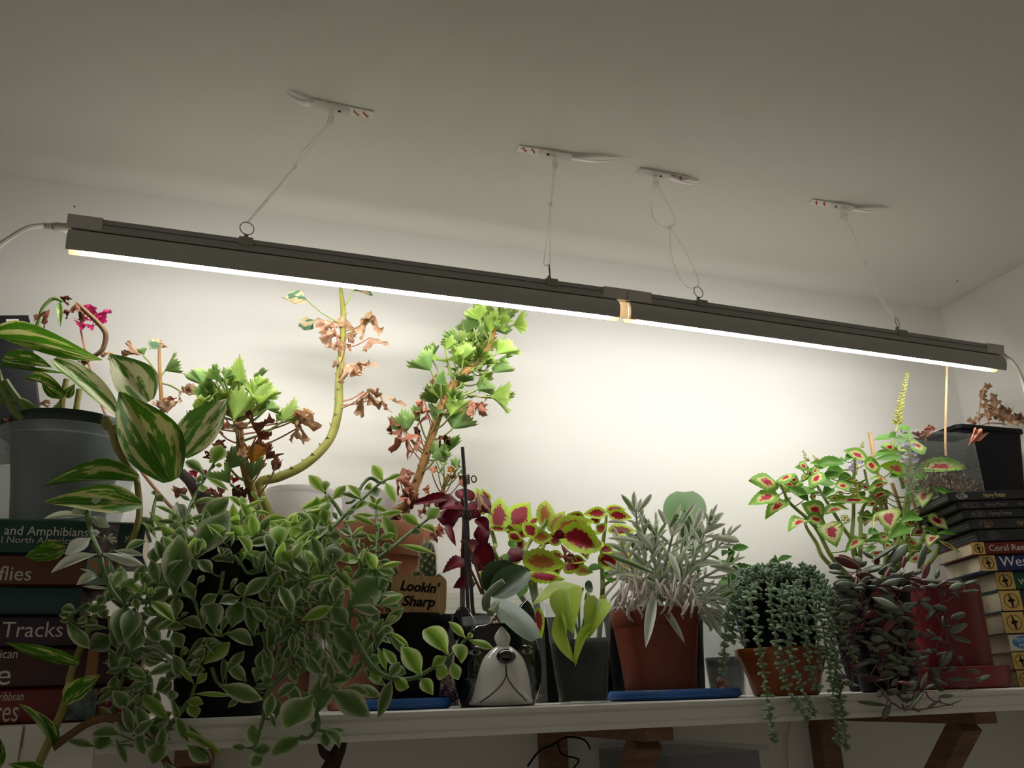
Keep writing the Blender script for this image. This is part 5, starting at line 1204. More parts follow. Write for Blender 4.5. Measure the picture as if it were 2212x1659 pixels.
for sx, ex in ((-1, -0.60), (1, 0.56)):
    ey = patchsurf([(ex+0.17*math.cos(t*math.pi/8), 0.665+0.058*math.sin(t*math.pi/8)*(1 if t < 8 else 0.75)) for t in range(16)], 0.0016, 'eye', M_eyew, root, 4)
    pu = patchsurf([(ex-0.02*sx+0.075*math.cos(t*math.pi/8), 0.668+0.044*math.sin(t*math.pi/8)) for t in range(16)], 0.0016, 'pupil', M_gloss, ey, 4, lift=0.0016)
    lidp = [(ex-0.20, 0.672), (ex-0.11, 0.745), (ex+0.08, 0.750), (ex+0.20, 0.685), (ex+0.10, 0.712), (ex-0.08, 0.710)]
    patchsurf(smoothloop(lidp, 3), 0.003, 'eyelid', M_gloss, root, 4)
# orchid in an inner clear pot
cI2 = base+Vector((-0.012, 0.0, Hd*0.72)); ro = rad(1.0)*0.70
root = thing('potted_orchid', 'small orchid with dark paddle leaves in a ribbed clear pot inside the dog planter', 'potted plant', cI2)
mb = MB(); mb.lathe([(0.0005, 0.0), (ro*0.8, 0.0), (ro, Hd*0.42), (ro*0.96, Hd*0.42), (ro*0.77, 0.001), (0.0005, 0.001)], cI2, 40, rip=lambda a, z: 1+0.012*math.cos(a*24)); mb.build('pot', M_frost, root)
soil(root, cI2, ro*0.9, cI2.z+Hd*0.26, M_peat)
leafpx(root, 'or0', cM(440, 870), cM(400, 625), 90, 0.985, 0.985, 0.15); leafpx(root, 'or0', cM(370, 860), cM(585, 680), 72, 0.96, 0.955, -0.1)
leafpx(root, 'or1', cM(375, 868), cM(650, 1105), 64, 0.95, 0.90, -0.35); leafpx(root, 'or0', cM(1010, 800), cM(960, 790), 30, 1.02, 1.02, 0.0)
M_root = plain('orchid_root', (0.30, 0.36, 0.22), 0.7, 0.2, noise=0.2, nscale=50)
stem_mesh(root, [P(*cM(330, 930), 0.96), P(*cM(325, 880), 0.95), P(*cM(345, 835), 0.94), P(*cM(390, 790), 0.935), P(*cM(438, 757), 0.93)], [0.005, 0.0052, 0.004, 0.004, 0.0034], M_root, 'aerial_root')
stem_mesh(root, [P(*cM(395, 900), 0.945), P(*cM(375, 930), 0.935), P(*cM(352, 962), 0.93)], [0.0042, 0.004, 0.0044], M_root, 'aerial_root')
leafpx(root, 'dr0', cM(395, 960), cM(385, 1040), 20, 0.935, 0.935, name='dry_leaf')
# stakes with wire clips
root = thing('plant_stake', 'pair of dark thin stakes with small wire orchid clips, rising from the orchid pot', 'plant stake', cI2)
mb = MB(); mb.tube([cI2+Vector((-0.004, 0.012, 0.006)), P(1021, 1315, 0.985), P(1010, 1140, 0.985), P(1004, 1040, 0.985), P(999, 966, 0.985)], [0.0024]*5, 8, 2); mb.build('stake', M_stake, root)
mb = MB(); mb.tube([cI2+Vector((-0.008, 0.016, 0.006)), P(1011, 1310, 0.992), P(1006, 1180, 0.992), P(1003, 1120, 0.992)], 0.0022, 8, 2); mb.build('stake', M_stake, root)
for (x, y, side) in ((1007, 1037, 1), (1008, 1112, -1)):
    p = P(x, y, 0.982); mb = MB()
    for k in range(4): z = Vector((0, 0, (k-1.5)*0.0028)); mb.tube([p+z+Vector((math.cos(t)*0.0042, math.sin(t)*0.0042, 0.0012*math.sin(t*0.5))) for t in [j*math.pi/5 for j in range(11)]], 0.0008, 5, 1)
    for dx in ((0.009,) if side > 0 else (-0.0065, 0.0065)):
        q = p+Vector((dx, -0.003, 0.001))
        mb.tube([q+Vector((math.cos(t)*0.0032, 0, math.sin(t)*0.0042)) for t in [j*math.pi/6 for j in range(13)]], 0.0009, 5, 1)
    mb.tube([p+Vector((-0.008, 0, 0.004)), p+Vector((0.003, -0.004, 0.006))], 0.0006, 5, 1)
    mb.build('wire_clip', M_metal, root)
for ln in ([(165, 500), (200, 510), (230, 570), (300, 790), (318, 880)], [(228, 685), (250, 730), (300, 840)]):
    stem_mesh(root, [P(*cM(a, b), 0.975) for a, b in ln], 0.0018, M_vine_dk, 'dry_spike', 6, 2)

# ---- coleus plants in the middle
c, rt, rb, h = place(1000, 1500, 1330, 120, 95, 1.205, SHELF_Z)
root = thing('potted_coleus', 'dark maroon coleus standing behind the thin stakes', 'potted plant', c)
lathe_pot(root, c, rt, rb, h, M_black, rim=0.002, rimh=0.01); soil(root, c, rt-0.003, c.z+h-0.008)
b = c+Vector((0, 0, h-0.008)); stem_mesh(root, [b, P(1000, 1220, 1.10), P(1003, 1130, 1.08), P(998, 1075, 1.07)], [0.004, 0.0035, 0.003, 0.002], M_coldk)
leaves(root, cL, [(790, 1110, 335, 1190, 120), (900, 1200, 640, 1230, 270), (730, 1250, 810, 1450, 240), (1040, 1150, 960, 1010, 120), (905, 1130, 920, 1005, 130), (990, 1180, 1120, 1330, 250), (1110, 1090, 1240, 1290, 200), (1085, 1350, 1225, 1490, 160), (1120, 1420, 1180, 1650, 200), (750, 1420, 850, 1650, 90), (880, 1300, 700, 1320, 200), (960, 1200, 870, 1330, 220), (1060, 1300, 950, 1400, 150)], ['cd0', 'cd1', 'cd2'], 1.06, jit=0.02)
leaves(root, cM, [(210, 640, 50, 688, 120), (250, 760, 120, 790, 110), (250, 560, 380, 640, 170), (300, 540, 160, 560, 130), (290, 620, 330, 700, 120), (470, 560, 570, 610, 140), (600, 640, 680, 660, 120), (830, 640, 930, 640, 120)], ['cd0', 'cd1', 'cd2'], 1.09, jit=0.015)
leafpx(root, 'da2', cL(1090, 1030), cL(1190, 1330), 22, 1.03, 1.03, name='dry_leaf')

c, rt, rb, h = place(1175, 1505, 1340, 150, 120, 1.205, SHELF_Z)
root = thing('potted_coleus', 'lime-edged coleus with wine-red centres behind the dog planter', 'potted plant', c)
lathe_pot(root, c, rt, rb, h, M_black, rim=0.002, rimh=0.01); soil(root, c, rt-0.003, c.z+h-0.008)
b = c+Vector((0, 0, h-0.008))
for ln in ([(400, 620), (385, 520), (360, 430)], [(580, 640), (590, 530), (690, 400), (710, 360)], [(640, 800), (650, 640), (700, 520)]):
    stem_mesh(root, [b]+[P(*cM(x, y), 1.09) for x, y in ln], [0.004]+[0.0034, 0.003, 0.0025, 0.002][:len(ln)], M_colstem)
CC = {'': ['ca0', 'ca1', 'ca2'], 'b': ['cb0', 'cb1'], 'g': ['cg0'], 'd': ['cd0', 'cd2']}
leaves(root, cM, [(395, 440, 420, 215, 150), (490, 410, 610, 240, 180), (690, 410, 710, 230, 120, 'b'), (735, 440, 830, 305, 100, 'b'), (610, 400, 660, 340, 70), (760, 430, 1020, 370, 140, 'b'), (350, 420, 480, 430, 50), (310, 330, 260, 150, 80, 'b'), (340, 250, 300, 160, 70)], CC, 1.09)
leaves(root, cM, [(800, 460, 1075, 545, 215), (615, 470, 755, 480, 100, 'b'), (560, 620, 840, 650, 165, 'b'), (595, 715, 840, 735, 110), (500, 470, 640, 440, 60), (600, 470, 600, 420, 50, 'g'), (480, 540, 520, 500, 70, 'g'), (640, 470, 560, 380, 110), (770, 440, 830, 480, 60, 'd'), (880, 640, 970, 620, 90), (820, 690, 960, 610, 110), (320, 720, 290, 690, 70, 'b'), (470, 450, 560, 500, 70), (430, 590, 470, 620, 60, 'g'), (520, 830, 600, 780, 70, 'g'), (580, 800, 540, 860, 60, 'g'), (655, 930, 680, 1125, 75)], CC, 1.06, jit=0.02)
more = []
for k in range(30):
    x, y = random.uniform(380, 1000), random.uniform(330, 720); a = random.uniform(-0.5, 3.6); Lq = random.uniform(90, 150)
    more.append((x, y, x+Lq*math.cos(a), y+Lq*math.sin(a)*0.7, random.uniform(65, 110), random.choice(['', 'b', 'd', '', 'g'])))
leaves(root, cM, more, CC, 1.115, jit=0.015, roll=0.7)
leaves(root, cM, [(800, 510, 880, 640, 60, ['dd0']), (830, 600, 900, 650, 60, ['dd2'])], {}, 1.04, name='dry_leaf')
c, rt, rb, h = place(1300, 1505, 1380, 100, 80, 1.215, SHELF_Z)
root = thing('potted_coleus', 'single-stemmed lime and red coleus beside the silver-leaved plant', 'potted plant', c)
lathe_pot(root, c, rt, rb, h, M_black, rim=0.002, rimh=0.01); soil(root, c, rt-0.003, c.z+h-0.008)
stem_mesh(root, [c+Vector((0, 0, h-0.008))]+[P(*cM(x, y), 1.12) for x, y in ((1070, 850), (1070, 700), (1068, 560), (1090, 400), (1095, 330))], [0.004, 0.0036, 0.0034, 0.003, 0.0025, 0.002], M_colstem)
stem_mesh(root, [P(*cM(x, y), 1.12) for x, y in ((1075, 790), (1130, 750), (1200, 735))], 0.0022, M_colstem)
leaves(root, cM, [(1095, 320, 945, 330, 85), (1095, 300, 1225, 290, 80), (1110, 330, 1260, 350, 85), (1110, 440, 1290, 430, 110), (1080, 440, 1030, 400, 110), (1040, 620, 1195, 645, 140), (1050, 560, 1150, 560, 80), (1200, 500, 1215, 750, 95, 'b'), (1060, 500, 990, 560, 90), (1085, 700, 1140, 770, 50, 'g'), (1060, 660, 970, 690, 70, 'g'), (1000, 370, 1060, 350, 80)], CC, 1.11)

# ---- chartreuse vine in the clear cup
c, rt, rb, h = place(1260, 1517, 1300, 146, 104, 0.975, SHELF_Z)
root = thing('potted_vine', 'chartreuse heart-leaved vine in a clear ridged plastic cup', 'potted plant', c)
prof = [(0.0005, 0.0015), (rb*0.9, 0.0015), (rb*0.94, 0.0), (rb, 0.0)]
for i in range(1, 25):
    f = i/24; r = rb+(rt-rb)*f
    if 0.40 < f < 0.66 and i % 2: r += 0.0009
    prof.append((r, h*f))
prof += [(rt+0.0014, h), (rt+0.0014, h-0.002), (rt-0.0008, h-0.0025)]+[(rb+(rt-rb)*f-0.0009, h*f) for f in (0.8, 0.5, 0.2, 0.02)]+[(0.0005, 0.0024)]
mb = MB(); mb.lathe(prof, c, 44); mb.build('cup', clear('clear_cup', (0.97, 0.98, 0.98), 0.06, 0.12, (0.80, 0.84, 0.82)), root)
mb = MB(); hs = 0.60; rs = lambda f: rb+(rt-rb)*f-0.0022
M_wet = plain('wet_soil', (0.012, 0.013, 0.016), 0.8, 0.2, noise=0.5, nscale=200, bump=0.5)
mb.lathe([(0.0005, 0.003), (rs(0.02), 0.003), (rs(0.3), h*0.3), (rs(hs-0.02), h*(hs-0.02)), (rs(hs)*0.9, h*hs+0.001), (0.0005, h*hs)], c, 30, rip=lambda a, z: 1+(0.015*math.sin(a*7)+0.02*math.sin(a*13) if z > h*0.5 else 0)); mb.build('soil', M_wet, root)
zsoil = c+Vector((0, 0, h*hs))
leafpx(root, 'pc0', cM(945, 800), cM(625, 892), 62, 0.98, 0.95, 0.5); leafpx(root, 'pc1', cM(850, 815), cM(880, 1080), 74, 0.945, 0.92, 0.1)
leafpx(root, 'pc3', cM(800, 960), cM(905, 1292), 42, 0.922, 0.918, 0.3); leafpx(root, 'pc1', cM(1040, 875), cM(985, 1120), 56, 0.945, 0.92, -0.3); leafpx(root, 'pc3', cM(1010, 1040), cM(895, 1292), 28, 0.921, 0.916, 0.0); leafpx(root, 'pc0', cM(1060, 890), cM(1095, 840), 16, 0.98, 0.98, 0.2)
for (x, y) in ((945, 800), (850, 815), (1040, 875), (1060, 890)): stem_mesh(root, [zsoil, zsoil.lerp(P(*cM(x, y), 0.97), 0.5)+Vector((0, 0.006, 0.01)), P(*cM(x, y), 0.965 if y > 805 else 0.98)], 0.0016, M_vine_gr)
stem_mesh(root, [P(*cM(965, 880), 0.95), P(*cM(975, 835), 0.945), P(*cM(985, 870), 0.94)], 0.0022, M_vine_gr)

# ---- silver-leaved plant in the brown pot on a blue lid
c, rt, rb, h = place(1456, 1512, 1490, 284, 284, 1.005, SHELF_Z)
lid(c, rt, 0.0120, 'wide round blue plastic saucer under the brown pot')
zc = SHELF_Z+0.0120*0.45+0.0004
c, rt, rb, h = place(1428, 1496, 1318, 186, 152, 1.0, zc)
root = thing('potted_silver_plant', 'silver woolly-leaved plant in a plain brown plastic pot', 'potted plant', c)
lathe_pot(root, c, rt, rb, h, M_brownpot, rim=0.0025, rimh=0.020); soil(root, c, rt-0.003, c.z+h-0.004)
top = c+Vector((0, 0, h-0.004))
shoots = [((350, 780), (235, 250)), ((352, 760), (350, 360)), ((420, 760), (455, 320)), ((430, 720), (560, 320)), ((480, 760), (640, 310)), ((500, 770), (740, 400)), ((520, 780), (760, 545)), ((540, 790), (770, 690)), ((335, 745), (150, 430)), ((330, 745), (140, 590)), ((555, 800), (740, 850)), ((400, 760), (330, 470)), ((450, 760), (500, 470)), ((500, 780), (640, 500)), ((540, 800), (690, 760)), ((380, 760), (270, 330)), ((470, 770), (600, 430)), ((560, 810), (690, 880))]
lk = ['la0', 'la1', 'la2', 'la0', 'lg0', 'lg1']
cnt = 0; mass = Mass()
for a, b in shoots:
    A = top+Vector((random.uniform(-0.03, 0.03), random.uniform(-0.03, 0.03), 0)); a1 = P(*cN(*a), 1.0+random.uniform(-0.03, 0.03))
    Yt = 0.99+random.uniform(-0.05, 0.05); B = P(*cN(*b), Yt)
    pts = [A, A.lerp(B, 0.45)+Vector((0, 0, 0.008)), B]; stem_mesh(root, pts, [0.0022, 0.0019, 0.0012], M_lavstem, k=4)
    sm, _ = catmull(pts, [1, 1, 1], 12)
    for i in range(5, 25, 2):
        p = sm[min(i, 24)]; t = (sm[min(i+1, 24)]-sm[max(i-1, 0)]).normalized(); f = i/24
        s1 = t.cross((CAM-p).normalized()).normalized(); an = random.uniform(0, 3)
        for sgn in (-1, 1):
            d = (t*random.uniform(0.5, 1.0)+(Matrix.Rotation(an, 3, t) @ s1)*sgn*random.uniform(0.6, 1.0)).normalized()
            Ls = random.uniform(0.020, 0.032)*(1.0 if f < 0.85 else 0.8)
            Mq = leaf_matrix(p, p+d*Ls, random.uniform(0.0044, 0.0060), random.uniform(-0.4, 0.4)); cnt += 1
            if cnt % 5 < 3: put(LM[random.choice(lk)], Mq, root)
            else: mass.add(LM[random.choice(lk[:3])], Mq)
    put(LM['la0'], leaf_matrix(sm[-1], sm[-1]+(sm[-1]-sm[-4]).normalized()*0.024, 0.0045), root)
mass.build(L_lav, root)
LV = {'': ['la0', 'la1'], 'g': ['lg0', 'lg1']}
leaves(root, cN, [(335, 700, 290, 1000, 58), (350, 745, 500, 975, 40), (310, 710, 195, 805, 48), (335, 600, 65, 492, 30, 'g'), (340, 660, 148, 605, 34), (415, 490, 478, 645, 36), (230, 260, 155, 170, 30, 'g'), (228, 260, 225, 155, 28), (245, 270, 325, 165, 28), (420, 350, 470, 260, 36, 'g'), (390, 330, 355, 250, 36), (350, 410, 245, 270, 34, 'g'), (340, 400, 360, 300, 30), (540, 330, 490, 245, 30, 'g'), (560, 350, 600, 250, 34), (630, 340, 655, 245, 34, 'g'), (620, 370, 715, 265, 34), (600, 390, 725, 330, 34), (650, 410, 805, 425, 44), (560, 560, 700, 550, 32), (180, 330, 80, 320, 26), (330, 470, 240, 365, 36), (250, 430, 85, 410, 34), (480, 330, 560, 215, 26), (340, 480, 350, 330, 36, 'g'), (600, 800, 720, 850, 40), (590, 790, 725, 880, 30), (600, 770, 800, 690, 34, 'g'), (560, 760, 790, 650, 36, 'g'), (610, 800, 690, 930, 36), (600, 740, 795, 770, 30), (620, 790, 795, 855, 30), (400, 590, 425, 600, 50), (740, 680, 735, 590, 24, 'g'), (640, 560, 780, 580, 30)], LV, 0.955, jit=0.02, roll=0.5)
mb = None
for k in range(64):                # dead curled leaves drooping over the rim
    px = random.uniform(135, 560); py = random.uniform(590, 770); Yq = random.uniform(0.93, 0.985)
    dx = random.uniform(-70, 70)+(px-350)*0.12; dl = random.uniform(70, 150)
    pts = [P(*cN(px, py), Yq), P(*cN(px+dx*0.3, py+dl*0.35), Yq-0.006), P(*cN(px+dx*0.8, py+dl*0.75), Yq-0.01), P(*cN(px+dx*0.9+random.uniform(-25, 25), py+dl), Yq-0.006)]
    stem_mesh(root, pts, [0.0012, 0.0017, 0.0016, 0.0008], M_lavdry, 'dry_leaf', 5, 2)

# black pot and orchid leaf behind it
c, rt, rb, h = place(1424, 1500, 1318, 216, 196, 1.115, SHELF_Z)
root = thing('potted_orchid', 'broad grey-green orchid leaf rising from a black pot behind the silver plant', 'potted plant', c)
lathe_pot(root, c, rt, rb, h, M_black, rim=0.002, rimh=0.012); soil(root, c, rt-0.003, c.z+h-0.006)
q = P(*cN(500, 330), 1.11); stem_mesh(root, [c+Vector((0, 0, h-0.006)), (c+Vector((0, 0, h))).lerp(q, 0.5), q], [0.004, 0.004, 0.003], M_vine_gr)
leafpx(root, 'or2', cN(505, 390), cN(500, 155), 92, 1.11, 1.12, 0.0); leafpx(root, 'or0', cN(520, 480), cN(560, 310), 50, 1.10, 1.10, 0.2); leafpx(root, 'or0', cN(260, 480), cN(225, 390), 36, 1.08, 1.08, 0.2)

# clear cups behind, seedlings
def cup(px, yb, yt, wt, wb, Y, label, soilf=0.4):
    c, rt, rb, h = place(px, yb, yt, wt, wb, Y, SHELF_Z)
    root = thing('plastic_cup', label, 'potted plant', c)
    prof = [(0.0005, 0.001), (rb, 0.0)]+[(rb+(rt-rb)*i/20+(0.0008 if i % 2 and 5 < i < 13 else 0), h*i/20) for i in range(1, 21)]+[(rt+0.0012, h), (rt-0.0008, h-0.002), (rb-0.0008, 0.002), (0.0005, 0.002)]
    mb = MB(); mb.lathe(prof, c, 36); mb.build('cup', M_frost, root)
    mb = MB(); k = lambda f: rb+(rt-rb)*f-0.002
    mb.lathe([(0.0005, 0.0025), (k(0.03), 0.0025), (k(soilf), h*soilf), (0.0005, h*soilf)], c, 26); mb.build('soil', M_soil, root)
    return root, c+Vector((0, 0, h*soilf))
root, b = cup(1572, 1492, 1320, 100, 74, 1.12, 'leafy seedling in a clear ridged cup between the brown and orange pots', 0.45)
def seedling(root, b, pts, pairs, Y, w=22):
    line = [P(*p, Y) for p in pts]; stem_mesh(root, [b]+line, [0.0018]+[0.0014]*len(line), M_vine_gr)
    for (x0, y0, x1, y1) in pairs: leafpx(root, ['mi0', 'mi1'], (x0, y0), (x1, y1), w*random.uniform(0.8, 1.2), Y, Y-random.uniform(0, 0.015), random.uniform(-0.5, 0.5))
seedling(root, b, [(1572, 1250), (1574, 1200), (1575, 1160)], [(1574, 1166, 1556, 1164), (1575, 1166, 1586, 1168), (1582, 1186, 1618, 1181), (1574, 1190, 1560, 1200), (1575, 1198, 1588, 1192), (1574, 1212, 1560, 1218), (1575, 1212, 1590, 1208), (1574, 1228, 1558, 1232), (1576, 1236, 1624, 1222), (1574, 1240, 1596, 1232), (1573, 1250, 1556, 1262), (1576, 1255, 1602, 1250), (1572, 1266, 1545, 1272), (1576, 1270, 1600, 1262)], 1.12)
root, b = cup(1680, 1492, 1330, 90, 70, 1.19, 'thin seedling in a clear cup behind the trailing grey-green succulent', 0.8)
seedling(root, b, [(1678, 1260), (1680, 1230), (1682, 1212)], [(1681, 1213, 1660, 1215), (1682, 1212, 1712, 1201), (1680, 1208, 1672, 1204), (1678, 1236, 1642, 1230), (1680, 1238, 1700, 1234), (1678, 1250, 1654, 1256), (1681, 1250, 1712, 1244)], 1.18, 17)
c = P(1572, 1490, 1.045); 
root = thing('plastic_tray', 'low clear plastic tray beside the orange pot', 'tray', Vector((c.x, 1.06, SHELF_Z)))
tank(P(1528, 1490, 1.045).x, P(1612, 1490, 1.045).x, 1.058, 1.095, SHELF_Z, P(1570, 1438, 1.045).z, root, M_clear, 0.001)
leafpx(tag(thing('fallen_leaf', 'dry orange leaf lying beside the orange pot', 'leaf', P(1560, 1487, 1.03)), 'dry orange leaf lying beside the orange pot', 'leaf'), 'da3', (1545, 1488), (1570, 1472), 26, 1.03, 1.035, 0.3, 'blade')

# ---- trailing sedum in the orange pot
c, rt, rb, h = place(1699, 1499, 1400, 192, 138, 1.005, SHELF_Z)
root = thing('potted_sedum', 'trailing grey-green succulent with tiny beaded leaves in an orange pot', 'potted plant', c)
lathe_pot(root, c, rt, rb, h, M_orange, 'outer_pot', rim=0.003, rimh=0.011, wall=0.0025)
ci, rti, rbi, hi = place(1697, 1496, 1268, 188, 130, 1.005, SHELF_Z+0.005)
lathe_pot(root, ci, min(rti, rt+0.003), rb-0.006, hi, M_black, 'inner_pot', rim=0.0, rimh=0.0)
soil(root, ci, min(rti, rt)-0.003, ci.z+hi-0.003)
strands = [[(1640, 1262, .96), (1618, 1290, .925), (1634, 1350, .905), (1640, 1400, .90), (1652, 1470, .895), (1660, 1530, .888), (1672, 1600, .885)],
           [(1668, 1262, .95), (1664, 1300, .92), (1680, 1400, .895), (1694, 1465, .89), (1712, 1508, .886), (1742, 1552, .884)],
           [(1702, 1262, .95), (1704, 1310, .92), (1710, 1420, .893), (1733, 1490, .887), (1757, 1538, .884)],
           [(1738, 1270, .95), (1737, 1320, .92), (1744, 1400, .897), (1752, 1460, .893), (1764, 1486, .891)],
           [(1775, 1265, .95), (1788, 1300, .92), (1802, 1400, .895), (1814, 1510, .886), (1828, 1612, .884)],
           [(1760, 1270, .95), (1770, 1310, .92), (1788, 1420, .893), (1800, 1500, .886), (1812, 1600, .884)],
           [(1785, 1270, .96), (1806, 1310, .925), (1828, 1390, .91), (1845, 1424, .908)],
           [(1615, 1275, .97), (1580, 1300, .94), (1566, 1380, .93), (1562, 1450, .93)], [(1620, 1280, .97), (1592, 1310, .95), (1580, 1385, .94)], [(1605, 1280, .95), (1604, 1320, .925), (1607, 1385, .915)],
           [(1718, 1265, .94), (1718, 1300, .915), (1716, 1350, .902), (1700, 1390, .90)], [(1690, 1270, .94), (1688, 1310, .91), (1690, 1360, .90)], [(1755, 1265, .94), (1760, 1330, .905), (1768, 1400, .897), (1775, 1440, .895)],
           [(1800, 1285, .95), (1818, 1330, .93), (1832, 1360, .93)], [(1810, 1300, .95), (1828, 1320, .94)], [(1730, 1262, .94), (1728, 1310, .91), (1735, 1362, .90), (1742, 1390, .90)], [(1782, 1300, .93), (1792, 1360, .905), (1806, 1450, .893), (1820, 1540, .888)]]
nl = 0; rest = MB(); rest.uv = []; sem = LM['se0']
def sedleaf(p, d, L, w, single):
    global nl
    M = leaf_matrix(p, p+d*L, w, random.uniform(-1, 1))
    if single and nl < 285: put(sem, M, root); nl += 1
    else:
        o_ = len(rest.v)
        for q, v in enumerate(sem.vertices): rest.v.append(tuple(M @ v.co)); rest.uv.append((v.co.x, 0.5))
        for f in sem.polygons: rest.f.append(tuple(i+o_ for i in f.vertices)); rest.mi.append(0)
allp = []
for si, st in enumerate(strands):
    pts = [P(*q) for q in st]; stem_mesh(root, pts, 0.0009, M_sedstem, k=4)
    sm, _ = catmull(pts, [1]*len(pts), 20)
    Lg = 0.0; step = 0.0052; nextd = 0.004; kk = 0
    for i in range(1, len(sm)):
        Lg += (sm[i]-sm[i-1]).length
        if Lg >= nextd:
            nextd += step; kk += 1; t = (sm[i]-sm[i-1]).normalized()
            s1 = Matrix.Rotation(kk*1.9, 3, t) @ t.cross(Vector((0, 1, 0.2))).normalized()
            if abs(s1.y) > 0.75: s1 = Matrix.Rotation(0.8, 3, t) @ s1
            for sg in (-1, 1): allp.append((sm[i], (s1*sg+t*random.uniform(-0.1, 0.5)+Vector((0, 0, 0.25))).normalized(), random.uniform(0.0070, 0.0098), random.uniform(0.0032, 0.0042), si < 7))
    e = sm[-1]
    for k in range(7): allp.append((e, Vector((random.gauss(0, 1), random.gauss(0, 1)-0.4, random.gauss(0, 1)-0.3)).normalized(), 0.006, 0.003, False))
for a in allp: sedleaf(*a)
for k in range(250):               # dense mound of rosettes over the pot
    a = random.uniform(0, 2*math.pi); rr = math.sqrt(random.random())*0.062
    p = Vector((ci.x+0.008+rr*math.cos(a)*1.12, 1.0+rr*math.sin(a)*0.95, ci.z+hi-0.002+0.012*(1-(rr/0.062)**2)+random.uniform(-0.004, 0.013)-max(0, rr-0.045)*1.2))
    t = Vector((math.cos(a)*rr/0.07, math.sin(a)*rr/0.07, 0.8)).normalized()
    for j in range(8):
        an = j*2.4; x = Vector((math.cos(an), math.sin(an), 0)); d = (x+t*(0.1+0.12*j)).normalized()
        sedleaf(p+t*j*0.0011, d, random.uniform(0.006, 0.009)*(1.1-0.06*j), 0.0034, False)
ro_ = rest.build('leaf_mass', L_sed, root, sharp=False); ro_['kind'] = 'stuff'

# ---- ruby necklace in the black pot
Yr = 0.985
c, rt, rb, h = place(1922, 1486, 1262, 150, 118, Yr, SHELF_Z)
root = thing('potted_ruby_necklace', 'trailing bean-leaved succulent with purple stems in a black pot', 'potted plant', c)
lathe_pot(root, c, rt, rb, h, M_black, rim=0.002, rimh=0.012); soil(root, c, rt-0.003, c.z+h-0.004)
del BASES[:]; del STEMS[:]
def Yruby(px, py):
    if py > 1470: return 0.884
    base = 0.985 if py < 1230 else (0.985-(py-1230)*0.0022 if py < 1260 else 0.918)
    return base if abs(px-1925) < 75 else base-0.0
RB = {'': ['ru0', 'ru1'], 'r': ['rr0']}
cQ.w = lambda w: w/cQ.k*0.84
cS.w = lambda w: w/cS.k*0.84
leaves(root, cQ, [(240, 210, 15, 100, 52, 'r'), (230, 205, 55, 80, 55, 'r'), (480, 180, 268, 248, 62), (592, 178, 418, 262, 58), (365, 142, 595, -15, 50), (495, 185, 715, -5, 55), (275, 48, 375, 122, 44), (192, 92, 285, 165, 50), (172, 335, -5, 352, 52), (182, 300, 15, 290, 34), (82, 202, -45, 180, 55), (82, 245, -45, 242, 45), (312, 368, 212, 372, 50), (542, 318, 362, 428, 54), (368, 482, 630, 588, 50), (478, 312, 532, 195, 42, 'r'), (538, 302, 665, 240, 34, 'r'), (732, 268, 598, 312, 50), (718, 262, 845, 230, 44), (838, 315, 905, 155, 60, 'r'), (828, 320, 1035, 332, 44), (938, 402, 1085, 325, 44, 'r'), (772, 402, 655, 402, 50), (780, 400, 865, 396, 44), (658, 205, 672, 85, 48, 'r'), (798, 205, 885, -5, 52), (968, 305, 992, 215, 55), (250, 190, 320, 150, 45), (400, 200, 420, 80, 40, 'r'), (110, 320, -30, 400, 45), (170, 420, 20, 380, 45), (590, 250, 500, 180, 40), (640, 330, 560, 320, 44), (300, 300, 230, 230, 40), (460, 330, 400, 300, 44)], RB, Yruby, tip=0.5, roll=1.5)
leaves(root, cQ, [(605, 512, 668, 565, 48), (528, 588, 665, 645, 44), (598, 660, 752, 698, 50), (688, 700, 795, 735, 44), (465, 802, 602, 655, 44, 'r'), (498, 800, 655, 722, 40, 'r'), (308, 732, 465, 672, 44), (220, 802, 212, 675, 42, 'r'), (240, 792, 312, 718, 36, 'r'), (688, 852, 815, 798, 54), (658, 622, 785, 528, 44), (868, 702, 1005, 535, 48), (818, 542, 945, 585, 34), (878, 782, 965, 855, 40), (378, 820, 515, 892, 34), (448, 1002, 545, 958, 44), (318, 920, 425, 1005, 50), (900, 950, 985, 1005, 34), (900, 880, 1025, 858, 28), (1102, 980, 1018, 1145, 62), (1040, 792, 1040, 648, 44), (278, 1080, 425, 1082, 44), (418, 1100, 545, 1145, 40), (540, 1062, 665, 1105, 44), (540, 1132, 722, 1155, 38), (200, 570, 275, 580, 46), (270, 590, 330, 585, 40), (160, 600, 230, 480, 44), (320, 520, 290, 660, 40), (640, 860, 690, 980, 44), (430, 1180, 470, 1110, 40), (560, 640, 480, 600, 40)], RB, Yruby, tip=0.4, roll=1.5)
leaves(root, cQ, [(718, 1312, 815, 1228, 34), (818, 1342, 892, 1195, 38), (838, 1352, 945, 1298, 38), (688, 1352, 788, 1318, 38), (638, 1392, 742, 1278, 34), (398, 1272, 572, 1240, 26), (548, 1322, 602, 1248, 38), (540, 1500, 458, 1625, 44), (500, 1502, 228, 1460, 28), (588, 1392, 705, 1485, 28), (690, 1502, 825, 1565, 30), (842, 1350, 725, 1538, 54), (900, 1242, 1065, 1405, 38), (650, 1482, 685, 1565, 34), (1000, 1452, 878, 1535, 34), (898, 1132, 1025, 1305, 48), (750, 1182, 892, 1078, 38), (462, 1342, 418, 1425, 38), (1232, 1252, 1078, 1250, 28), (1000, 1420, 1130, 1400, 26), (1110, 1490, 1210, 1440, 26), (560, 1480, 620, 1510, 30), (700, 1390, 710, 1430, 26), (470, 1370, 530, 1460, 40), (600, 1350, 640, 1420, 30)], RB, Yruby, tip=0.3, roll=1.5)
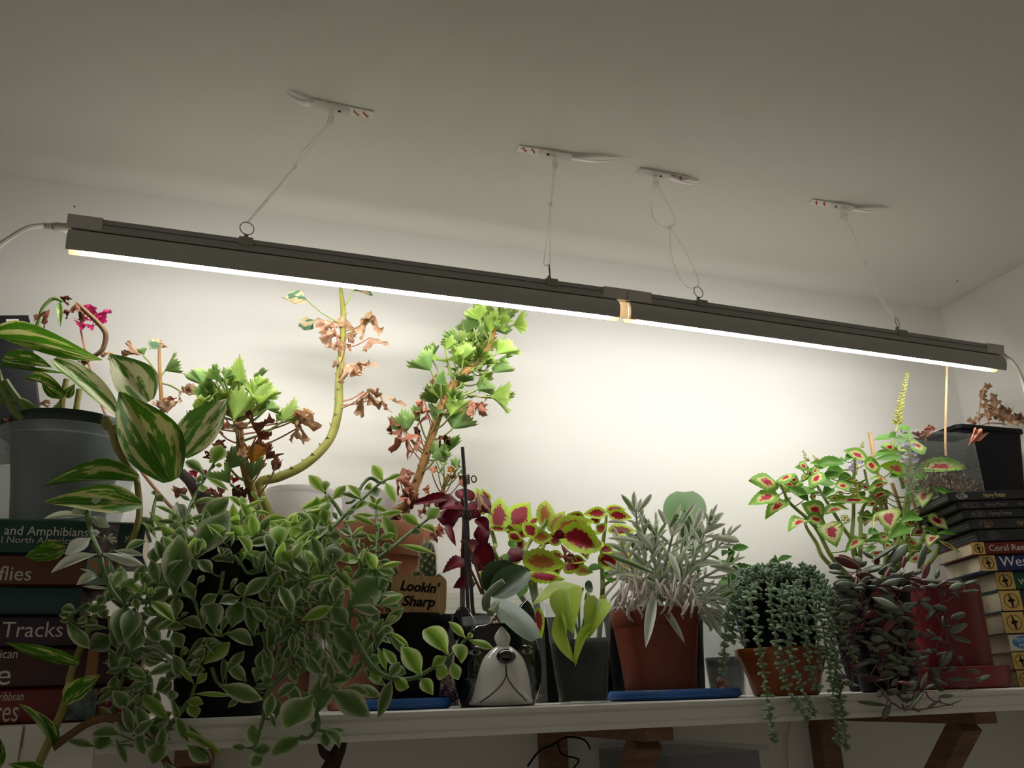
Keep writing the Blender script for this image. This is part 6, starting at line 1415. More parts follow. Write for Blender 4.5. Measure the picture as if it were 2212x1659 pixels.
leaves(root, cS, [(538, 202, 718, 108, 58), (735, 132, 888, 74, 50), (560, 232, 665, 300, 54), (718, 232, 932, 204, 34), (548, 572, 755, 498, 68), (518, 742, 775, 658, 68), (558, 790, 818, 886, 48), (640, 1062, 715, 1072, 54), (808, 1222, 928, 1272, 54), (478, 1342, 832, 1352, 34), (858, 1382, 1065, 1288, 54), (738, 1482, 1035, 1542, 38), (740, 1530, 800, 1640, 40), (430, 190, 480, 290, 56), (360, 170, 520, 85, 60)], RB, 0.92, jit=0.006, tip=0.3, roll=1.5)
stems(root, cQ, [[(240, 230), (212, 340), (205, 560), (190, 720), (220, 800), (350, 795), (460, 805), (520, 790)], [(740, 290), (790, 500), (830, 680), (880, 830), (960, 930), (1070, 960)], [(440, 440), (530, 650), (640, 720), (670, 830), (760, 990), (850, 1190), (820, 1350), (640, 1390), (480, 1360), (310, 1180), (260, 1060)], [(1000, 430), (1030, 560), (1070, 720), (1060, 860), (1150, 1020), (1230, 1120)], [(310, 900), (420, 1150), (500, 1290)], [(350, 850), (490, 1120), (515, 1240)], [(840, 1000), (900, 1130), (1000, 1230), (1150, 1310)], [(870, 1370), (930, 1450), (1130, 1500)], [(520, 1450), (560, 1480), (650, 1530), (820, 1540), (1100, 1490)], [(240, 230), (160, 270), (130, 310)], [(730, 270), (850, 315), (1000, 410), (1130, 400)], [(790, 520), (690, 580)], [(520, 360), (610, 510), (650, 640)], [(270, 440), (280, 620), (300, 720)]], Yruby, 0.0010, M_rubystem)
stems(root, cS, [[(430, 350), (480, 570), (520, 740), (500, 830), (620, 1040), (740, 1180), (750, 1330), (735, 1500)], [(260, 1170), (480, 1340), (650, 1430), (800, 1420), (900, 1350)], [(480, 190), (640, 230), (740, 210)], [(440, 350), (500, 350), (590, 290)]], 0.92, 0.0010, M_rubystem)
stem_mesh(root, [c+Vector((0, 0, h-0.004)), P(1870, 1245, 0.95), P(1855, 1240, 0.94)], 0.0014, M_rubystem)

xl = []
for k in range(26):                # more thin strands down the front of the pot
    px = random.uniform(1835, 2010); py = random.uniform(1240, 1275); n = random.randint(3, 6); st = [(px, py)]
    for j in range(n): st.append((st[-1][0]+random.uniform(-26, 26), st[-1][1]+random.uniform(26, 48)))
    pts = [P(x, y, Yruby(x, y)+0.002) for x, y in st]; stem_mesh(root, pts, 0.0008, M_rubystem, seg=6); STEMS.append(pts)
    for j, (x, y) in enumerate(st):
        sg = random.choice((-1, 1)); xl.append((x, y, x+sg*random.uniform(20, 40), y+random.uniform(-16, 14), random.uniform(6.5, 9.5), random.choice(['', '', '', '', '', 'r'])))
leaves(root, ID, xl, RB, Yruby, tip=0.4, roll=1.5)
petioles(root, BASES, STEMS, 0.0006, M_rubystem, 0.05)

# ---- red pot with saucer
c, rt, rb, h = place(2058, 1484, 1442, 232, 222, 1.035, SHELF_Z)
root = thing('red_pot', 'empty-looking deep red plastic pot standing in its own red saucer', 'pot', c)
mb = MB(); mb.lathe([(0.0005, 0), (rb*0.96, 0), (rb, 0.002), (rt, h-0.001), (rt-0.001, h), (rt-0.003, h-0.001), (rb-0.004, 0.004), (0.0005, 0.004)], c, 44); mb.build('saucer', M_redpot, root)
c2, rt, rb, h = place(2056, 1478, 1272, 180, 172, 1.035, SHELF_Z+0.0044)
prof = [(0.0005, 0), (rb*0.97, 0), (rb, 0.002)]
for i in range(1, 40): f = i/40; prof.append((rb+(rt-rb)*f+(0.0005*math.sin(f*95) if 0.2 < f < 0.6 else 0), h*f))
prof += [(rt, h-0.001), (rt-0.001, h), (rt-0.003, h-0.002), (rb-0.003, 0.004), (0.0005, 0.004)]
mb = MB(); mb.lathe(prof, c2, 44); mb.build('pot', M_redpot, root); soil(root, c2, rt-0.004, c2.z+h-0.006)
mb = MB(); mb.lathe([(rt-0.0072, h-0.001), (rt-0.006, h+0.002), (rt-0.004, h+0.002), (rt-0.0035, h-0.001)], c2, 40); mb.build('liner_rim', M_black, root)

# ---- tall coleus beside the corner
c, rt, rb, h = place(1905, 1490, 1290, 170, 130, 1.15, SHELF_Z)
root = thing('potted_coleus', 'tall red-hearted coleus with a yellow flower spike beside the disc cases', 'potted plant', c)
lathe_pot(root, c, rt, rb, h, M_black, rim=0.002, rimh=0.012); soil(root, c, rt-0.003, c.z+h-0.006)
b = c+Vector((0, 0, h-0.006)); Yc = 1.11
del BASES[:]; del STEMS[:]
def cst(ln, r=0.0036, mat=M_colstem):
    pts = [P(*cR(*q), Yc) for q in ln]; STEMS.append(pts); stem_mesh(root, [b.lerp(pts[0], 0.0)+Vector((random.uniform(-.02, .02), random.uniform(-.02, .02), 0))]+pts, [r]*2+[r*(0.95-0.55*i/len(pts)) for i in range(1, len(pts))], mat)
for ln in ([(830, 1540), (680, 1280), (500, 1110), (450, 1020), (420, 960)], [(770, 1540), (690, 1400), (620, 1290), (600, 1220)], [(960, 1480), (960, 1180), (965, 880), (975, 760)], [(1010, 1480), (1015, 1200), (1060, 1090), (1170, 930)], [(960, 1420), (880, 1280), (730, 1040), (650, 900)], [(1320, 1480), (1330, 1180), (1370, 950), (1375, 720), (1350, 600)], [(1340, 1200), (1400, 960), (1420, 880)], [(1200, 1480), (1180, 1170), (1080, 1020), (1040, 860)], [(1450, 1400), (1490, 1120), (1500, 1010)], [(1520, 1540), (1590, 1360)]): cst(ln)
spk = [P(*cR(x, y), Yc) for x, y in ((1260, 800), (1255, 660), (1280, 530), (1300, 400), (1330, 260), (1355, 150))]
stem_mesh(root, [P(*cR(1330, 1000), Yc)]+spk, [0.0025, 0.0022, 0.002, 0.0018, 0.0015, 0.001, 0.0006], M_colstem)
def spike(line, n, wid, key='bud', L=0.006):
    sm, _ = catmull(line, [1]*len(line), 12)
    for i in range(n):
        f = i/n; p = sm[int(f*(len(sm)-1))]; a = i*2.4; d = Vector((math.cos(a), math.sin(a)-0.3, 0.35)).normalized()
        put(LM[key], leaf_matrix(p, p+d*wid*(1.1-0.75*f), L*0.42*(1-0.4*f), a), root, 'flower_bud')
spike(spk[2:], 84, 0.0105)
spike([P(*cR(960, 950), Yc), P(*cR(1000, 1080), Yc-0.02)], 30, 0.008); spike([P(*cR(620, 800), Yc), P(*cR(590, 720), Yc)], 16, 0.006); spike([P(*cR(700, 800), Yc), P(*cR(660, 755), Yc)], 12, 0.005); spike([P(*cR(1020, 700), Yc), P(*cR(1030, 655), Yc)], 10, 0.005); spike([P(*cR(1375, 860), Yc-0.02), P(*cR(1355, 620), Yc-0.02)], 30, 0.009)
for (x, y) in ((1310, 690), (1340, 680), (1420, 680), (1350, 740), (1430, 740), (1330, 790), (1420, 795), (1440, 785), (930, 830), (945, 870), (1040, 800), (1020, 810), (955, 990), (920, 860)):
    leafpx(root, 'lil', cR(1375 if x > 1200 else 970, y+6), cR(x, y), 11, Yc-0.02, Yc-0.03, random.uniform(-1, 1), 'petal')
_w = 1.12
CR = {'': ['cr0', 'cr1', 'cr2'], 'p': ['cp0', 'cp1'], 'g': ['cg0', 'cg1'], 'k': ['ck0']}
leaves(root, cR, [(410, 965, 205, 930, 165), (405, 1040, 192, 1115, 130), (405, 955, 535, 875, 105), (420, 975, 605, 960, 120), (465, 1095, 318, 1205, 130), (720, 880, 645, 990, 120), (640, 860, 530, 845, 80, 'g'), (560, 830, 640, 840, 80), (700, 830, 905, 805, 100, 'g'), (760, 900, 890, 850, 90, 'g'), (700, 960, 830, 960, 90, 'g'), (745, 1190, 580, 1110, 155), (625, 1235, 482, 1295, 130), (620, 1220, 765, 1245, 110), (745, 1185, 935, 1135, 100), (775, 1255, 832, 1415, 185, 'p'), (1060, 785, 888, 720, 120), (1040, 825, 1165, 845, 140), (830, 985, 955, 975, 95), (1205, 950, 1085, 920, 60), (1215, 965, 1065, 1012, 85), (1225, 1025, 1035, 1105, 75), (1085, 1085, 775, 1090, 70), (500, 1000, 640, 1090, 90, 'g'), (660, 1000, 560, 1050, 90, 'g'), (850, 880, 720, 930, 80, 'g'), (960, 760, 900, 790, 70, 'g'), (800, 1000, 740, 1060, 80, 'g')], CR, 1.10, jit=0.02)
leaves(root, cR, [(1245, 620, 1105, 645, 65, 'g'), (1230, 590, 1265, 625, 60, 'g'), (1265, 700, 1165, 690, 85), (1255, 730, 1105, 765, 90, 'g'), (1305, 765, 1115, 790, 65, 'g'), (1370, 680, 1500, 690, 175), (1345, 872, 1155, 830, 120, 'k'), (1345, 885, 1225, 915, 100, 'g'), (1435, 862, 1805, 835, 130), (1400, 885, 1505, 915, 100, 'g'), (1335, 625, 1395, 600, 65, 'g'), (1300, 560, 1380, 560, 60, 'g'), (1270, 640, 1350, 640, 70, 'g'), (1290, 720, 1330, 700, 80)], CR, 1.09, jit=0.012)
leaves(root, cR, [(1225, 1155, 1232, 1310, 175, 'p'), (1155, 1170, 1095, 1295, 40, 'p'), (1445, 1210, 1305, 1235, 100, 'g'), (1355, 1290, 1225, 1355, 110, 'g'), (1505, 1010, 1335, 1035, 65, 'g'), (1480, 1000, 1462, 1135, 120, 'p'), (1540, 990, 1745, 1075, 45, 'g'), (1560, 1060, 1645, 1185, 110, 'p'), (1515, 1190, 1655, 1300, 120, 'p'), (1580, 1330, 1765, 1335, 55, 'g'), (1575, 1330, 1475, 1290, 55, 'g'), (1580, 1380, 1745, 1465, 34, 'p'), (1560, 1345, 1505, 1415, 100, 'p'), (1345, 1370, 1450, 1425, 110), (1015, 1370, 902, 1455, 90), (1150, 1375, 1225, 1340, 80), (1400, 1490, 1435, 1545, 95, 'p'), (1175, 1370, 1055, 1385, 70, 'g'), (930, 1215, 895, 1255, 40), (1440, 1000, 1560, 1010, 60, 'g'), (1070, 1330, 1150, 1310, 70, 'g'), (1230, 1400, 1180, 1440, 70), (1300, 1400, 1360, 1460, 80, 'p'), (880, 1230, 920, 1190, 60), (1110, 1420, 1060, 1470, 70, 'g'), (1440, 1180, 1400, 1165, 50, 'p')], CR, 1.06, jit=0.02)
more = []
for (x0, x1, y0, y1, n) in ((480, 1000, 800, 1080, 26), (900, 1250, 900, 1200, 16), (1250, 1460, 560, 960, 12), (1000, 1500, 1180, 1460, 22)):
    for k in range(n):
        x, y = random.uniform(x0, x1), random.uniform(y0, y1); a = random.uniform(-0.6, 3.7); Lq = random.uniform(70, 120)
        more.append((x, y, x+Lq*math.cos(a), y+Lq*math.sin(a)*0.7, random.uniform(50, 85), random.choice(['', 'g', 'p', ''])))
leaves(root, cR, more, CR, 1.125, jit=0.015, roll=0.7)
petioles(root, BASES, STEMS, 0.0009, M_colstem, 0.10)
for sl, ln, w in (('longest split bamboo stick rising above the red-hearted coleus', [(1080, 590), (1110, 780), (1160, 990), (1215, 1200), (1300, 1500)], 0.0032), ('short bamboo stick between two red-hearted coleus stems', [(1240, 960), (1310, 1165), (1380, 1420)], 0.0032), ('short bamboo stick beside the disc cases and the coleus', [(1375, 1030), (1415, 1150), (1480, 1400)], 0.003)):
    mb = MB(); mb.tube([P(*cR(*q), 1.13) for q in ln], w, 6, 2)
    tag(mb.build('bamboo_stick', M_stick), sl, 'stick', 'bamboo sticks in the coleus')

# ---- clear clamshell, black square pot with the dead plant, on the disc cases
Yk = 1.035
a0 = P(1998, 1060, Yk); a1 = P(2136, 1060, Yk); zt = P(2070, 936, Yk).z
root = thing('clamshell_planter', 'clear plastic clamshell holding dried soil and roots on the disc cases', 'planter', Vector(((a0.x+a1.x)/2, Yk+0.04, DVDTOP)))
mb = MB(); x0, x1, y0, y1, z0, z1 = a0.x, a1.x, Yk, Yk+0.046, DVDTOP+0.0003, zt
def rbox(x0, x1, y0, y1, r, z, n=5):
    o_ = []
    for cx, cy, s in ((x1-r, y0+r, -90), (x1-r, y1-r, 0), (x0+r, y1-r, 90), (x0+r, y0+r, 180)):
        for k in range(n): a = math.radians(s+90*k/(n-1)); o_.append(Vector((cx+r*math.cos(a), cy+r*math.sin(a), z)))
    return o_
rings = [rbox(x0+0.012, x1-0.012, y0+0.012, y1-0.012, 0.006, z0), rbox(x0+0.004, x1-0.004, y0+0.004, y1-0.004, 0.008, z0+0.003), rbox(x0+0.001, x1-0.001, y0+0.001, y1-0.001, 0.010, z0+0.012), rbox(x0, x1, y0, y1, 0.010, z1-0.004), rbox(x0-0.003, x1+0.003, y0-0.003, y1+0.003, 0.012, z1-0.003), rbox(x0-0.003, x1+0.003, y0-0.003, y1+0.003, 0.012, z1)]
n = len(rings[0]); mb.add([q for r in rings for q in r], [(i*n+k, i*n+(k+1) % n, (i+1)*n+(k+1) % n, (i+1)*n+k) for i in range(len(rings)-1) for k in range(n)]+[tuple(range(n-1, -1, -1))])
o = mb.build('clamshell', M_clear, root); s_ = o.modifiers.new('thickness', 'SOLIDIFY'); s_.thickness = 0.0006
mb = MB()
for k in range(420):
    p = Vector((random.uniform(x0+0.006, x1-0.006), random.uniform(y0+0.004, y1-0.006), z0+0.006+abs(random.gauss(0, 0.022))+random.random()*0.008)); d = Vector((random.gauss(0, 1), random.gauss(0, 0.4), random.gauss(0, 0.7))).normalized()*random.uniform(0.004, 0.014)
    e = p+d; e = Vector((min(max(e.x, x0+0.003), x1-0.003), min(max(e.y, y0+0.003), y1-0.004), max(e.z, z0+0.004))); mb.tube([p, e], random.uniform(0.0004, 0.0011), 4, 1)
mb.build('dry_roots', M_peat, root)['kind'] = 'stuff'
leafpx(root, 'dr0', cR(1790, 700), cR(1910, 560), 24, Yk-0.006, Yk-0.004, name='dry_leaf'); leafpx(root, 'dr3', cR(1560, 570), cR(1450, 620), 18, Yk+0.02, Yk+0.02, name='dry_leaf'); leafpx(root, 'dd1', cR(1480, 640), cR(1400, 600), 16, Yk+0.03, Yk+0.03, name='dry_leaf'); leafpx(root, 'dr1', cR(1440, 590), cR(1500, 620), 18, Yk+0.03, Yk+0.03, name='dry_leaf')
mb = MB(); mb.tube([P(2043, 985, Yk+0.03), P(2042, 930, Yk+0.03), P(2045, 800, Yk+0.04), P(2046, 740, Yk+0.04)], 0.0019, 6, 2)
tag(mb.build('bamboo_stick', M_stick), 'single upright bamboo stick standing in the clear clamshell', 'stick')
b0 = P(2096, 1062, 1.09); zt = P(2096, 918, 1.09).z
root = thing('potted_dead_plant', 'square black pot with a crumbled tan dead plant beside the clamshell', 'potted plant', Vector((b0.x+0.07, 1.13, DVDTOP)))
xb, wb = b0.x+0.006, 0.15
wb = min(wb, WALL_X-0.012-xb)
rings = [rbox(xb+0.012, xb+wb-0.012, 1.108, 1.205, 0.008, DVDTOP+0.0004), rbox(xb+0.002, xb+wb-0.002, 1.090, 1.225, 0.010, zt-0.008), rbox(xb-0.003, xb+wb+0.003, 1.087, 1.228, 0.012, zt-0.0075), rbox(xb-0.003, xb+wb+0.003, 1.087, 1.228, 0.012, zt), rbox(xb+0.001, xb+wb-0.001, 1.090, 1.225, 0.010, zt), rbox(xb+0.003, xb+wb-0.003, 1.093, 1.222, 0.010, zt-0.012)]
n = len(rings[0]); mb = MB(); mb.add([q for r in rings for q in r], [(i*n+k, i*n+(k+1) % n, (i+1)*n+(k+1) % n, (i+1)*n+k) for i in range(len(rings)-1) for k in range(n)]+[tuple(range(n-1, -1, -1))]); mb.build('pot', M_black, root)
mb = MB(); q = rbox(xb+0.003, xb+wb-0.003, 1.093, 1.222, 0.01, zt-0.012); mb.add(q, [tuple(range(n))]); mb.build('soil', M_soil, root)
for i, (x, y, w) in enumerate([(1890, 460, 60), (1930, 350, 70), (1900, 320, 50), (1960, 420, 80), (1990, 380, 70), (2010, 440, 80), (1950, 470, 70), (2040, 410, 60), (2070, 470, 70), (2100, 500, 60), (1870, 490, 50), (2130, 500, 60), (2160, 490, 60), (2190, 510, 50), (2020, 490, 70), (1830, 520, 60), (2090, 440, 40), (1910, 390, 60), (1975, 340, 50), (2150, 520, 70), (1930, 260, 34)]):
    leafpx(root, ['da0', 'da1', 'da2', 'da3'], cR(x+10, y+25), cR(x+random.uniform(-20, 20), y-25), w/3.385, 1.13+random.uniform(-0.02, 0.02), 1.13+random.uniform(-0.02, 0.02), random.uniform(-1, 1), 'dry_leaf')
for ln in ([(1880, 540), (1880, 440), (1900, 300), (1925, 250), (1945, 255)], [(1950, 540), (1945, 470), (1940, 380)], [(2060, 545), (2050, 470), (2000, 400)], [(1890, 540), (1960, 520), (2080, 530)]): stem_mesh(root, [P(*cR(*q), 1.13) for q in ln], 0.0010, M_petdry)

# ---- big variegated rose vine spilling over the shelf edge
c, rt, rb, h = place(476, 1553, 1188, 256, 192, 0.972, SHELF_Z)
root = thing('potted_rose_vine', 'large spilling variegated succulent vine in a big black nursery pot', 'potted plant', c)
lathe_pot(root, c, rt, rb, h, M_black, rim=0.003, rimh=0.016); soil(root, c, rt-0.004, c.z+h-0.006)
def Yap(px, py):
    pts = ((990, 0.985), (1120, 0.943), (1200, 0.900), (1260, 0.892), (1400, 0.888), (1545, 0.876), (1700, 0.868))
    for (a, ya), (b, yb) in zip(pts[:-1], pts[1:]):
        if py <= b: return ya+(yb-ya)*max(0, (py-a)/(b-a))
    return 0.868
del BASES[:]; del STEMS[:]
AP = {'': APT['a'], 'l': APT['l'], 'p': APT['p']}
def ap(crop, data, dY=0.0): leaves(root, crop, [q[:4]+(q[4]*1.14,)+q[5:] for q in data], AP, (lambda x, y: Yap(x, y)+dY), jit=0.007, tip=0.35, roll=0.3)
# the pale shoot over the books
ap(cA, [(1300, 335, 1290, 98, 105, 'p'), (1350, 280, 1508, 100, 65, 'p'), (1340, 325, 1520, 250, 90, 'p'), (1440, 280, 1590, 445, 160, 'p'), (1340, 520, 1645, 695, 135, 'p'), (1290, 522, 645, 540, 120, 'p'), (1295, 410, 1065, 475, 160, 'p'), (1350, 845, 975, 1095, 200, 'p'), (1340, 770, 1490, 760, 115, 'p'), (1450, 1090, 762, 1335, 180, 'p'), (1530, 1072, 2155, 1235, 160, 'p'), (1700, 1032, 2155, 1110, 105, 'p'), (1450, 1392, 1195, 1300, 34, 'p'), (1465, 1420, 1155, 1512, 130, 'p'), (1640, 1602, 1208, 1570, 55, 'p'), (1870, 1022, 2175, 880, 125), (1600, 1420, 1700, 1420, 110, 'p')], -0.045)
leaves(root, cA, [(1600, 860, 1640+dx, 860+dy, 40, 'p') for dx, dy in ((60, -90), (-120, 20), (-90, -70), (110, -20), (120, 40), (40, 70))], AP, 0.90, jit=0.003)
def apst(crop, lines, r=0.0022, dY=0.0): stems(root, crop, lines, (lambda x, y: Yap(x, y)+0.004+dY), r, M_aptstem)
apst(cA, [[(1290, 330), (1320, 560), (1380, 840), (1490, 1090), (1550, 1350), (1650, 1600), (1800, 1800)]], 0.0030, -0.045)
ap(cB, [(700, 1430, 1205, 735, 410), (740, 900, 1205, 535, 240), (870, 220, 1195, 405, 95, 'l'), (800, 255, 725, 230, 145), (805, 325, 830, 445, 125, 'l'), (640, 570, 462, 455, 64), (680, 592, 975, 530, 76), (640, 620, 690, 690, 74, 'l'), (560, 880, 895, 770, 86), (540, 870, 410, 590, 160, 'p'), (530, 905, 440, 600, 130), (520, 905, 115, 870, 76), (850, 205, 695, 20, 86), (100, 640, 405, 765, 66), (130, 570, 210, 480, 150), (110, 480, 60, 420, 90)])
ap(cB, [(1390, 662, 1205, 495, 105, 'l'), (1410, 655, 1400, 495, 125, 'l'), (1430, 682, 1725, 555, 66, 'l'), (1400, 862, 1255, 808, 66, 'l'), (1402, 945, 1155, 825, 66, 'l'), (1440, 802, 1625, 800, 66, 'l'), (1450, 925, 1665, 850, 76, 'l'), (1430, 1155, 1205, 955, 200, 'l'), (1590, 1125, 1825, 825, 130), (1480, 1222, 1865, 1160, 160), (1440, 1252, 1265, 1250, 66), (1640, 545, 1535, 415, 56, 'l'), (1650, 545, 1765, 490, 46, 'l'), (1580, 722, 1835, 770, 66, 'l'), (1960, 1255, 1920, 925, 250, 'l'), (1930, 1155, 2115, 955, 160, 'l'), (1850, 880, 2155, 912, 66, 'l'), (2030, 1162, 2205, 1185, 86), (100, 1510, 100, 1255, 190), (230, 1455, 125, 1165, 140), (300, 1305, 240, 1035, 160), (500, 1155, 470, 945, 170), (390, 1125, 300, 985, 130), (50, 1002, 285, 980, 90), (1110, 1402, 1050, 1235, 86), (1120, 1392, 1235, 1278, 66), (1180, 1432, 935, 1430, 95), (960, 1645, 755, 1445, 180), (720, 1595, 640, 1425, 130), (1220, 1285, 1200, 1045, 180), (1830, 1405, 1780, 1035, 160), (1640, 1605, 1580, 1345, 66), (1700, 1605, 1740, 1295, 110), (1900, 1505, 2155, 1605, 130), (2150, 1475, 1990, 1325, 210, 'l'), (1500, 1180, 1450, 1060, 120), (2000, 1420, 2180, 1340, 120), (1350, 1320, 1500, 1290, 100, 'l')])
apst(cB, [[(540, 950), (640, 620), (800, 310), (960, 40), (1000, -40)], [(30, 1000), (90, 640), (130, 480)], [(1450, 1170), (1420, 900), (1400, 650)], [(1540, 770), (1620, 590), (1640, 520)], [(540, 950), (600, 1150), (750, 1500)], [(1450, 1170), (1400, 1400)], [(1280, 1390), (1380, 1500), (1480, 1650)]])
ap(cK, [(430, 1250, 510, 1055, 170, 'l'), (300, 1370, 110, 1215, 100), (440, 1270, 520, 1270, 50, 'l'), (420, 1240, 370, 1210, 60, 'l')])
ap(cC, [(390, 312, 470, -565, 400), (700, 382, 530, 65, 180), (740, 132, 845, 15, 86), (430, 642, 415, 325, 165), (480, 655, 605, 565, 66), (480, 702, 805, 792, 200), (430, 655, 125, 835, 96), (1040, 292, 775, 445, 180), (1030, 332, 845, 352, 66), (1220, 242, 1335, 45, 66), (1400, 335, 1400, 115, 190), (1420, 335, 1795, 45, 200), (1370, 362, 1065, 432, 200), (1250, 795, 1370, 385, 280), (990, 865, 900, 385, 300), (1090, 872, 1240, 585, 130), (1160, 892, 1575, 1042, 240), (1100, 932, 1000, 835, 90), (1580, 925, 1490, 405, 220), (1650, 525, 1485, 425, 90, 'l'), (2060, 722, 1645, 525, 80, 'l'), (2140, 505, 1890, 165, 310), (1840, 885, 1790, 635, 180), (40, 395, 375, 685, 150, 'l'), (50, 395, 305, 215, 210), (20, 475, 125, 605, 160), (0, 345, 92, 215, 66), (30, 335, 135, 255, 56, 'l'), (510, 1105, 370, 855, 200), (480, 1185, 605, 1130, 120, 'l'), (570, 1295, 835, 935, 100), (570, 1295, 1095, 1005, 150), (830, 1335, 1215, 995, 260, 'l'), (380, 1235, 180, 975, 180), (290, 1245, -25, 1065, 130), (250, 1305, -45, 1195, 140), (350, 1315, 250, 1285, 96, 'p'), (430, 1352, -5, 1505, 140), (560, 1425, 855, 1432, 160), (690, 1645, 415, 1325, 80, 'l'), (720, 1645, 875, 1465, 120, 'l'), (1170, 1455, 1435, 1125, 160), (1110, 1625, 1135, 1245, 100), (1740, 1035, 1825, 1575, 150), (1600, 1605, 1700, 1395, 210), (1790, 1075, 1855, 1195, 150), (1880, 1055, 2055, 915, 130), (2150, 1205, 2150, 885, 110), (540, 1420, 260, 1560, 200), (780, 560, 820, 800, 150), (1560, 520, 1420, 330, 140), (1720, 1340, 1940, 1330, 110)])
apst(cC, [[(420, 300), (600, 330), (700, 420), (760, 620), (900, 880), (1080, 920)], [(1120, -30), (1090, 180), (1050, 310)], [(430, 650), (350, 760), (290, 950)], [(500, 1330), (760, 1340)], [(950, 1400), (1000, 1550), (1060, 1640), (1180, 1640)], [(1740, 1030), (1700, 900), (1600, 900)], [(2120, 780), (1900, 950), (1740, 1040)]])
ap(cD, [(420, 375, 600, 405, 120, 'l'), (470, 385, 520, 545, 140, 'l'), (500, 295, 915, 318, 52, 'l'), (230, 585, -65, 305, 120, 'l'), (270, 675, 820, 965, 90, 'l'), (130, 785, 0, 635, 140), (140, 805, 60, 1085, 210), (770, 205, 1245, 372, 160), (990, 342, 868, 435, 66), (1290, 555, 1350, 295, 120), (1390, 345, 1615, 165, 120), (1390, 555, 1410, 345, 130), (1330, 515, 1385, 665, 56), (1820, 515, 1895, 115, 270), (1780, 325, 1475, 705, 340), (2000, 265, 2410, 545, 240), (1650, 765, 1325, 975, 210), (1170, 855, 1120, 615, 170), (1070, 885, 910, 870, 80), (1130, 905, 1335, 900, 140), (1240, 965, 1115, 1085, 160), (1870, 705, 2165, 672, 100), (1920, 695, 2085, 865, 140), (1800, 695, 1810, 585, 90), (1150, 225, 1315, 212, 66), (1900, 700, 1950, 870, 120), (90, 250, 260, 170, 200), (250, 380, 260, 250, 110), (60, 600, 190, 560, 160), (1250, 200, 1330, 120, 130)])
apst(cD, [[(1520, 30), (1290, 290), (1250, 560), (1170, 850)], [(440, 380), (240, 640), (140, 790)], [(1820, 500), (1850, 640), (1740, 780)], [(1650, 770), (1740, 780)]], 0.0026)
ap(cE, [(700, 245, 730, -5, 250), (430, 265, 300, 55, 110, 'l'), (200, 152, 385, 335, 180), (250, 482, 200, 725, 160), (300, 532, 385, 715, 100), (330, 472, 705, 375, 90, 'l'), (390, 422, 485, 255, 36, 'l'), (640, 385, 765, 285, 90), (740, 705, 760, 395, 170), (690, 775, 670, 495, 80), (930, 765, 1305, 375, 380), (960, 775, 1325, 832, 160), (1310, 565, 1385, 395, 130), (900, 1015, 690, 785, 210), (890, 1005, 595, 1055, 180), (960, 1385, 740, 1025, 240), (1260, 1315, 1320, 955, 160), (1010, 865, 1105, 1025, 66), (1090, 875, 1145, 1005, 80), (1340, 1105, 1455, 1038, 120), (1430, 1092, 1675, 1280, 66, 'l'), (1380, 985, 1525, 885, 56, 'l'), (1390, 1595, 1270, 1295, 110, 'l'), (1530, 1555, 1340, 1315, 140, 'l'), (1800, 1645, 1585, 1285, 220, 'l'), (1460, 1585, 1645, 1625, 150), (300, 955, 695, 788, 140, 'l'), (110, 985, -45, 835, 66, 'l'), (100, 875, 285, 775, 66), (200, 1095, 210, 1415, 130), (250, 1095, 345, 1225, 90), (340, 1025, 575, 1118, 56, 'l'), (480, 1375, 400, 1175, 180), (330, 1225, 495, 1295, 66), (360, 1595, 215, 1415, 120), (700, 1605, 560, 1445, 210), (960, 1665, 1095, 1465, 100), (1150, 1665, 1200, 1535, 130, 'l'), (20, 505, 185, 855, 160), (560, 620, 500, 420, 140), (600, 700, 640, 560, 150), (1180, 870, 1300, 960, 150), (1050, 1100, 1150, 1190, 140), (820, 300, 960, 330, 110, 'l'), (900, 200, 830, 90, 130, 'l'), (440, 960, 560, 900, 100), (420, 1150, 440, 930, 120), (1120, 1330, 1200, 1200, 150)])
apst(cE, [[(940, 700), (920, 870), (900, 1010), (1010, 1190), (1100, 1380), (1260, 1560), (1400, 1640)], [(0, 1130), (110, 1020), (220, 960)], [(740, 320), (900, 480)], [(390, 440), (250, 640)], [(440, 1000), (560, 640)], [(1100, 1380), (1050, 1520), (990, 1640)]], 0.0030)
ap(cH, [(930, 1155, 825, 995, 92, 'l'), (1075, 1042, 950, 895, 102, 'l'), (1170, 952, 1080, 862, 46, 'l'), (1190, 962, 1328, 1002, 52, 'l'), (1120, 985, 1150, 1075, 80, 'l'), (990, 1105, 1065, 1055, 60, 'l'), (1010, 1120, 1075, 1152, 76, 'l'), (1100, 1080, 1130, 1175, 62, 'l'), (780, 1182, 865, 1222, 66, 'l'), (930, 1172, 992, 1255, 66, 'l'), (760, 1162, 815, 1088, 58), (770, 1182, 698, 1375, 62), (660, 1132, 705, 1195, 66, 'l'), (1180, 955, 1210, 925, 30, 'l')], -0.012)
apst(cH, [[(560, 930), (630, 1060), (700, 1140), (780, 1170), (890, 1170), (1000, 1110), (1100, 1040), (1180, 950)]], 0.0030, -0.012)
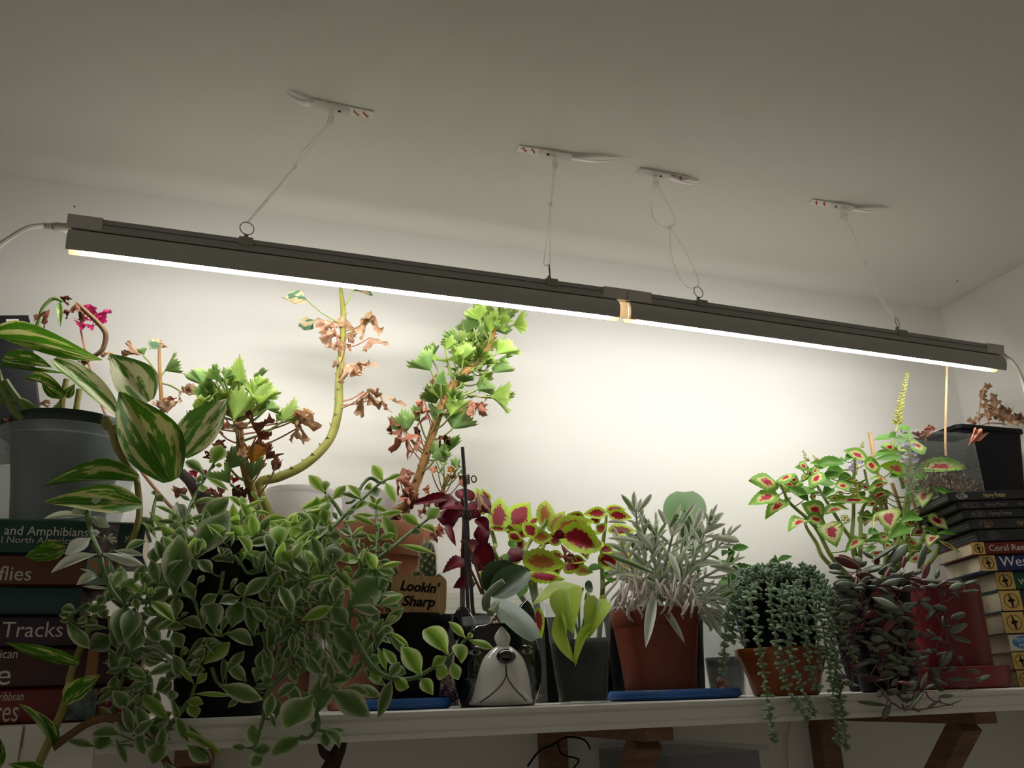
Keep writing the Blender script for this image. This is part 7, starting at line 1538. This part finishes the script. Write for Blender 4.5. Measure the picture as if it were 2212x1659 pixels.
ap(cF, [(1300, 275, 1132, 25, 150, 'l'), (1340, 262, 1580, 168, 80, 'l'), (1330, 292, 1492, 595, 140, 'l'), (1180, 345, 1200, 525, 170), (1130, 402, 1035, 335, 120, 'l'), (970, 535, 765, 325, 130, 'l'), (970, 545, 655, 462, 100), (540, 545, 745, 335, 130, 'l'), (420, 445, 182, 175, 160, 'l'), (430, 425, 440, 255, 120, 'l'), (520, 545, 65, 685, 120, 'l'), (560, 605, 345, 568, 90, 'l'), (990, 572, 1385, 725, 100, 'l'), (870, 705, 1105, 595, 130, 'l'), (720, 785, 865, 685, 110), (1180, 645, 1100, 475, 90, 'l'), (1190, 645, 1285, 515, 70, 'l'), (1180, 785, 835, 800, 90, 'l'), (1190, 935, 835, 788, 100, 'l'), (1210, 785, 1595, 710, 100, 'l'), (1490, 1195, 1265, 785, 240, 'l'), (1210, 985, 1295, 895, 110, 'l'), (1240, 1135, 1475, 1045, 120, 'l'), (1200, 1175, 1055, 1075, 120, 'l'), (830, 1085, 605, 985, 120), (840, 1085, 1005, 935, 80, 'l'), (850, 1105, 1065, 1078, 100), (850, 1265, 705, 1095, 110, 'l'), (890, 1255, 935, 1125, 70), (1840, 935, 1575, 765, 140, 'l'), (1960, 845, 2125, 645, 200, 'l'), (1850, 955, 2085, 1035, 130, 'l'), (1700, 1025, 1865, 1008, 140), (1520, 1222, 2075, 1355, 90, 'l'), (1370, 1305, 1330, 1185, 140), (1200, 1325, 1375, 1268, 70), (1230, 1482, 1405, 1468, 70), (1200, 1592, 1585, 1478, 80, 'l'), (1220, 1602, 1475, 1655, 140), (1000, 1545, 1060, 1265, 120), (940, 1445, 645, 1450, 210, 'l'), (540, 1525, 570, 1185, 280), (290, 1495, 120, 1285, 140, 'l'), (400, 1505, 230, 1095, 160), (0, 955, 285, 1105, 110, 'l'), (450, 905, 400, 685, 160, 'l'), (340, 885, 150, 745, 160, 'l'), (280, 935, 10, 735, 80), (370, 1095, 350, 925, 150), (520, 1065, 480, 915, 120), (480, 1105, 665, 1078, 190), (410, 1255, 430, 1095, 80), (720, 885, 905, 880, 60, 'l'), (620, 855, 525, 735, 80), (90, 1235, 170, 1145, 130), (1000, 1300, 940, 1200, 90), (1100, 1300, 1180, 1240, 80)])
apst(cF, [[(400, 1080), (540, 960), (720, 790), (960, 570), (1200, 340), (1400, 220)], [(700, 810), (560, 590), (430, 440)], [(960, 1560), (880, 1300), (800, 1020), (740, 900), (780, 790)], [(1190, 1640), (1210, 1100), (1185, 650)], [(960, 1580), (1150, 1470), (1370, 1310), (1700, 1040), (1960, 845)], [(1240, 300), (1180, 250), (1090, 230), (980, 340), (860, 560), (740, 600)], [(960, 1560), (900, 1700)]], 0.0026)
ap(cG, [(960, 335, 900, -125, 310), (1050, -25, 1215, 145, 110, 'l'), (1190, 35, 1315, 175, 130, 'l'), (1340, 265, 1615, 75, 210), (1350, 275, 1695, 555, 160, 'l'), (1240, 375, 1445, 475, 180), (1160, 395, 1100, 225, 130), (990, 335, 880, 875, 330), (1110, 375, 980, 835, 270), (1060, 1015, 1190, 685, 250), (950, 905, 830, 1135, 110), (1120, 1185, 1205, 955, 130), (960, 1285, 685, 1335, 100), (1000, 1265, 1285, 1395, 130), (980, 1335, 1305, 1465, 110), (880, 1255, 1045, 1105, 160), (1140, 965, 1605, 1115, 150), (1260, 1055, 1505, 1195, 230), (230, 435, 20, 365, 130), (200, 505, -25, 470, 120), (180, 545, -5, 565, 100), (370, 415, 705, 365, 170), (680, 285, 805, 105, 160), (560, 325, 665, 185, 140), (240, 645, 705, 682, 56), (250, 605, 400, 495, 130), (100, 585, 440, 955, 210), (450, 985, 755, 775, 310), (830, 1565, 545, 1645, 80), (1310, 170, 1440, 110, 70, 'l'), (1300, 170, 1380, 60, 70, 'l'), (420, 540, 520, 700, 160), (700, 520, 580, 400, 160)])
apst(cG, [[(1080, 900), (1080, 1050), (950, 1380), (850, 1640)], [(120, 520), (230, 430), (400, 300)], [(1400, 300), (1240, 260), (1000, 330)]], 0.0026)
ap(cI, [(1230, 1385, 848, 1300, 100), (1550, 1235, 1175, 1210, 210), (1400, 1245, 1250, 1425, 260), (1490, 645, 1235, 835, 80), (1450, 1000, 1620, 960, 60), (1500, 1340, 1700, 1300, 40)])

petioles(root, BASES, STEMS, 0.0010, M_aptstem, 0.09)
# smaller leaves filling the bush behind the traced ones
fill = Mass(); lit_fill = Mass()
def fillleaf(px, py, L, w, ang, Y):
    B = P(px, py, Y); T = P(px+L*math.cos(ang), py+L*math.sin(ang), Y-random.uniform(0, 0.012))
    k = 'l' if py < 1235 and random.random() < 0.75 else 'a'  # upper fill leaves mostly lime: lamplight on the bush top painted as leaf colour
    (lit_fill if k == 'l' else fill).add(LM[random.choice(['apt0', 'apt1', 'apt2', 'apt3'])+k], leaf_matrix(B, T, w*mpp(B), random.uniform(-0.7, 0.7)))
for (x0, x1, y0, y1, n, dY) in ((560, 700, 1160, 1330, 60, 0.03), (600, 840, 1230, 1400, 60, 0.02), (640, 800, 1400, 1500, 26, 0.02), (350, 600, 1160, 1230, 22, 0.012), (380, 600, 1300, 1500, 8, 0.008), (230, 360, 1240, 1420, 40, 0.02), (240, 340, 1420, 1600, 34, 0.01), (330, 560, 1130, 1190, 40, 0.04), (600, 700, 1120, 1200, 30, 0.03), (560, 660, 1330, 1480, 24, 0.02), (280, 420, 1560, 1650, 14, 0.0)):
    for k in range(n):
        px, py = random.uniform(x0, x1), random.uniform(y0, y1)
        fillleaf(px, py, random.uniform(38, 66), random.uniform(20, 34), random.uniform(-2.6, 1.2), Yap(px, py)+dY*random.uniform(0.2, 1.1))
fill.build(L_apt, root); lit_fill.build(L_lime, root)
